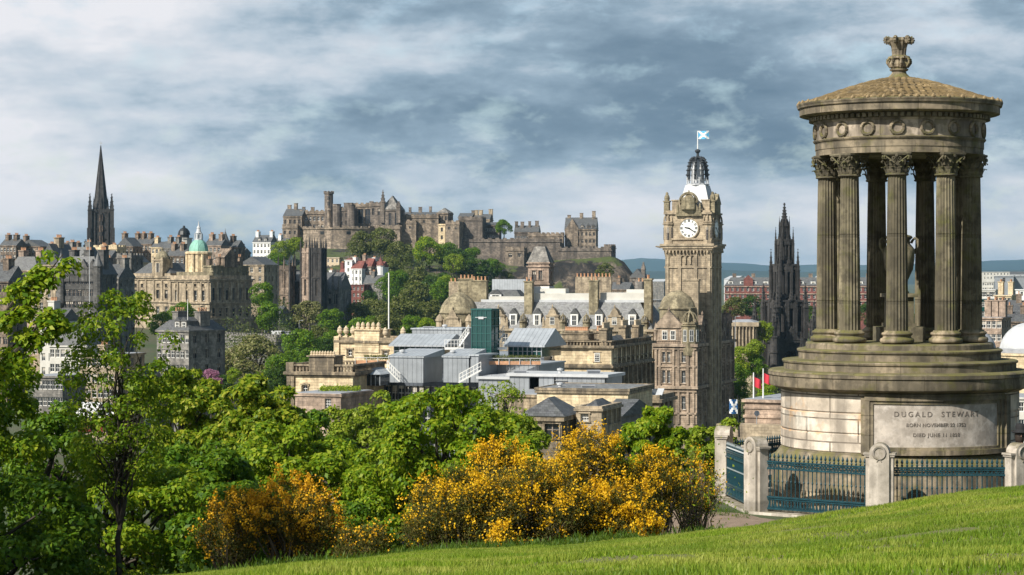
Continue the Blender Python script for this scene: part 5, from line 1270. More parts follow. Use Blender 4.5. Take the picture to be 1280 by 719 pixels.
t = MB(); t.cbox(W-2.2, 9.5, 5, 6, bk.lz(334), bk.lz(322)); t.gable(W-5, W+.6, 6, 13, bk.lz(322), 3.2, 'x'); t.obj('gable', 'brown', bk.root)
dx, dy = (225-213)*bk.u, 8.5; s_ = 3.6
t = MB(); t.lathe([(4.3, z0-1), (4.3, bk.lz(318)), (4.8, bk.lz(317)), (4.8, bk.lz(315)), (4.2, bk.lz(314))], 8, dx, dy)
for k in range(8): a = R(22.5+45*k); t.lathe([(.5, z0), (.5, bk.lz(318)), (.65, bk.lz(317.5))], 6, dx+4.3*math.cos(a), dy+4.3*math.sin(a))
t.obj('drum', 'cream', bk.root)
t = MB(); zz = bk.lz(315); hh = bk.lz(299.5)-zz
t.lathe([(3.4, zz), (3.4, zz+.3)]+[(3.3*math.cos(k/8*1.35), zz+.3+hh*math.sin(k/8*1.35)/math.sin(1.35)) for k in range(9)], 24, dx, dy, flute=lambda k: 1 if k % 3 else 1.04); t.obj('dome', 'copper', bk.root)
t = MB(); zz = bk.lz(300); t.lathe([(1.5, zz), (1.5, zz+.5), (1.1, zz+.6), (1.0, zz+2.4), (1.25, zz+2.6), (.9, zz+3.0), (.6, zz+4.2), (.75, zz+4.4), (.25, zz+5.2), (.12, zz+6.6), (0, zz+6.8)], 8, dx, dy)
for k in range(6): a = R(60*k); t.lathe([(.18, zz+.5), (.18, zz+2.4)], 5, dx+1.35*math.cos(a), dy+1.35*math.sin(a))
t.obj('lantern', 'leadw', bk.root)
bw_ = blk('bank_wing', 'left wing of the bank with a domed belfry turret and round attic window', 'building', (163, 784), (213, 773), 16, 346, 'tan', zb=-34)
for p in (170, 178, 197.5, 208): bw_.win('F', (p-163)*bw_.u, bw_.lz(373), 1.5, 3.0, 'dark'); bw_.win('F', (p-163)*bw_.u, bw_.lz(359), 1.2, 1.2, 'dark'); bw_.win('F', (p-163)*bw_.u, bw_.lz(392), 1.5, 2.6, 'sash')
for y, pr, h in ((347.5, .8, .5), (350, .4, .4), (378, .5, .5), (399, .5, .5)): bw_.band(bw_.lz(y), pr, h)
pilasters(bw_, 'F', 5, bw_.lz(378), bw_.lz(350), .7, .35); bw_.parapet(1.2, bal=False); bw_.finish(surround=.25, rec=.45)
bw_.hiproof(5.0, 'slate', 5)
t = MB(); x = (199-163)*bw_.u; zz = bw_.H; t.cbox(x, 1.6, 4.6, 4.6, zz, bw_.lz(324)); t.cbox(x, 1.6, 5.4, 5.4, bw_.lz(326), bw_.lz(324.5))
for sx in (-2.1, 2.1):
    for sy in (-2.1, 2.1): t.cbox(x+sx, 1.6+sy, .9, .9, zz, bw_.lz(322))
t.obj('belfry', 'tan', bw_.root); link('window', window_mesh('dark', 1.8, 3.2), bw_.root, (x, -.75, zz+1.6))
t = MB(); zz = bw_.lz(324); t.lathe([(2.5*math.cos(k/7*1.45), zz+3.0*math.sin(k/7*1.45)) for k in range(8)]+[(.3, zz+3.1), (.4, zz+3.6), (0, zz+4.4)], 14, x, 1.6); t.obj('belfry_dome', 'olive', bw_.root)
# terrace wall below the bank
b = blk('retaining_wall', 'long stone retaining wall with balustrade below the domed bank', 'wall', (240, 748), (345, 700), 3, 421, 'grey', zb=-36); b.parapet(1.3, cren=.9); b.band(b.lz(425), .3, .5); b.finish()

# ---------------------------------------------------------------- gothic spire of the hub, pinnacle helper
def pinn(b, x, y, r, z0, z1, zs, n=4, rot=math.pi/4, crock=3):
    """square shaft from z0 to z1 with crocketed spirelet up to zs"""
    b.ngon(x, y, r*1.2, n, z0, z1, None, rot); b.ngon(x, y, r*1.45, n, z1-r*.5, z1, None, rot)
    b.ngon(x, y, r*1.15, n, z1, zs, 0, rot)
    for k in range(crock):
        t = (k+.6)/(crock+.6); zz = z1+(zs-z1)*t; rr = r*1.15*(1-t)
        for q in range(n): a = rot+2*math.pi*q/n; b.cbox(x+rr*math.cos(a), y+rr*math.sin(a), r*.35, r*.35, zz, zz+r*.5)
    b.cbox(x, y, r*.5, r*.5, zs-(zs-z1)*.07, zs-(zs-z1)*.03)
hub = empty('church_spire', P(126, 330, 1150), R(12), 'tall black gothic steeple with a needle spire on the far left skyline', 'steeple'); hb0 = wz(330, 1150)
hz = lambda py: wz(py, 1150)-hb0
t = MB(); t.cbox(0, 0, 10.5, 10.5, -25, hz(262))
for k in range(4):
    for q in (-3.4, 0, 3.4):
        t.T = Matrix.Rotation(R(90*k), 4, 'Z'); t.cbox(q, -5.5, .9, .9, -20, hz(266)); t.box(-5.6, 5.6, -5.6, -5.3, hz(288), hz(286)); t.box(-5.6, 5.6, -5.6, -5.3, hz(300), hz(298.5)); t.gable(q-1.7, q+1.7, -5.7, -5.2, hz(266), 3.5, 'y') if q else None
t.T = None; t.obj('tower', 'soot', hub)
for sx in (-1, 1):
    for sy in (-1, 1): t = MB(); pinn(t, sx*5.6, sy*5.6, 1.15, -25, hz(262), hz(242)); t.cbox(sx*6.2, sy*6.2, 1.6, 1.6, -25, hz(285)); t.obj('pinnacle', 'soot', hub)
for sx, sy in ((0, -1), (1, 0), (0, 1), (-1, 0)): t = MB(); pinn(t, sx*3.6+.0, sy*3.6, .6, hz(264), hz(258), hz(246)); t.obj('pinnacle', 'soot', hub)
t = MB(); t.ngon(0, 0, 4.2, 8, hz(263), hz(251), .82, R(22.5)); t.ngon(0, 0, 3.5, 8, hz(252), hz(182), .04, R(22.5))
for k in range(8): a = R(22.5+45*k); t.tube((3.5*math.cos(a), 3.5*math.sin(a), hz(252)), (.15*math.cos(a), .15*math.sin(a), hz(182)), .3, .1, 4)
t.obj('spire', 'soot', hub)
t = MB(); t.tube((0, 0, hz(183)), (0, 0, hz(176.5)), .16, .12, 4); t.box(-.8, .8, -.12, .12, hz(179.5), hz(178.6)); t.obj('cross', 'leadw', hub)
t = MB(); [t.box(-.9+.0*k, .9, -5.95, -5.8, hz(303-k*13), hz(295-k*13)) for k in range(3)]; t.obj('louvre', 'sootb', hub)
t = MB(); e = empty('church_spirelet', P(107, 320, 1120), 0, 'little black spirelet just left of the great steeple', 'spirelet'); pinn(t, 0, 0, 1.7, -20, wz(316, 1120)-wz(320, 1120), wz(299, 1120)-wz(320, 1120)); t.obj('spire', 'soot', e)

# ---------------------------------------------------------------- old-town tenements on the left
def tene(label, x0, x1, yt, Y, mat, roof='gable', rh=3, cols=4, fl=6, D=10, ch=(), dY=None, ww=1.1, kind='sash', zb=-34, name='tenement', dormers=(), pots=4, rmat='slate', cren=0, fh=None):
    dx = wx(x1, Y)-wx(x0, Y); b = blk(name, label, name.replace('_', ' ').split()[-1] if name != 'tenement' else 'tenement', (x0, Y), (x1, Y-(dx*.3 if dY is None else dY)), D, yt, mat, zb=zb)
    fh = fh or 3.3; rows = []
    z = b.H-fh*.82
    while len(rows) < fl and z > 1: rows.append((z, fh*.55)); z -= fh
    b.grid('F', cols, rows, ww, kind=kind); b.grid('R', max(1, int(D/3.2)), rows, ww, kind='dark')
    b.band(b.H-.35, .3, .35)
    if cren: b.parapet(1.6, cren=cren)
    b.finish(rec=.25)
    if roof == 'gable': b.gableroof(rh, rmat, 'x')
    elif roof == 'gabley': b.gableroof(rh, rmat, 'y')
    elif roof == 'hip': b.hiproof(rh, rmat)
    elif roof == 'mansard': b.hiproof(rh, rmat, 2.2)
    else: b.flatroof('lead')
    for c in ch: b.chimney(c*b.W, D*.5, 1.6, 3.2, b.H, rh+1.6, 0, mat); 
    for c in ch:
        o = [q for q in b.root.children if q.name.startswith('chimney')][-len(ch):][ch.index(c)]
        pm = POTM.get(('pot', .8))
        for k in range(pots): link('chimney_pot', pm, o, (c*b.W, D*.5-1.2+2.4*k/max(1, pots-1), b.H+rh+1.9))
    for c in dormers: b.dormer('F', c*b.W, b.H+.1, 1.6, 1.9, 2.6, .5, .9, 'grey')
    return b
tene('warm stone tenement with rows of sash windows, behind the leafy branch', 11, 47, 338, 640, 'pink', 'mansard', 4, 6, 8, 11, (.2, .8), zb=-36, fh=3.1)
tene('rough stone gable-ended tenement between the warm tenement and the dark gothic one', 47, 76, 331, 628, 'tan', 'gabley', 6, 3, 8, 12, (.5,), zb=-36, ww=.9)
g = tene('dark gothic tenement with steep gables and many narrow windows', 76, 122, 343, 615, 'dgrey', 'mansard', 5, 9, 8, 12, (.1, .5, .9), zb=-36, kind='dark', dormers=(.3, .7))
for k in range(4):
    t = MB(); x = g.W*(k+.5)/4; t.box(x-1.3, x+1.3, -.3, .6, g.H-2, g.H+1.6); t.gable(x-1.5, x+1.5, -.45, .6, g.H+1.6, 2.6, 'y'); t.obj('gable', 'dgrey', g.root)
for x in (0, g.W): g.turret(x, .2, 1.3, g.H-8, g.H+2, 4)
tene('tall grey rubble tenement with a stepped dark roof behind the tree top', 122, 148, 347, 650, 'grey', 'gable', 4, 4, 7, 11, (.1, .9), zb=-36, kind='dark')
tene('plain grey stone tower house left of the bank wing', 146, 164, 322, 800, 'grey', 'flat', 0, 2, 8, 10, (), zb=-30, kind='dark', cren=1.2)
tene('orange stone turret house squeezed against the bank wing', 162, 175, 328, 812, 'cream', 'hip', 3, 2, 6, 8, (), zb=-30)
tene('dark slate roofed house at the left edge of the ridge', 0, 20, 307, 980, 'brown', 'gable', 3, 5, 6, 10, (.2, .7), zb=-25)
tene('broad brown gabled hall on the ridge above the leafy branch', 22, 50, 308, 990, 'brown', 'gabley', 3, 5, 6, 12, (.1,), zb=-25)
tene('low flat-topped brown block between the ridge hall and the spirelet', 52, 74, 312, 1000, 'pink', 'flat', 1, 5, 5, 10, (.3, .8), zb=-25)
tene('reddish brown block with chimneys, second left of the great steeple', 74, 96, 311, 1010, 'brown', 'flat', 1, 5, 5, 10, (.2, .8), zb=-25)
tene('slate roofed house below the little black spirelet', 70, 112, 326, 800, 'grey', 'mansard', 5, 6, 5, 10, (.3, .8), zb=-25, dormers=(.2, .5, .8))
tene('pale crenellated stone house at the foot of the great steeple', 117, 146, 311, 960, 'cream', 'flat', 0, 5, 6, 9, (.25, .7), zb=-25, cren=1.3)
tene('low cream house in front of the crenellated stone house', 112, 138, 322, 900, 'pink', 'gable', 3, 4, 6, 9, (.5,), zb=-25)
tene('dark rubble house with a tall gable right of the crenellated house', 146, 166, 308, 970, 'brown', 'gabley', 4, 4, 6, 10, (.2,), zb=-25)
tene('wide dark tenement with a chimney row on the skyline right of the steeple', 164, 189, 305, 985, 'brown', 'gable', 3, 6, 6, 10, (.1, .4, .75), zb=-25)
tene('cream gabled house on the skyline left of the white observatory', 189, 203, 309, 975, 'cream', 'gable', 2.5, 3, 6, 9, (.2,), zb=-25)
tene('grey tenement with small dark windows under the observatory', 202, 222, 310, 960, 'grey', 'gable', 3, 4, 6, 9, (.3, .8), zb=-25, kind='dark')
tene('brown tenement between the bank belfry and the green dome', 208, 230, 320, 880, 'brown', 'gable', 3, 4, 6, 9, (.2, .7), zb=-25)
tene('pinkish tenement right behind the green copper dome', 256, 276, 307, 930, 'pink', 'gable', 3, 4, 6, 9, (.2, .8), zb=-25)
g = tene('dark turreted tenement with a cone roof right of the green dome', 272, 296, 309, 940, 'brown', 'gable', 3, 5, 6, 9, (.6,), zb=-25); g.turret(g.W*.4, 0, 1.8, g.H-8, g.H+1.5, 5.5)
tene('low stone house with a lean-to roof below the white cottages', 299, 330, 331, 800, 'tan', 'gabley', 3, 3, 4, 14, (), zb=-30, dY=2.5)
tene('small dark tenement at the right end of the skyline row', 290, 303, 316, 950, 'grey', 'gable', 2, 3, 5, 9, (.5,), zb=-25)
# observatory with dark cap
e = empty('observatory', P(230, 310, 1000), 0, 'white round turret with a dark domed cap left of the green dome', 'observatory')
t = MB(); zz = lambda y: wz(y, 1000)-wz(310, 1000); t.lathe([(3.6, -20), (3.6, zz(299)), (4, zz(298.5)), (4, zz(297.5))], 12); t.obj('drum', 'render', e)
t = MB(); t.lathe([(2.4, zz(298)), (2.4, zz(294)), (2.9, zz(293.5)), (2.5, zz(289)), (1.6, zz(286)), (.6, zz(284.5)), (.5, zz(282.5)), (0, zz(282))], 12); t.obj('cap', 'black', e)
# white houses and slate roof low on the left, partly behind the tree
tene('white rendered house with small dark windows half hidden by the left tree', 50, 76, 402, 520, 'render', 'gable', 3, 3, 5, 10, (.2,), zb=-36, ww=.9)
tene('long low white building with a dark slate roof behind the left tree', 62, 108, 432, 500, 'render', 'mansard', 3.2, 7, 3, 12, (), zb=-36)
g = tene('grey stone corner block with a white bay and a flagpole, right of the tall tree', 196, 236, 413, 480, 'grey', 'mansard', 2.2, 7, 5, 12, (.15, .85), zb=-36, dY=5, dormers=(.6, .8))
t = MB(); t.tube((g.W-1.2, 1, g.H), (g.W-1.2, 1, g.H+6.8), .1, .06, 5); t.obj('flagpole', 'white', g.root)
tene('pale block with a flat roof glimpsed behind the tall tree trunk', 100, 150, 443, 470, 'tan', 'flat', 0, 7, 4, 12, (.3,), zb=-36)
tene('grey terrace seen between the leaves of the left tree', 40, 78, 470, 440, 'grey', 'flat', 0, 6, 4, 10, (), zb=-36)
tene('dark tenement edge at the far left behind the branch', -12, 10, 352, 560, 'brown', 'gable', 4, 3, 8, 10, (.5,), zb=-36, kind='dark')
for k, (px, yt, h) in enumerate(((211, 302, 9), (285, 309, 10), (297, 304, 14), (290, 312, 8))):
    e = empty('mast', P(px, yt+h, 1000), 0, ['thin mast on a roof left of the white observatory', 'short mast right of the cone roofed turret', 'tall pale mast on the skyline left of the white cottages', 'small aerial beside the tall pale mast'][k], 'mast', 'rooftop masts')
    t = MB(); t.tube((0, 0, -6), (0, 0, wz(yt, 1000)-wz(yt+h, 1000)), .3, .15, 5); t.tube((-1.0, 0, .5), (1.0, 0, .5), .12, n=4); t.obj('pole', 'leadw', e)
e = empty('flagpole', P(112, 330, 600), 0, 'thin pale flagpole rising in front of the dark gothic tenement', 'flagpole'); t = MB(); t.tube((0, 0, -14), (0, 0, 7), .12, .08, 5); t.obj('pole', 'leadw', e)
e = empty('flagpole', P(486, 411, 330), 0, 'tall white flagpole standing behind the cream house with urns', 'flagpole'); t = MB(); t.tube((0, 0, -18), (0, 0, wz(341, 330)-wz(411, 330)), .14, .1, 6); t.obj('pole', 'white', e)

# ---------------------------------------------------------------- college towers and church
def ptower(name, label, x0, x1, yb, ypin, Y, D, mat, zb=-30, rot=.35, cat='tower'):
    dx = wx(x1, Y)-wx(x0, Y); b = blk(name, label, cat, (x0, Y), (x1, Y-dx*rot), D, yb, mat, zb=zb)
    for f, L in (('F', b.W), ('R', D)):
        for z in (b.H-9, b.H-19): b.win(f, L/2, z, L*.24, 6.5, 'dark')
    for q in (2, 12, 22): b.band(b.H-q, .25, .5)
    b.finish(rec=.6)
    hp = wz(ypin, Y)-b.zt
    for x in (0, b.W):
        for y in (0, D): t = MB(); pinn(t, x, y, .38, 0, b.H+hp*.25, b.H+hp); t.obj('pinnacle', 'soot', b.root)
    for x, y in ((b.W/2, 0), (b.W, D/2)): t = MB(); pinn(t, x, y, .25, b.H-12, b.H+hp*.1, b.H+hp*.6); t.obj('pinnacle', mat, b.root)
    return b
ptower('gothic_tower', 'lower brown gothic tower with pinnacles, left of the twin towers', 348, 362, 332, 318, 880, 5.5, 'brown')
ptower('gothic_tower', 'left of the twin gothic towers below the castle', 376, 387, 310, 296, 880, 5, 'pink')
ptower('gothic_tower', 'right of the twin gothic towers, darker, below the castle', 390, 401, 310, 296, 876, 5, 'soot')
g = tene('dark gothic range joining the lower tower to the twin towers', 360, 392, 352, 884, 'soot', 'gable', 4, 6, 3, 12, (), zb=-30, kind='dark', name='college_range', fh=6)
g = tene('grey gothic church nave stepping down right of the twin towers', 401, 424, 362, 890, 'grey', 'gable', 7, 5, 2, 14, (), zb=-30, kind='dark', name='church', fh=7)
for k in range(4): t = MB(); pinn(t, g.W*k/3, -.3, .6, 0, g.H+1, g.H+6); t.obj('pinnacle', 'grey', g.root)
tene('brown stone house with a slate roof between the garden trees and the gothic tower', 322, 350, 392, 860, 'grey', 'gable', 3, 5, 2, 10, (.3,), zb=-30, name='house')
# white houses by the esplanade
g = tene('white house with steep dark gables left of the castle rock', 316, 338, 303, 1180, 'white', 'gable', 4, 5, 5, 10, (.1, .9), zb=-20, name='house', dormers=(.35, .7))
tene('lower white gabled house directly left of the castle rock', 336, 357, 307, 1190, 'white', 'gable', 4, 4, 5, 10, (.5,), zb=-20, name='house')
# Ramsay Garden style group
for a in ((409, 424, 352, 1120, 'white', 'dark crow-stepped white house at the left of the red roofed group', 'slate', 4), (424, 432, 343, 1118, 'red', 'narrow red gabled house next to the tall white stair tower', 'red', 4),
          (431, 440, 325, 1110, 'white', 'tall plain white stair tower in the red roofed group', 'red', 1), (439, 452, 336, 1108, 'white', 'white bay-windowed house with red roof right of the stair tower', 'red', 4),
          (451, 464, 333, 1112, 'pink', 'pink harled house with a red gable in the middle of the group', 'red', 4), (463, 478, 334, 1116, 'white', 'white turreted house at the right end of the red roofed group', 'red', 3)):
    g = tene(a[5], a[0], a[1], a[2], a[3], a[4], 'gable' if a[2] != 325 else 'hip', a[7], 3 if a[2] != 325 else 1, 5, 9, (.1,) if a[2] != 325 else (), zb=-30, name='house', rmat=a[6], kind='sash')
    if a[0] in (463, 409): g.turret(g.W*.85, 0, 2.0, g.H-7, g.H+.5, 4.5, 'white', 'red')
    if a[0] == 439:
        for x in (.2, .8): t = MB(); t.box(g.W*x-.15, g.W*x+.15, -.4, 0, g.H-8, g.H); t.obj('balcony_post', 'white', g.root)
tene('dark red brick lower house below the tall white stair tower', 425, 455, 356, 1090, 'red', 'flat', 0, 6, 3, 8, (), zb=-30, name='house')
tene('dark slate house below the turreted white house', 455, 478, 354, 1095, 'grey', 'gable', 4, 4, 3, 8, (.4,), zb=-30, name='house')
tene('orange scaffold-wrapped gable behind the red roofed group', 402, 424, 322, 1200, 'potc', 'flat', 0, 4, 2, 6, (), zb=-10, name='building')

# ---------------------------------------------------------------- castle
def cas(label, x0, x1, yt, yb, Y=1330, D=14, mat='castle', cols=0, rows=1, wy=None, cren=1.6, roof=None, rh=4, ch=(), name='castle_block', dY=2, cat='castle building', ww=1.4, wh=2.4, kind='dark', rmat='slate'):
    b = blk(name, label, cat, (x0, Y), (x1, Y-dY), D, yt, mat, zb=min(wz(yb, Y), 30)-6, group=None)
    if cols:
        for r in range(rows):
            z = b.H-2.2-wh-r*(wh+2.2)
            for k in range(cols): b.win('F', b.W*(k+.5)/cols, z, ww, wh, kind)
            b.win('R', D/2, z, ww, wh, kind)
    b.band(b.H-.9, .4, .5)
    if cren: b.parapet(1.7, .7, cren=cren)
    b.finish(rec=.5)
    if roof: (b.hiproof if roof == 'hip' else b.gableroof)(rh, rmat)
    for c in ch: b.chimney(c*b.W, D*(.3+.3*((c*7.3+x0) % 1)), 1.4+1.1*((c*5.1+x1) % 1), 1.8, b.H, (rh if roof else 0)+1.2+2.4*((c*3.7+x0*.61) % 1), 0, mat)
    return b
cas('castle palace range with rows of pale windows under the clock turret', 375, 421, 266, 300, cols=9, rows=3, D=16, kind='sash', ch=(.05, .3), wh=2.6)
cas('slate roofed end of the castle palace at its far left', 354, 377, 270, 300, 1326, 16, cols=4, rows=2, cren=0, roof='gable', rh=4.5, ch=(.12, .5), name='castle_house')
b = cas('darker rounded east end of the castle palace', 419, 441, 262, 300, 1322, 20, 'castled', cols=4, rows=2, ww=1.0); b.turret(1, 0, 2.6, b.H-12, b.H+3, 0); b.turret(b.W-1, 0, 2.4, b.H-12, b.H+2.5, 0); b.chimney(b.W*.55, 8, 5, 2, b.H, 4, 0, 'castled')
e = empty('castle_turret', P(411, 266, 1328), 0, 'tall flat-topped castle clock turret rising above the palace', 'turret'); zz = lambda y: wz(y, 1328)-wz(266, 1328)
t = MB(); t.lathe([(2.6, -12), (2.6, zz(243)), (3.1, zz(242.5)), (3.1, zz(240.5)), (2.2, zz(240))], 8)
for k in range(8): a = R(45*k); t.cbox(2.6*math.cos(a), 2.6*math.sin(a), 1, 1, zz(240.6), zz(239))
t.obj('shaft', 'castled', e); t = MB(); t.lathe([(1.1, -8), (1.1, zz(264)), (1.5, zz(263.5)), (1.0, zz(262)), (.3, zz(260.5)), (0, zz(260))], 8, .6, -5); t.obj('cap_house', 'castle', e)
for z in (248, 255): link('window', window_mesh('dark', 1.2, 2.2), e, (0, -2.55, zz(z+2)))
b = cas('castle great hall front with three tall arched recesses', 438, 464, 257, 300, 1330, 14, cols=3, rows=1, ww=3.2, wh=8.5, ch=(.9,), name='castle_hall')
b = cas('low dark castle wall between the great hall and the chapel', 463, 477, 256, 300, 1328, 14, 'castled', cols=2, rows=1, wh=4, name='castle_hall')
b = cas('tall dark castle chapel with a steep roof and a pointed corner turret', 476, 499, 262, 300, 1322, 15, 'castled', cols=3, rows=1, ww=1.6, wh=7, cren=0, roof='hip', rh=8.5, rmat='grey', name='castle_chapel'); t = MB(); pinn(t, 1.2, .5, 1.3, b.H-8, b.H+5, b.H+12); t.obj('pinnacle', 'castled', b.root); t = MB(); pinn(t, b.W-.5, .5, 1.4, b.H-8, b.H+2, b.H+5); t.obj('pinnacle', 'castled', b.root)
# half-moon battery: curved curtain wall
e = empty('battery_wall', P(428, 306, 1338), 0, 'great curved battery wall sweeping below the castle palace', 'castle wall'); zz = lambda y: wz(y, 1312)-wz(306, 1338)
t = MB(); Rr = 27.0; t.lathe([(Rr+1.5, -22), (Rr, zz(303)), (Rr, zz(287)), (Rr+.5, zz(286.5)), (Rr+.5, zz(284.5)), (Rr-1, zz(284.5)), (Rr-1, zz(287)), (.1, zz(287))], 64, closed=False)
for k in range(46):
    if k % 3 != 2: a = R(180+k*4+1); t.T = Matrix.Rotation(a, 4, 'Z'); t.box(Rr-1, Rr+.45, -.9, .9, zz(284.6), zz(282.6)); t.T = None
t.obj('wall', 'castle', e)
for a in (-112, -78, -55): 
    aa = R(a); t = MB(); t.T = Matrix.Translation((math.cos(aa)*Rr, math.sin(aa)*Rr, zz(293))) @ Matrix.Rotation(aa+math.pi/2, 4, 'Z'); t.box(-1.2, 1.2, -.12, .2, 0, 1.8); t.obj('gun_port', 'black', e)
cas('straight castle curtain wall left of the curved battery, above the trees', 353, 372, 284, 312, 1322, 12, 'castle', 3, 1, name='castle_wall', cat='castle wall', wh=2)
cas('pale castle curtain wall running right from the battery', 470, 500, 285, 318, 1318, 10, 'castle', 0, cren=2, name='castle_wall', cat='castle wall')
cas('mid-brown castle wall below the chapel, over the treetops', 476, 520, 278, 318, 1324, 12, 'castle', 3, 1, name='castle_wall', cat='castle wall', wh=1.6)
cas('long brown castle wall climbing to the gatehouse', 500, 548, 271, 320, 1326, 12, 'castle', 4, 1, name='castle_wall', cat='castle wall', wh=1.4, dY=0)
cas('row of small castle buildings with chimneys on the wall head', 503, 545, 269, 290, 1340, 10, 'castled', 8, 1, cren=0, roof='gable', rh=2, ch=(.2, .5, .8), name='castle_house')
cas('squat round-roofed castle tower in the middle of the skyline', 546, 560, 266, 300, 1332, 10, 'castle', 3, 1, cren=0, roof='hip', rh=3, rmat='grey', name='castle_tower')
cas('sunlit cream castle tower on the wall face', 548, 556.5, 280, 318, 1312, 6, 'cream', 1, 2, cren=0, name='castle_tower', dY=1)
cas('brown battlemented gate tower right of the cream tower', 557, 574, 279, 325, 1308, 12, 'castle', 2, 1, name='castle_tower', wh=1.6)
cas('dark angled bastion wall at the centre of the castle', 574, 603, 274, 330, 1316, 14, 'castled', 0, name='castle_wall', cat='castle wall')
b = cas('slate roofed castle house above the dark bastion', 573, 590, 271, 300, 1340, 10, 'castled', 4, 1, cren=0, roof='gable', rh=2.4, name='castle_house', ch=(.95,))
b = cas('pale castle officers house with four chimneys on the skyline', 592, 612, 274, 300, 1338, 10, 'tan', 5, 2, cren=0, roof='gable', rh=3.2, kind='sash', ch=(.08, .35, .95), name='castle_house', wh=1.8)
b = cas('long castle barrack with two rows of bright windows', 600, 624, 281, 303, 1326, 8, 'castled', 8, 3, cren=0, roof='gable', rh=1.6, kind='sash', name='castle_barrack', ww=1.3, wh=1.7)
b = cas('dark gabled castle houses right of the skyline tree', 643, 673, 290, 312, 1336, 10, 'castled', 8, 1, cren=0, roof='gable', rh=4, ch=(.05, .3, .6, .9), name='castle_house', kind='sash', wh=1.6)
cas('long grey lower castle wall with battlements under the barracks', 573, 700, 301, 338, 1312, 8, 'castled', 0, cren=2.2, name='castle_wall', cat='castle wall')
cas('lit stone gun bastion projecting from the lower castle wall', 632, 655, 312, 345, 1300, 10, 'castle', 2, 1, cren=1.6, name='castle_bastion', wh=2.2, ww=2.2, cat='castle wall')
cas('brown battlemented block left of the western gabled building', 660, 704, 294, 318, 1322, 10, 'castle', 8, 1, cren=1.4, name='castle_wall', cat='castle wall', wh=1.8)
b = cas('tall western castle building with crow-stepped gables and big chimneys', 706, 745, 286, 316, 1326, 18, 'castle', 8, 4, cren=0, roof='gable', rh=7, kind='dark', ch=(.1, .5, .9), name='castle_building', wh=2.0, ww=1.2)
t = MB(); t.box(1, 8, -.6, .5, 0, b.H); t.gable(.6, 8.4, -.7, 6, b.H, 6, 'y'); t.obj('gable', 'castle', b.root)
for x in (10.5, 14, 17): b.dormer('F', x, b.H, 1.6, 2.0, 3, .2, 1.2, 'castle', 'dark')
cas('low castle wall running right from the western building to the cliff edge', 698, 764, 312, 335, 1306, 8, 'castled', 0, cren=1.8, name='castle_wall', cat='castle wall')
cas('narrow guard tower at the right end of the castle wall', 755, 764, 309, 335, 1308, 7, 'castled', 1, 1, cren=1.2, name='castle_tower', wh=1.5)

# ---------------------------------------------------------------- dark gothic monument with open arches
sm_ = empty('gothic_monument', (wx(980.5, 670), 670, -36), R(20), 'soot-black open gothic spire monument with four corner turrets beyond the flags', 'monument')
sz = lambda y: wz(y, 670)+36
t = MB()
for sx in (-1, 1):
    for sy in (-1, 1):
        t.cbox(sx*4.0, sy*4.0, 2.3, 2.3, 0, sz(424))
        for q in (0, 1): t.cbox(sx*(4.0+1.0*q), sy*(4.0+1.0*(1-q)), 1.1, 1.1, 0, sz(430))
t.obj('piers', 'soot', sm_)
t = MB()
for k in range(4):
    t.T = Matrix.Rotation(R(90*k), 4, 'Z'); pr = None
    zs, zp = sz(462), sz(437)
    for s_ in (-1, 1):
        pr = None
        for i in range(9):
            u = i/8; p_ = (s_*2.9*math.cos(u*math.pi/2)**.9 if i < 8 else 0, -4.0, zs+(zp-zs)*math.sin(u*math.pi/2)**1.0)
            if pr: t.tube(pr, p_, .55, .55, 5)
            if pr:
                a = t.p(pr[0], -4.3, pr[2]); b_ = t.p(p_[0], -4.3, p_[2]); c_ = t.p(p_[0], -4.3, sz(424)); d_ = t.p(pr[0], -4.3, sz(424))
                t.face(*((a, b_, c_, d_) if s_ < 0 else (b_, a, d_, c_))); a = t.p(pr[0], -3.7, pr[2]); b_ = t.p(p_[0], -3.7, p_[2]); c_ = t.p(p_[0], -3.7, sz(424)); d_ = t.p(pr[0], -3.7, sz(424)); t.face(a, d_, c_, b_)
            pr = p_
    t.gable(-3.2, 3.2, -4.9, -4.2, sz(428), 5.0, 'y'); t.box(-5, 5, -5.0, -4.4, sz(425), sz(423))
t.T = None; t.cbox(0, 0, 8, 8, sz(427), sz(422)); t.obj('arches', 'soot', sm_)
def stage(r, ya, yb, pin, nm='stage', mat='soot', open_=True):
    t = MB(); z0, z1 = sz(ya), sz(yb)
    for k in range(4):
        t.T = Matrix.Rotation(R(90*k), 4, 'Z')
        for q in (-1, -.33, .33, 1): t.cbox(q*r, -r, r*.28, r*.28, z0, z1)
        t.box(-r, r, -r-.1, -r+.25, z1-(z1-z0)*.14, z1); t.box(-r, r, -r-.1, -r+.25, z0, z0+(z1-z0)*.18)
        t.gable(-r*.6, r*.6, -r-.35, -r, z1-(z1-z0)*.2, (z1-z0)*.35, 'y'); t.box(-r*1.1, r*1.1, -r*1.12, -r, z1-.3, z1+.25)
    t.T = None; t.cbox(0, 0, r*.75, r*.75, z0, z1); t.obj(nm, mat, sm_)
    for sx in (-1, 1):
        for sy in (-1, 1): t = MB(); pinn(t, sx*r*1.12, sy*r*1.12, r*.2, z0, z1-(z1-z0)*.15, z1+pin, crock=4); t.obj('pinnacle', mat, sm_)
    for k in range(4):
        t = MB(); t.T = Matrix.Rotation(R(90*k), 4, 'Z'); pinn(t, 0, -r*1.05, r*.15, z1, z1+.6, z1+pin*.7); t.obj('pinnacle', mat, sm_)
stage(4.2, 423, 376, 5.5); stage(2.7, 376, 331, 5.0); stage(1.75, 331, 300, 4.0); stage(1.0, 300, 279, 2.2)
t = MB(); t.cbox(0, 0, 5.9, 5.9, sz(377), sz(375.5)); t.cbox(0, 0, 4.1, 4.1, sz(332), sz(330.5)); t.obj('gallery', 'sootb', sm_)
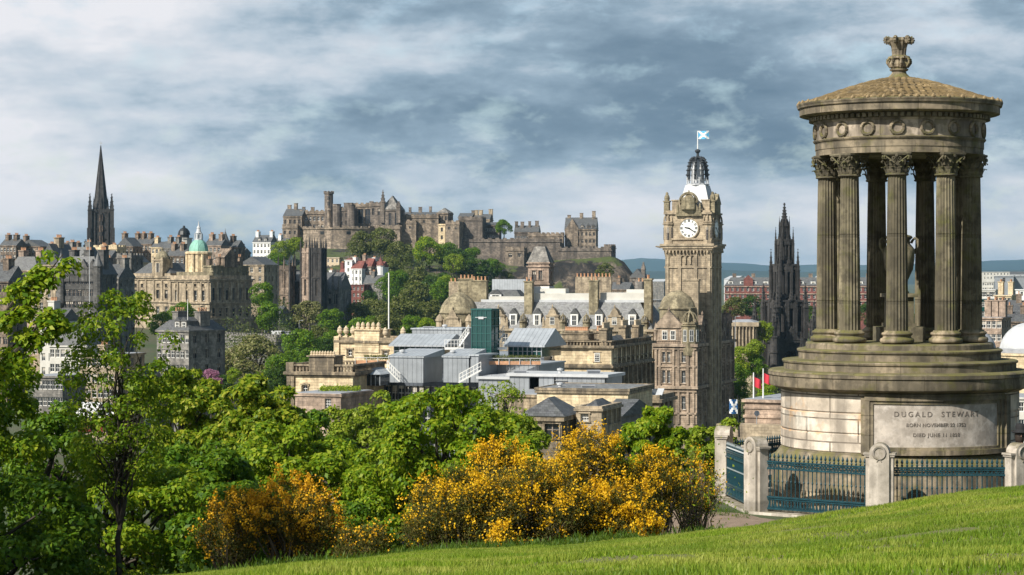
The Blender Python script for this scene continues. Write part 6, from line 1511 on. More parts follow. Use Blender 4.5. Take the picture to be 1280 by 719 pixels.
t = MB(); pinn(t, 0, 0, .85, sz(300), sz(278), sz(253), 8, 0, 6); t.obj('spire', 'soot', sm_)
for sx in (-1, 1):
    for sy in (-1, 1):
        t = MB(); cx2, cy2 = sx*6.7, sy*6.7
        t.ngon(cx2, cy2, 1.45, 8, 0, sz(420)); t.ngon(cx2, cy2, 1.7, 8, sz(440), sz(437)); t.ngon(cx2, cy2, 1.7, 8, sz(421), sz(419))
        for q in range(4): a = R(45+90*q); pinn(t, cx2+1.2*math.cos(a), cy2+1.2*math.sin(a), .38, sz(424), sz(408), sz(394), crock=2)
        pinn(t, cx2, cy2, .85, sz(420), sz(400), sz(374), 8, 0, 4); t.obj('corner_turret', 'soot', sm_)
        t = MB(); pr = None
        for i in range(6):
            u = i/5; p_ = (cx2*(1-u)+sx*3.9*u, cy2*(1-u)+sy*3.9*u, sz(425)+(sz(392)-sz(425))*(u**.7))
            if pr: t.tube(pr, p_, .4, .4, 4)
            pr = p_
        t.tube((cx2, cy2, sz(437)), (sx*4, sy*4, sz(432)), .6, .6, 4); t.obj('flying_buttress', 'soot', sm_)
t = MB(); t.ngon(6.7*0, -6.2, .1, 4, 0, .2); t.cbox(0, 0, 17, 17, 0, 1.2); t.cbox(0, 0, 14, 14, 1.2, 2.2); t.obj('steps', 'brown', sm_)
t = MB(); t.cbox(0, 0, 2.2, 2.2, 2.2, 4.2); t.lathe([(1.1, 4.2), (1.0, 5.5), (.6, 6.6), (.35, 7.0), (.4, 7.5), (0, 8)], 10); t.obj('statue', 'leadw', sm_)

# ---------------------------------------------------------------- red sandstone hotel and roofs behind it
rh_ = blk('red_hotel', 'very long red sandstone hotel with a slate mansard and round white dormers', 'hotel', (906, 1405), (1098, 1395), 22, 357, 'red', zb=-36)
rh_.grid('F', 30, [(rh_.H-3.6-4.6*k, 2.6) for k in range(3)], 1.6); 
for z in (.4, 5.0, 9.6): rh_.band(rh_.H-z-.6, .5, .6)
rh_.trimmat = 'pink'; rh_.finish(rec=.4); rh_.hiproof(5.2, 'slate', 4)
for k in range(13): rh_.dormer('F', rh_.W*(k+.5)/13, rh_.H+.1, 3.0, 2.6, 3.6, .6, 1.0, 'white')
for k in (1, 5, 9): t = MB(); x = rh_.W*(k+1)/13; t.box(x-3, x+3, -.5, 3, rh_.H-1, rh_.H+3.8); t.gable(x-3.2, x+3.2, -.6, 3, rh_.H+3.8, 3, 'y'); t.obj('gable', 'red', rh_.root)
for k in range(8): rh_.chimney(rh_.W*(k+.5)/8, 8, 2.4, 3.2, rh_.H, 7.4, 0, 'brown')
for (x0, x1, yt, Y, mat, lab) in ((905, 920, 349, 1700, 'leadw', 'pale warehouse roof behind the left end of the red hotel'), (922, 935, 350, 1750, 'render', 'small white block behind the left end of the red hotel'), (1016, 1034, 349, 1800, 'render', 'pale low block behind the middle of the red hotel'),
                                  (770, 790, 349, 2600, 'leadw', 'pale waterside sheds far beyond the castle cliff'), (806, 830, 352, 2300, 'grey', 'dark long block far away left of the clock tower')):
    b = blk('warehouse', lab, 'building', (x0, Y), (x1, Y-4), 30, yt, mat, zb=-36); b.finish(); b.gableroof(2.5, 'leadw')
b = tene('dark church gable with a small bell turret below the castle cliff', 787, 806, 347, 1250, 'castled', 'gabley', 5, 2, 2, 10, (), zb=-30, name='church', kind='dark'); t = MB(); pinn(t, b.W-1, 1, 1.2, b.H-4, b.H+5, b.H+9); t.obj('pinnacle', 'castled', b.root)
tene('brown rubble house under the right end of the crag', 764, 786, 362, 900, 'brown', 'gable', 3, 4, 3, 9, (.3,), zb=-30, name='house')

# ---------------------------------------------------------------- right-hand edge, beyond the round monument
def rb(label, x0, x1, yt, Y, mat, roof=None, cols=4, fl=3, name='building', rh=2.5, kind='sash', D=14, ch=(), ww=1.2, zb=-36, rmat='slate'):
    b = tene(label, x0, x1, yt, Y, mat, roof or 'flat', rh, cols, fl, D, ch, dY=2, name=name, kind=kind, ww=ww, zb=zb, rmat=rmat); return b
rb('windowless grey slab block on the right skyline', 1243, 1267, 345, 1000, 'zinc', None, 1, 1, kind='dark')
rb('second grey slab block cut by the right picture edge', 1267, 1300, 345, 1010, 'zinc', None, 1, 1, kind='dark')
rb('white cube building in front of the grey slabs', 1270, 1300, 362, 900, 'white', None, 2, 1)
rb('white low laboratory far behind the grey slabs', 1228, 1242, 352, 1500, 'render', None, 5, 3)
rb('long white rooftop row on the right horizon', 1229, 1262, 340, 1900, 'render', None, 8, 2)
rb('pale sheds on the right horizon beside the white row', 1258, 1300, 343, 2000, 'leadw', 'gable', 6, 1)
rb('teal glass office low on the right behind the columns', 1224, 1243, 374, 760, 'gglass', None, 6, 4, kind='sash')
rb('white banded office above the teal glass office', 1226, 1244, 362, 820, 'render', None, 5, 3)
rb('cream stone house with clay pots right of the teal office', 1243, 1264, 369, 720, 'cream', None, 4, 3, ch=(.2, .8))
rb('dark slate roofed house with white dormers at the right edge', 1262, 1300, 391, 640, 'brown', 'gable', 5, 2, 'house', 3.5, ch=(.3,))
rb('grey slate house with two white gables', 1244, 1268, 388, 660, 'render', 'gable', 4, 2, 'house', 3)
rb('pale stone house with a row of pots behind the rim of the monument', 1226, 1252, 397, 560, 'pink', None, 4, 3, 'house', ch=(.15, .5, .85))
rb('brown stone tenement between the pots and the big dome', 1250, 1285, 402, 600, 'brown', 'gable', 5, 3, 'house', 2.5, ch=(.3, .8))
e = empty('domed_hall', P(1287, 441, 480), 0, 'big pale ribbed dome on a cream drum at the right edge', 'dome'); zz = lambda y: wz(y, 480)-wz(441, 480)
t = MB(); t.lathe([(6.5*math.cos(k/9*1.5), (zz(403))*math.sin(k/9*1.5)) for k in range(10)], 32, flute=lambda k: 1 if k % 4 else 1.02); smooth_by_angle(t.obj('dome', 'leadw', e), 20)
t = MB(); t.lathe([(7.2, -24), (7.2, -.6), (7.5, -.5), (7.5, -.1), (6.6, 0)], 32); smooth_by_angle(t.obj('drum', 'cream', e), 30)
t = MB(); t.lathe([(6.62, .0), (6.66, .1), (6.58, 1.0), (6.5, 1.05)], 32, closed=False); t.obj('dome_rim', 'lead', e)
e = empty('domed_hall', P(1224, 440, 520), 0, 'smaller grey lead dome half hidden by the right-hand column', 'dome'); zz = lambda y: wz(y, 520)-wz(440, 520)
t = MB(); t.lathe([(4.0*math.cos(k/8*1.5), zz(414)*math.sin(k/8*1.5)) for k in range(9)], 24); t.lathe([(.6, zz(415)), (.6, zz(412)), (0, zz(411))], 8); t.obj('dome', 'lead', e, smooth=True)
t = MB(); t.lathe([(4.3, -20), (4.3, 0), (3.9, .05)], 24); t.obj('drum', 'leadw', e)
rb('flat pale roofs low at the right edge behind the fence post', 1262, 1310, 497, 420, 'render', None, 5, 3, zb=-40)

# raised road and pavement behind the retaining wall, with traffic
t = MB(); t.poly([(wx(232, 752), 752, wz(421.5, 748)), (wx(452, 700), 700, wz(421.5, 748)), (wx(452, 760), 760, wz(421.5, 748)), (wx(300, 800), 800, wz(421.5, 748))]); tag(t.obj('road', 'asphalt'), kind='structure')
RZ = wz(421.5, 748)
def vehicle(label, px, Y, rz, L, W_, H, mat, van=False, z=None, name='car'):
    e = empty(name, (wx(px, Y), Y, RZ if z is None else z), rz, label, name)
    prof = [(-L/2, .35), (-L/2, H*.55), (-L*.46, H*.62), (-L*.34, H*.97), (-L*.28, H), (L*.12, H), (L*.28, H*.66), (L*.46, H*.56), (L/2, H*.48), (L/2, .35)] if not van else [(-L/2, .35), (-L/2, H*.95), (-L*.47, H), (L*.28, H), (L*.40, H*.58), (L/2, H*.5), (L/2, .35)]
    t = MB(); a = [t.p(x, -W_/2, z_) for x, z_ in prof]; b_ = [t.p(x, W_/2, z_) for x, z_ in prof]; t.face(*a[::-1]); t.face(*b_)
    for i in range(len(prof)): j = (i+1) % len(prof); t.face(a[i], a[j], b_[j], b_[i])
    bd = t.obj('body', mat, e)
    g = MB()
    for s_ in (-1, 1):
        y = s_*(W_/2+.01)
        q = [(-L*.40, H*.64), (L*.22, H*.64), (L*.10, H*.93), (-L*.31, H*.93)] if not van else [(L*.08, H*.58), (L*.36, H*.58), (L*.27, H*.9), (L*.08, H*.9)]
        g.poly([(x, y, z_) for x, z_ in (q if s_ < 0 else q[::-1])])
    g.obj('side_window', 'glass', e)
    for x in (-L*.31, L*.31):
        for s_ in (-1, 1):
            w_ = MB(); w_.T = Matrix.Translation((x, s_*W_*.44, .34)) @ Matrix.Rotation(R(90), 4, 'X'); w_.lathe([(.0, -.1), (.34, -.1), (.34, .1), (0, .1)], 14); wo = w_.obj('wheel', 'black', e)
    return e
M['car_w'] = plain('white_car_paint', (.8, .8, .8), .25, var=.02); M['car_g'] = plain('silver_car_paint', (.35, .37, .4), .3, var=.02); M['car_k'] = plain('black_car_paint', (.02, .02, .025), .25, var=.02); M['car_r'] = plain('red_bus_paint', (.22, .02, .025), .3, var=.02)
vehicle('white van on the raised road right of the domed bank', 349.5, 742, R(8), 5.6, 2.0, 2.3, 'car_w', True, name='van')
vehicle('small white car further up the raised road', 362, 768, R(4), 4.2, 1.8, 1.5, 'car_w')
vehicle('dark car in front of the white van', 355, 730, R(6), 4.3, 1.8, 1.5, 'car_k')
vehicle('silver car at the bend of the raised road', 392, 716, R(-30), 4.4, 1.8, 1.5, 'car_g')
for k, (px, yt, yb, Y, lab) in enumerate(((331, 396, 421, 742, 'street lamp beside the retaining wall below the bank'), (374, 401, 421, 735, 'street lamp on the raised road near the white van'), (919, 396, 440, 600, 'street lamp right of the hotel with a small pale head'))):
    e = empty('street_lamp', P(px, yb, Y), 0, lab, 'street lamp', 'street lamps'); h_ = wz(yt, Y)-wz(yb, Y); t = MB(); t.tube((0, 0, -1), (0, 0, h_), .14, .08, 6); t.tube((0, 0, h_), (.8, 0, h_+.15), .06, n=5); t.obj('pole', 'lead', e); t = MB(); t.box(.6, 1.3, -.15, .15, h_+.05, h_+.2); t.obj('lamp_head', 'leadw', e)
# coaches and platform roofs glimpsed through the tall young tree
for k, (px, py, mat, lab) in enumerate(((122, 512, 'car_w', 'white van glimpsed through the tall young tree, upper one'), (118, 522, 'car_w', 'white van glimpsed below the upper white van'), (118, 534, 'car_r', 'red van glimpsed low through the tall young tree'))):
    Y = 330; vehicle(lab, px+k*3, Y-k*9, R(-6), 5.6, 2.2, 2.0, mat, True, z=wz(py+8, Y-k*9), name='van')
# ================================================================ VEGETATION
nr = np.random.default_rng
def unit(a): return a/np.maximum(1e-9, np.linalg.norm(a, axis=1, keepdims=True))
def leaves(pos, nrm, size, rng, droop=.3, aspect=.62, jit=.8, quad='kite'):
    """one bent leaf (two triangles joined as a kite) per position"""
    n = len(pos)
    nn = unit(nrm+rng.normal(0, jit, (n, 3))); r = rng.normal(0, 1, (n, 3)); t = unit(np.cross(nn, r)); b = np.cross(nn, t)
    s = (size*(.65+.7*rng.random(n)))[:, None]
    t = unit(t+np.array([0, 0, -droop]))
    base = pos; tip = pos+t*s; m1 = pos+t*s*.45+b*s*aspect*.5; m2 = pos+t*s*.45-b*s*aspect*.5
    m1 = m1+nn*s*.10; m2 = m2+nn*s*.10
    V = np.stack([base, m1, tip, m2], 1).reshape(-1, 3)
    return V
def quads(V): return np.arange(len(V)).reshape(-1, 4)
def limb(b, p0, p1, r0, r1, rng, n=5, wob=.08, sides=5):
    """slightly crooked tapering limb"""
    L = (Vector(p1)-Vector(p0)).length; prev = Vector(p0); pr = r0
    for k in range(1, n+1):
        t = k/n; q = Vector(p0).lerp(Vector(p1), t)
        if k < n: q += Vector(rng.normal(0, 1, 3)*L*wob*.5); 
        q.z += math.sin(t*math.pi)*L*.04
        rr = r0+(r1-r0)*t; b.tube(prev, q, pr, rr, sides, cap=False); prev, pr = q, rr
def lobes_in(rng, rx, ry, rz, n, shell=.55, lo=-1.0):
    P_ = []
    while len(P_) < n:
        q = rng.uniform(-1, 1, 3); d_ = np.linalg.norm(q)
        if d_ > 1 or d_ < shell*rng.random()**.5 or q[2] < lo: continue
        P_.append(q*[rx, ry, rz])
    return np.array(P_)
def tree_parts(seed, rx, rz, trunk_h, nl, per, leaf, lobe=.30, trunk_r=.2, ry=None, shell=.6, flat=.75, droop=.3, jit=.7, lob_z=1.0, limbs=True, inner=.25, twigs=0, upb=.35):
    """returns (trunk MB, leaf vertices); crown centre at trunk_h, base at 0"""
    rng = nr(seed); ry = ry or rx; c = np.array([0, 0, trunk_h]); L = lobes_in(rng, rx*(1-lobe*.6), ry*(1-lobe*.6), rz*(1-lobe*.5), nl, shell)
    out = []; b = MB()
    b.tube((0, 0, -.6), (0, 0, trunk_h*.12), trunk_r*1.35, trunk_r*1.02, 7, cap=False)
    limb(b, (0, 0, trunk_h*.12), (rng.normal(0, rx*.06), rng.normal(0, rx*.06), trunk_h+rz*.25), trunk_r, trunk_r*.35, rng, 6, .05, 7)
    for k, l in enumerate(L):
        rad = lobe*rx*(.7+.6*rng.random()); n = int(per*(rad/(lobe*rx))**2)
        d_ = unit(rng.normal(0, 1, (n, 3))); outw = l/np.linalg.norm(l/[rx, ry, rz]+1e-6)/max(rx, rz)
        d_ = unit(d_+outw*.35+np.array([0, 0, upb])); rr = rad*(1-inner*rng.random(n)**1.5)[:, None]
        pos = c+l+d_*rr*[1, 1, flat]
        out.append(leaves(pos, d_+np.array([0, 0, .5]), leaf, rng, droop, jit=jit))
        if limbs and k % 2 == 0:
            st = c*[1, 1, 0]+[0, 0, trunk_h*(.35+.5*rng.random())]; limb(b, st, c+l*.92, trunk_r*.34, trunk_r*.05, rng, 5, .10)
            for q in range(twigs):
                e = c+l+unit(rng.normal(0, 1, (1, 3)))[0]*rad*[1, 1, flat]; limb(b, c+l*.9, e, trunk_r*.07, trunk_r*.02, rng, 3, .1, 4)
    return b, np.concatenate(out)
# leaf colours
M['lf_bright'] = leafmat('fresh_leaf', [(.065, .14, .008), (.14, .25, .010), (.25, .34, .014), (.38, .42, .03)], .42)
M['lf_yellow'] = leafmat('yellowish_leaf', [(.07, .14, .010), (.14, .23, .012), (.27, .33, .02), (.42, .40, .04)], .40)
M['lf_young'] = leafmat('young_leaf', [(.05, .11, .008), (.10, .19, .010), (.19, .28, .014), (.32, .36, .03)], .4)
M['lf_mid'] = leafmat('mid_leaf', [(.03, .085, .006), (.065, .15, .010), (.12, .22, .012), (.20, .30, .02)], .38)
M['lf_dark'] = leafmat('dark_leaf', [(.012, .035, .006), (.025, .062, .008), (.045, .09, .012), (.07, .12, .018)], .25)
M['lf_olive'] = leafmat('olive_leaf', [(.05, .065, .016), (.085, .10, .022), (.13, .145, .035), (.18, .18, .06)], .25)
M['lf_lime'] = leafmat('lime_leaf', [(.10, .17, .012), (.17, .25, .015), (.24, .31, .02), (.32, .36, .04)], .35)
M['lf_grey'] = leafmat('greyish_leaf', [(.10, .105, .035), (.17, .17, .06), (.24, .24, .09), (.20, .16, .09)], .25)
M['lf_pink'] = leafmat('blossom', [(.26, .10, .17), (.36, .16, .26), (.46, .24, .34), (.20, .09, .10)], .25, tcol=(.5, .2, .4))
M['twig'] = plain('twig_bark', (.11, .085, .055), .9, var=.3)
far_protos = []
for k, (seed, rx, rz, nl, per, flat, lobe) in enumerate(((1, 5.2, 5.2, 34, 120, .85, .34), (2, 5.6, 4.4, 38, 110, .75, .30), (3, 4.4, 5.8, 34, 120, .9, .33), (4, 5.4, 4.8, 44, 90, .8, .26))):
    tb, V = tree_parts(seed, rx, rz, 6.4, nl, per, .62, lobe, .32, shell=.7, flat=flat, limbs=(k == 3), jit=.8)
    far_protos.append((tb.mesh('trunk', 'bark'), npmesh('crown', V, quads(V), 'lf_mid'), rx, rz))
def far_tree(label, px, yt, rpx, Y, mat, proto=None, squash=1.0, group='garden trees below the castle', zbase=None, name='tree'):
    k = proto if proto is not None else int(abs(px*7+yt*3)) % 4
    tm_, cm_, rx, rz = far_protos[k]; sc_ = rpx/F*Y/rx; x = wx(px, Y)
    ground = zbase if zbase is not None else (zrock(x, Y) if 955 < Y < 1330 and -180 < x < 90 else zg(x, Y))
    top = wz(yt, Y); sz_ = sc_*squash
    h = 6.4*sz_+rz*sz_*.95
    e = empty(name, (x, Y, top-h), ((px*37+yt*11) % 360)*math.pi/180, label, 'tree', group)
    # trunk reaches the ground under the crown
    tr = link('trunk', tm_, e); cr = link('crown', cm_, e); cr.scale = (sc_, sc_, sz_)
    bot = min(-.5, ground-(top-h)); tr.scale = (sc_, sc_, sz_)
    if bot < -1:
        t = MB(); t.tube((0, 0, bot), (0, 0, -.4*sz_), .45*sc_, .42*sc_, 6); ex = t.obj('stem', 'bark', e)
    cr.material_slots[0].link = 'OBJECT'; cr.material_slots[0].material = M[mat]
    return e
FT = [ # castle slope
 ('olive tree directly under the right end of the curved battery wall', 452, 291, 19, 1215, 'lf_olive'), ('brownish olive tree below the castle chapel', 480, 287, 21, 1210, 'lf_olive'),
 ('tall dull green tree right of the brownish one below the castle', 500, 300, 20, 1200, 'lf_olive'), ('brightest yellow-green tree on the castle slope, below the long brown wall', 536, 297, 20, 1190, 'lf_bright'),
 ('dark tree squeezed behind the brightest tree of the castle slope', 558, 305, 17, 1200, 'lf_mid'), ('round dark green tree below the cream castle tower', 573, 312, 19, 1180, 'lf_dark'),
 ('large dark tree under the bastion of the castle', 600, 322, 20, 1185, 'lf_dark'), ('rounded lime tree below the dark bastion wall', 567, 318, 14, 1150, 'lf_lime'),
 ('tree with light top under the lower battlemented wall', 588, 308, 14, 1195, 'lf_mid'), ('small tree under the gun bastion of the castle', 618, 322, 12, 1210, 'lf_mid'),
 ('low bush at the foot of the grey castle wall', 634, 338, 10, 1215, 'lf_olive'), ('shrub on the crag just right of the belvedere roof', 672, 352, 10, 1220, 'lf_mid'),
 ('grassy shrub high on the crag below the western building', 757, 330, 12, 1270, 'lf_olive'), ('small shrub at the foot of the crag right of the belvedere', 676, 366, 9, 1000, 'lf_lime'),
 ('lone tree standing on the castle skyline between the barracks and the gabled houses', 630, 275, 11, 1318, 'lf_mid'),
 ('pale green tree left of the twin gothic towers, below the castle wall', 352, 303, 15, 1150, 'lf_lime'), ('yellow-green tree touching the left tower of the twin pair', 368, 297, 12, 1160, 'lf_lime'),
 ('mid green tree below the white cottages', 345, 318, 15, 1050, 'lf_mid'),
 ('dull tree right of the red roofed houses', 488, 318, 18, 1150, 'lf_olive'), ('broad dark tree in the middle of the castle slope', 520, 330, 22, 1120, 'lf_olive'),
 ('light feathery tree above the white flagpole top', 492, 336, 20, 1080, 'lf_mid'), ('broad pale olive tree right of the flagpole', 522, 348, 24, 1040, 'lf_olive'),
 ('dark tree behind the pale olive one', 548, 338, 20, 1100, 'lf_dark'), ('green tree left of the domed stone corner', 551, 352, 16, 980, 'lf_mid'),
 ('bright low tree next to the domed stone corner', 558, 345, 13, 1010, 'lf_bright'), ('tree at the left shoulder of the stone dome', 538, 372, 16, 940, 'lf_olive'),
 # gardens, middle
 ('wide olive tree behind the flagpole foot', 505, 372, 26, 900, 'lf_olive'), ('brown-green tree left of the flagpole, under the red roofed houses', 465, 371, 24, 920, 'lf_olive'),
 ('broad tree in front of the red brick house', 440, 376, 24, 900, 'lf_olive'), ('small dark bush below the turreted white house', 462, 362, 12, 1010, 'lf_dark'),
 ('pale willow-like tree in front of the twin gothic towers', 384, 377, 20, 800, 'lf_grey'), ('mid green tree right of the pale willow', 415, 388, 20, 790, 'lf_mid'),
 ('dark garden tree behind the cream house with urns', 455, 393, 26, 760, 'lf_mid'), ('green tree behind the acorn parapet', 480, 395, 22, 740, 'lf_olive'),
 ('low green tree right of the flagpole behind the zinc roof', 515, 396, 18, 720, 'lf_mid'), ('leafy tree between the flagpole and the glass pavilion', 535, 398, 14, 700, 'lf_bright'),
 ('dense bright green tree right of the domed bank', 328, 355, 19, 735, 'lf_mid'), ('second green tree below the dense one beside the bank', 336, 374, 16, 728, 'lf_mid'),
 # bank foreground
 ('green tree in front of the bank wing', 226, 379, 21, 690, 'lf_mid'), ('dark tree below the bank corner door', 244, 402, 14, 690, 'lf_dark'), ('green tree left of the bank belfry base', 203, 392, 18, 670, 'lf_mid'),
 ('tree at the foot of the retaining wall', 246, 428, 16, 600, 'lf_dark'), ('dark tree behind the grey corner block', 258, 452, 18, 560, 'lf_dark'),
 # lower gardens
 ('large greyish budding tree below the retaining wall', 324, 421, 34, 560, 'lf_grey'), ('twiggy brown-grey tree left of the large budding tree', 290, 430, 24, 575, 'lf_grey'),
 ('green tree above the low cream wing', 372, 413, 26, 600, 'lf_mid'), ('tall tree right of the large budding tree', 352, 440, 24, 520, 'lf_mid'), ('dark green tree left of the cream wing', 345, 462, 20, 480, 'lf_dark'),
 ('garden tree under the cream house with urns', 405, 424, 18, 620, 'lf_dark'), ('mid green tree next to the road in the gardens', 398, 404, 17, 680, 'lf_olive'), ('small bright tree right of the pink blossom tree', 292, 458, 9, 450, 'lf_bright'),
 ('dull garden tree left of the urns', 412, 412, 15, 650, 'lf_mid'), ('low olive garden tree behind the balustrade', 385, 436, 18, 560, 'lf_mid'), ('dark-leaved tree behind the pink blossom tree', 275, 470, 20, 470, 'lf_dark'),
 ('low tree at the head of the garden valley', 312, 474, 22, 460, 'lf_olive'), ('dark tree left of the arched window wing', 338, 488, 20, 400, 'lf_dark'),
 # right of the hotel
 ('dark woodland tree left below the red hotel', 917, 372, 16, 980, 'lf_olive'), ('dark woodland tree below the middle of the red hotel', 940, 371, 16, 990, 'lf_dark'), ('tall dark tree beside the gothic monument spire', 958, 376, 13, 960, 'lf_dark'),
 ('dark tree seen between gothic monument and round monument', 1008, 380, 14, 960, 'lf_dark'), ('dark tree seen just left of the first stone column', 1024, 386, 12, 940, 'lf_mid'), ('dark tree seen between the two left columns', 1086, 378, 14, 960, 'lf_dark'),
 ('lime tree in front of the gothic monument arch', 944, 422, 12, 600, 'lf_lime'), ('broad lime tree right of the hotel corner', 930, 430, 20, 560, 'lf_lime'), ('tall lime tree behind the white gallery roof', 956, 400, 13, 640, 'lf_lime'),
 ('green tree at the hotel foot, left of the flags', 920, 452, 16, 520, 'lf_mid'), ('bright tree seen through the gothic monument arch', 981, 440, 12, 720, 'lf_bright'), ('lime tree between gothic monument and round monument', 1012, 432, 12, 660, 'lf_lime'),
 ('low hedge-like bush behind the two red flags', 958, 481, 16, 420, 'lf_bright'), ('tree at the lower left of the gothic monument', 945, 446, 16, 560, 'lf_mid'), ('low green bush right of the hotel foot', 925, 478, 14, 480, 'lf_mid'),
 ('dark tree seen between the two middle columns', 1137, 392, 10, 900, 'lf_dark')]
for (lab, px, yt, r_, Y, mt) in FT: far_tree(lab, px, yt, r_, Y, mt)
far_tree('pink blossom cherry tree among the green crowns, left of centre', 264, 463, 15, 300, 'lf_pink', 1, group=None, name='cherry_tree')

# ---- near trees on the hillside, each with its own mesh
def near_tree(label, px, Y, yt, yb, rpx, leaf, mat, seed, nl=40, per=330, lobe=.28, shell=.55, flat=.7, jit=.6, tr=.16, lean=0, name='tree', twigs=2, group='trees on the near hillside', inner=.3, upb=.35, droop=.35, mats2=None):
    rx = rpx/F*Y; z1, z0 = wz(yt, Y), wz(yb, Y); rz = (z1-z0)/2; x = wx(px, Y); g0 = zg(x, Y); th = (z1+z0)/2-g0
    b, V = tree_parts(seed, rx, rz, th, nl, per, leaf, lobe, tr, shell=shell, flat=flat, jit=jit, twigs=twigs, inner=inner, upb=upb, droop=droop)
    e = empty(name, (x, Y, g0), 0, label, 'tree', group)
    b.obj('trunk', 'bark', e); link('crown', npmesh('crown', V, quads(V), mat), e); return e
near_tree('big dark-leaved tree filling the left edge of the view', -85, 40, 425, 660, 160, .105, 'lf_bright', 11, 90, 420, .18, tr=.22)
near_tree('low leafy tree at the bottom left corner below the big one', -20, 36, 585, 800, 150, .10, 'lf_mid', 12, 80, 300, .19)
near_tree('sparse tall young tree with a dark straight trunk, left of centre', 150, 36.8, 344, 625, 82, .075, 'lf_young', 13, 120, 74, .16, .15, .8, tr=.05, twigs=3, upb=.15)
near_tree('lower leafy skirt of dark green crowns around the straight trunk', 150, 41, 545, 790, 125, .10, 'lf_bright', 14, 84, 260, .18)
near_tree('dark tree filling the gap between the straight trunk and the left edge', 62, 48, 478, 720, 62, .11, 'lf_mid', 15, 44, 260, .3)
near_tree('yellow-tipped tree right of the tall young tree, below the grey corner block', 232, 62, 452, 610, 62, .13, 'lf_yellow', 16, 64, 280, .21)
near_tree('dense maple right of the yellow-tipped tree, behind the orange gorse', 330, 60, 462, 640, 72, .14, 'lf_yellow', 17, 70, 300, .2)
near_tree('broad green maple above the orange gorse bush', 365, 50, 515, 700, 100, .115, 'lf_bright', 18, 80, 320, .19)
near_tree('dark green tree left of the orange gorse', 255, 44, 530, 760, 80, .12, 'lf_mid', 19, 44, 300, .27)
near_tree('dark low tree just behind the orange gorse bush', 300, 40, 600, 760, 90, .11, 'lf_mid', 20, 40, 240, .27)
near_tree('bright green sycamore in the middle of the view', 560, 46, 470, 720, 112, .105, 'lf_bright', 21, 105, 330, .17, tr=.2)
near_tree('lower green tree left of the bright sycamore', 478, 48, 548, 740, 70, .105, 'lf_bright', 22, 60, 300, .2)
near_tree('fine-leaved yellow-green tree in front of the zinc boxes', 462, 130, 483, 600, 62, .22, 'lf_lime', 23, 46, 260, .25, .4, twigs=3)
near_tree('pale budding tree with bare boughs right of the zinc stairs', 628, 125, 466, 560, 42, .18, 'lf_lime', 24, 26, 70, .28, .4, twigs=5, tr=.3)
near_tree('rounded yellow-green tree in front of the pale budding tree', 640, 95, 505, 600, 44, .2, 'lf_lime', 25, 34, 260, .28)
near_tree('small bright tree below the hip roofed house', 650, 62, 535, 640, 48, .14, 'lf_bright', 26, 30, 260, .28)
near_tree('upright bright green tree in front of the hotel foot', 822, 60, 503, 640, 38, .12, 'lf_bright', 27, 50, 240, .24)
near_tree('smaller green tree left of the upright one', 790, 66, 515, 620, 26, .14, 'lf_bright', 28, 24, 220, .32)
near_tree('yellow-green bushy tree beside the corner fence post', 888, 70, 512, 640, 50, .13, 'lf_lime', 29, 54, 280, .22)
near_tree('low green bush squeezed against the corner fence post', 905, 56, 540, 640, 22, .10, 'lf_lime', 30, 18, 200, .34)
near_tree('dark tree below the arched window wing', 395, 80, 512, 640, 52, .17, 'lf_mid', 31, 34, 260, .28)
near_tree('dull green tree between the sycamore and the orange gorse', 440, 36, 625, 740, 60, .085, 'lf_mid', 32, 34, 300, .27)
# leafy boughs that reach in from the left
e = empty('tree', (wx(-150, 36), 36, zg(wx(-150, 36), 36)), 0, 'tree outside the left edge whose bright boughs reach across the old town', 'tree', 'trees on the near hillside')
b = MB(); rng = nr(77); h0 = wz(520, 36)-zg(wx(-150, 36), 36); b.tube((0, 0, -.5), (0, 0, h0), .24, .18, 8); out = []
for (p0, p1, n_) in (((-150, 520), (-15, 410), 3), ((-15, 410), (38, 378), 4), ((-15, 410), (74, 318), 8), ((-150, 520), (20, 460), 4), ((20, 440), (66, 392), 6), ((-60, 480), (74, 408), 5)):
    a = Vector((wx(p0[0], 36)-wx(-150, 36), rng.normal(0, .15), wz(p0[1], 36)-zg(wx(-150, 36), 36))); c = Vector((wx(p1[0], 36)-wx(-150, 36), rng.normal(0, .3), wz(p1[1], 36)-zg(wx(-150, 36), 36)))
    limb(b, a, c, .06 if p0[0] < -100 else .03, .008, rng, 6, .05, 5)
    for k in range(n_*3):
        t = .25+.75*rng.random() if n_ > 3 else .6+.4*rng.random(); q = np.array(a.lerp(c, t))+rng.normal(0, .10, 3); m_ = 46
        d_ = unit(rng.normal(0, 1, (m_, 3))+np.array([0, 0, .3])); out.append(leaves(q+d_*.17*rng.random((m_, 1))**.5*[1.2, 1.2, .6], d_+np.array([0, 0, .8]), .11, rng, .35, jit=.5))
V = np.concatenate(out); b.obj('trunk', 'bark', e); link('crown', npmesh('crown', V, quads(V), 'lf_bright'), e)

# trees added out of frame on the left to shade the lower left of the view
for k, (x, y, top, r_) in enumerate(((-21.5, 31.5, 8.6, 3.6), (-16.5, 28.0, 8.0, 3.4), (-12.2, 24.6, 6.6, 2.8), (-25, 36, 9.0, 3.8))):
    px_ = CX+x/y*F; near_tree('unseen tall tree added for shade beyond the left edge, %s of its row' % ('second', 'third', 'nearest', 'farthest')[k], px_, y, HY-top/y*F, HY-(top-9.0)/y*F, r_/y*F, .22, 'lf_mid', 100+k, 40, 170, .27, twigs=0)
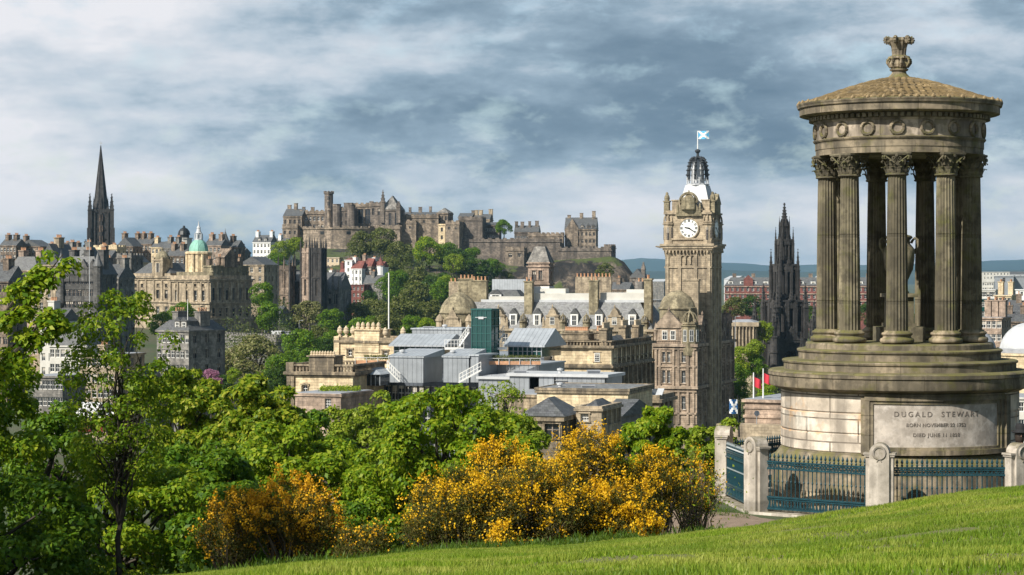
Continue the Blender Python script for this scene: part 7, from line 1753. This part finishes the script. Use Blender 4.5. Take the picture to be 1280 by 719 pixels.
# woodland mass on the castle slope and in the gardens
rng = nr(31); out = []
def wood(n, box, r0, r1, leaf, per):
    for k in range(n):
        px, Y = rng.uniform(box[0], box[1]), rng.uniform(box[2], box[3]); x = wx(px, Y); g_ = zrock(x, Y) if Y > 955 else zg(x, Y)
        r_ = rng.uniform(r0, r1); d_ = unit(rng.normal(0, 1, (per, 3))+[0, -.2, .4]); c_ = np.array([x, Y, g_+r_*rng.uniform(.5, 1.0)])
        out.append(leaves(c_+d_*r_*(.75+.3*rng.random((per, 1)))*[1, 1, .85], d_, leaf, rng, .2, jit=.8))
wood(190, (436, 640, 1040, 1225), 3.5, 6.5, .8, 110); wood(60, (600, 690, 1150, 1235), 2.5, 4.5, .8, 80); wood(110, (360, 560, 900, 1040), 3.5, 6, .75, 110); wood(150, (250, 560, 560, 900), 3.5, 6, .65, 130)
wood(60, (905, 1100, 800, 1150), 4, 7, .8, 110); wood(30, (900, 975, 470, 640), 3, 5, .55, 130); wood(26, (336, 350, 1020, 1150), 4, 6, .8, 100)
M['lf_wood'] = leafmat('woodland_leaf', [(.03, .055, .010), (.06, .085, .016), (.09, .115, .022), (.13, .15, .04)], .2, patch=(.035, (.10, .085, .04), (.05, .12, .012)))
V = np.concatenate(out); tag(link('woodland', npmesh('woodland', V, quads(V), 'lf_wood')), kind='stuff')

# ---- gorse in flower
M['gorse'] = leafmat('gorse_spines', [(.030, .034, .010), (.06, .060, .016), (.12, .085, .022), (.06, .09, .014), (.16, .13, .02)], .1, .8)
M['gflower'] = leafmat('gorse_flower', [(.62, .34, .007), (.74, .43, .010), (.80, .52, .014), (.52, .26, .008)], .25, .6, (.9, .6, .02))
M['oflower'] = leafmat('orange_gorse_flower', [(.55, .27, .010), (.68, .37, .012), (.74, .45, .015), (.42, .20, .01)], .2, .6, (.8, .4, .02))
def gorse(label, px, Y, yt, yb, rpx, seed, fl='gflower', nl=46, per=120, fper=60, dens=1.0, depth=.7):
    rng = nr(seed); rx = rpx/F*Y; z1 = wz(yt, Y); x = wx(px, Y); g0 = zg(x, Y)-.05; z0 = min(wz(yb, Y), z1-.5); rz = (z1-z0)/2*1.08; zc = (z1+z0)/2-g0
    e = empty('gorse_bush', (x, Y, g0), 0, label, 'bush', 'flowering gorse bushes')
    L = lobes_in(rng, rx*.88, rx*depth, rz*.86, nl, .75, -.95); sp = []; fw = []; st = MB()
    for l in L:
        c = l+[0, 0, zc]; rad = (.16+.13*rng.random())*min(1.4, .5+rx*.55); limb(st, (l[0]*.25, l[1]*.25, 0), c, .03, .008, rng, 4, .08, 4)
        n = int(per*dens*(rad/.25)**2*4.0); d_ = unit(rng.normal(0, 1, (n, 3))+[0, 0, .25]); pos = c+d_*rad*(.35+.65*rng.random((n, 1)))
        sp.append(leaves(pos, rng.normal(0, 1, (n, 3)), .055, rng, -.6, .22, 1.0))
        # flowers crowd towards the tips of the shoots that face the light
        ns = 10; sd = unit(rng.normal(0, 1, (ns, 3))+[0, -.3, .75])
        hl = (l[2]/rz+1)/2; amt = rng.random(ns)**1.8*(.14+1.3*hl**1.8)
        for q in range(ns):
            m_ = int(fper*dens*amt[q]); 
            if m_ < 3: continue
            t = rad*(.55+1.05*rng.random((m_, 1))); pos = c+sd[q]*t+[0, 0, .25]*t*rng.random()+rng.normal(0, .024, (m_, 3)); fw.append(leaves(pos, sd[q]+rng.normal(0, .6, (m_, 3)), .030, rng, 0, .9, .9))
    # dark woody heart
    st.obj('stem', 'twig', e); V = np.concatenate(sp); link('foliage', npmesh('foliage', V, quads(V), 'gorse'), e)
    V = np.concatenate(fw); link('blossom', npmesh('blossom', V, quads(V), fl), e); return e
gorse('biggest yellow gorse bush in the middle of the bank', 655, 31.5, 592, 700, 95, 41, nl=80)
gorse('left half of the gorse bank, brownish with scattered yellow flowers', 562, 31, 610, 700, 66, 42, nl=60, fper=36)
gorse('gorse with dense golden flowers at the right end of the bank', 765, 32, 607, 700, 62, 43, nl=60, fper=80)
gorse('tall brownish gorse behind the left half of the bank', 555, 34, 582, 690, 42, 44, nl=34, fper=22)
gorse('tall gorse with a yellow crest in the back row', 620, 34.5, 560, 660, 48, 45, nl=44)
gorse('tall gorse at the back, in front of the ashlar house', 735, 37, 536, 640, 55, 46, nl=54)
gorse('gorse in the back row right of the yellow crest', 690, 36, 572, 650, 50, 47, nl=44, fper=45)
gorse('sparser orange-yellow gorse beside the bare shrub', 815, 37.5, 562, 660, 52, 48, nl=46, fper=50)
gorse('gorse nearest to the corner fence post', 868, 39, 565, 668, 30, 49, nl=30, fper=40)
gorse('small low tuft of bright gorse at the lawn edge', 808, 29.5, 652, 676, 20, 50, nl=12, fper=70)
gorse('low golden gorse tuft at the foot of the big bush', 632, 29.3, 660, 690, 24, 51, nl=14, fper=70)
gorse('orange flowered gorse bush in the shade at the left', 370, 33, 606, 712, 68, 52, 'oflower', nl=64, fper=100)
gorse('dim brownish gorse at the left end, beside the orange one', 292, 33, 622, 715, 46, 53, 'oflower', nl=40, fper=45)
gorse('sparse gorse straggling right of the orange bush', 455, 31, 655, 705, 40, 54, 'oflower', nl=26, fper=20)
# bare multi-stemmed shrub between gorse and railings
rng = nr(90); e = empty('bare_shrub', (wx(862, 38), 38, zg(wx(862, 38), 38)-.05), 0, 'bare twiggy multi-stemmed shrub between the gorse and the railings', 'shrub'); b = MB()
for k in range(16):
    a = rng.uniform(0, 6.28); r_ = .25+.5*rng.random(); top = (math.cos(a)*r_, math.sin(a)*r_*.6, 1.0+.7*rng.random()); limb(b, (math.cos(a)*.06, math.sin(a)*.06, 0), top, .018, .006, rng, 6, .08, 4)
    for q in range(4):
        t = .4+.15*q; s_ = Vector(top)*t; limb(b, s_, s_+Vector((rng.normal(0, .22), rng.normal(0, .15), .25+.3*rng.random())), .007, .003, rng, 3, .1, 3)
b.obj('stem', 'twig', e); pos = np.stack([rng.normal(0, .42, 700), rng.normal(0, .25, 700), 1.15+rng.normal(0, .38, 700)], 1); V = leaves(pos, rng.normal(0, 1, (700, 3)), .05, rng); link('leaves', npmesh('leaves', V, quads(V), 'lf_yellow'), e)
# rough grass and low scrub along the foot of the bushes (nobody could count it)
rng = nr(8); pos = []
for k in range(26000):
    px = rng.uniform(240, 905); Y = rng.uniform(27.6, 31.5) if px < 800 else rng.uniform(28, 40); x = wx(px, Y); pos.append((x, Y, zl(x, Y)-(.25 if Y > 31 else 0)+abs(rng.normal(0, .05))+.01))
for k in range(9000):
    x, y = rng.uniform(2.6, 5.0), rng.uniform(41, 51)
    t_ = (47.5-y)/4.2*3.4+2.4
    if abs(x-t_) < .8 and 43 < y < 48 or math.hypot(x-MX, y-MY) < 4.35: continue
    pos.append((x, y, zg(x, y)+abs(rng.normal(0, .03))))
V = leaves(np.array(pos), rng.normal(0, 1, (len(pos), 3)), .075, rng, -1.6, .18, .6); M['rough'] = leafmat('rough_grass', [(.03, .07, .008), (.06, .12, .012), (.11, .16, .02)], .3)
tag(link('rough_grass', npmesh('rough_grass', V, quads(V), 'rough')), kind='stuff')
rng = nr(9); n = 60000; X = rng.uniform(-16, 1.0, n); Y = rng.uniform(33, 95, n)
pos = np.array([(x, y, zg(x, y)+abs(rng.normal(0, .35))) for x, y in zip(X, Y)]); V = leaves(pos, rng.normal(0, 1, (n, 3))+[0, 0, .5], .12, rng, -.3, .6, .6)
tag(link('undergrowth', npmesh('undergrowth', V, quads(V), 'lf_dark')), kind='stuff')
# clipped hedges on the roof terraces
def hedge(label, a, c, yt, yb, Y, mat, seed, dep=.8, leaf=.13):
    rng = nr(seed); w_ = wx(c, Y)-wx(a, Y); h_ = wz(yt, Y)-wz(yb, Y); n = int(w_*h_*520)
    pos = np.stack([rng.uniform(0, w_, n), rng.uniform(0, dep, n), rng.uniform(0, 1, n)**.7*h_*(.8+.3*np.sin(np.linspace(0, 1, n)*0+rng.uniform(0, .6, n)))], 1)
    V = leaves(pos, rng.normal(0, 1, (n, 3))+[0, -.4, .6], leaf, rng); o = link('hedge', npmesh('hedge', V, quads(V), mat)); o.location = P(a, yb, Y); tag(o, label, 'hedge', None)
hedge('low hedge on the roof terrace right of the green lift tower', 612, 676, 443.5, 452, 273.6, 'lf_olive', 61)
hedge('short hedge on the roof terrace left of the zinc box', 455, 486, 443.5, 450, 283, 'lf_olive', 62)
hedge('green planted roof in front of the cream wing', 398, 448, 483, 493, 240, 'lf_lime', 63, 4, .2)
# ---------------------------------------------------------------- finishing: kinds, haze
for o in list(C.objects):
    if o.parent is None and o.get('category') and not o.get('kind'): o['kind'] = 'thing'
hz_ = MB(); hz_.box(-13000, 13000, -60, 24000, -60, 200)
m = bpy.data.materials.new('haze_air'); m.use_nodes = True; nt = m.node_tree; nt.nodes.clear()
o_ = N(nt, 'ShaderNodeOutputMaterial'); pv = N(nt, 'ShaderNodeVolumePrincipled'); pv.inputs['Color'].default_value = (.42, .72, 1.0, 1); pv.inputs['Density'].default_value = 4.0e-5; pv.inputs['Anisotropy'].default_value = .3
nt.links.new(pv.outputs[0], o_.inputs['Volume']); M['haze'] = m
tag(hz_.obj('haze', 'haze'), kind='stuff')
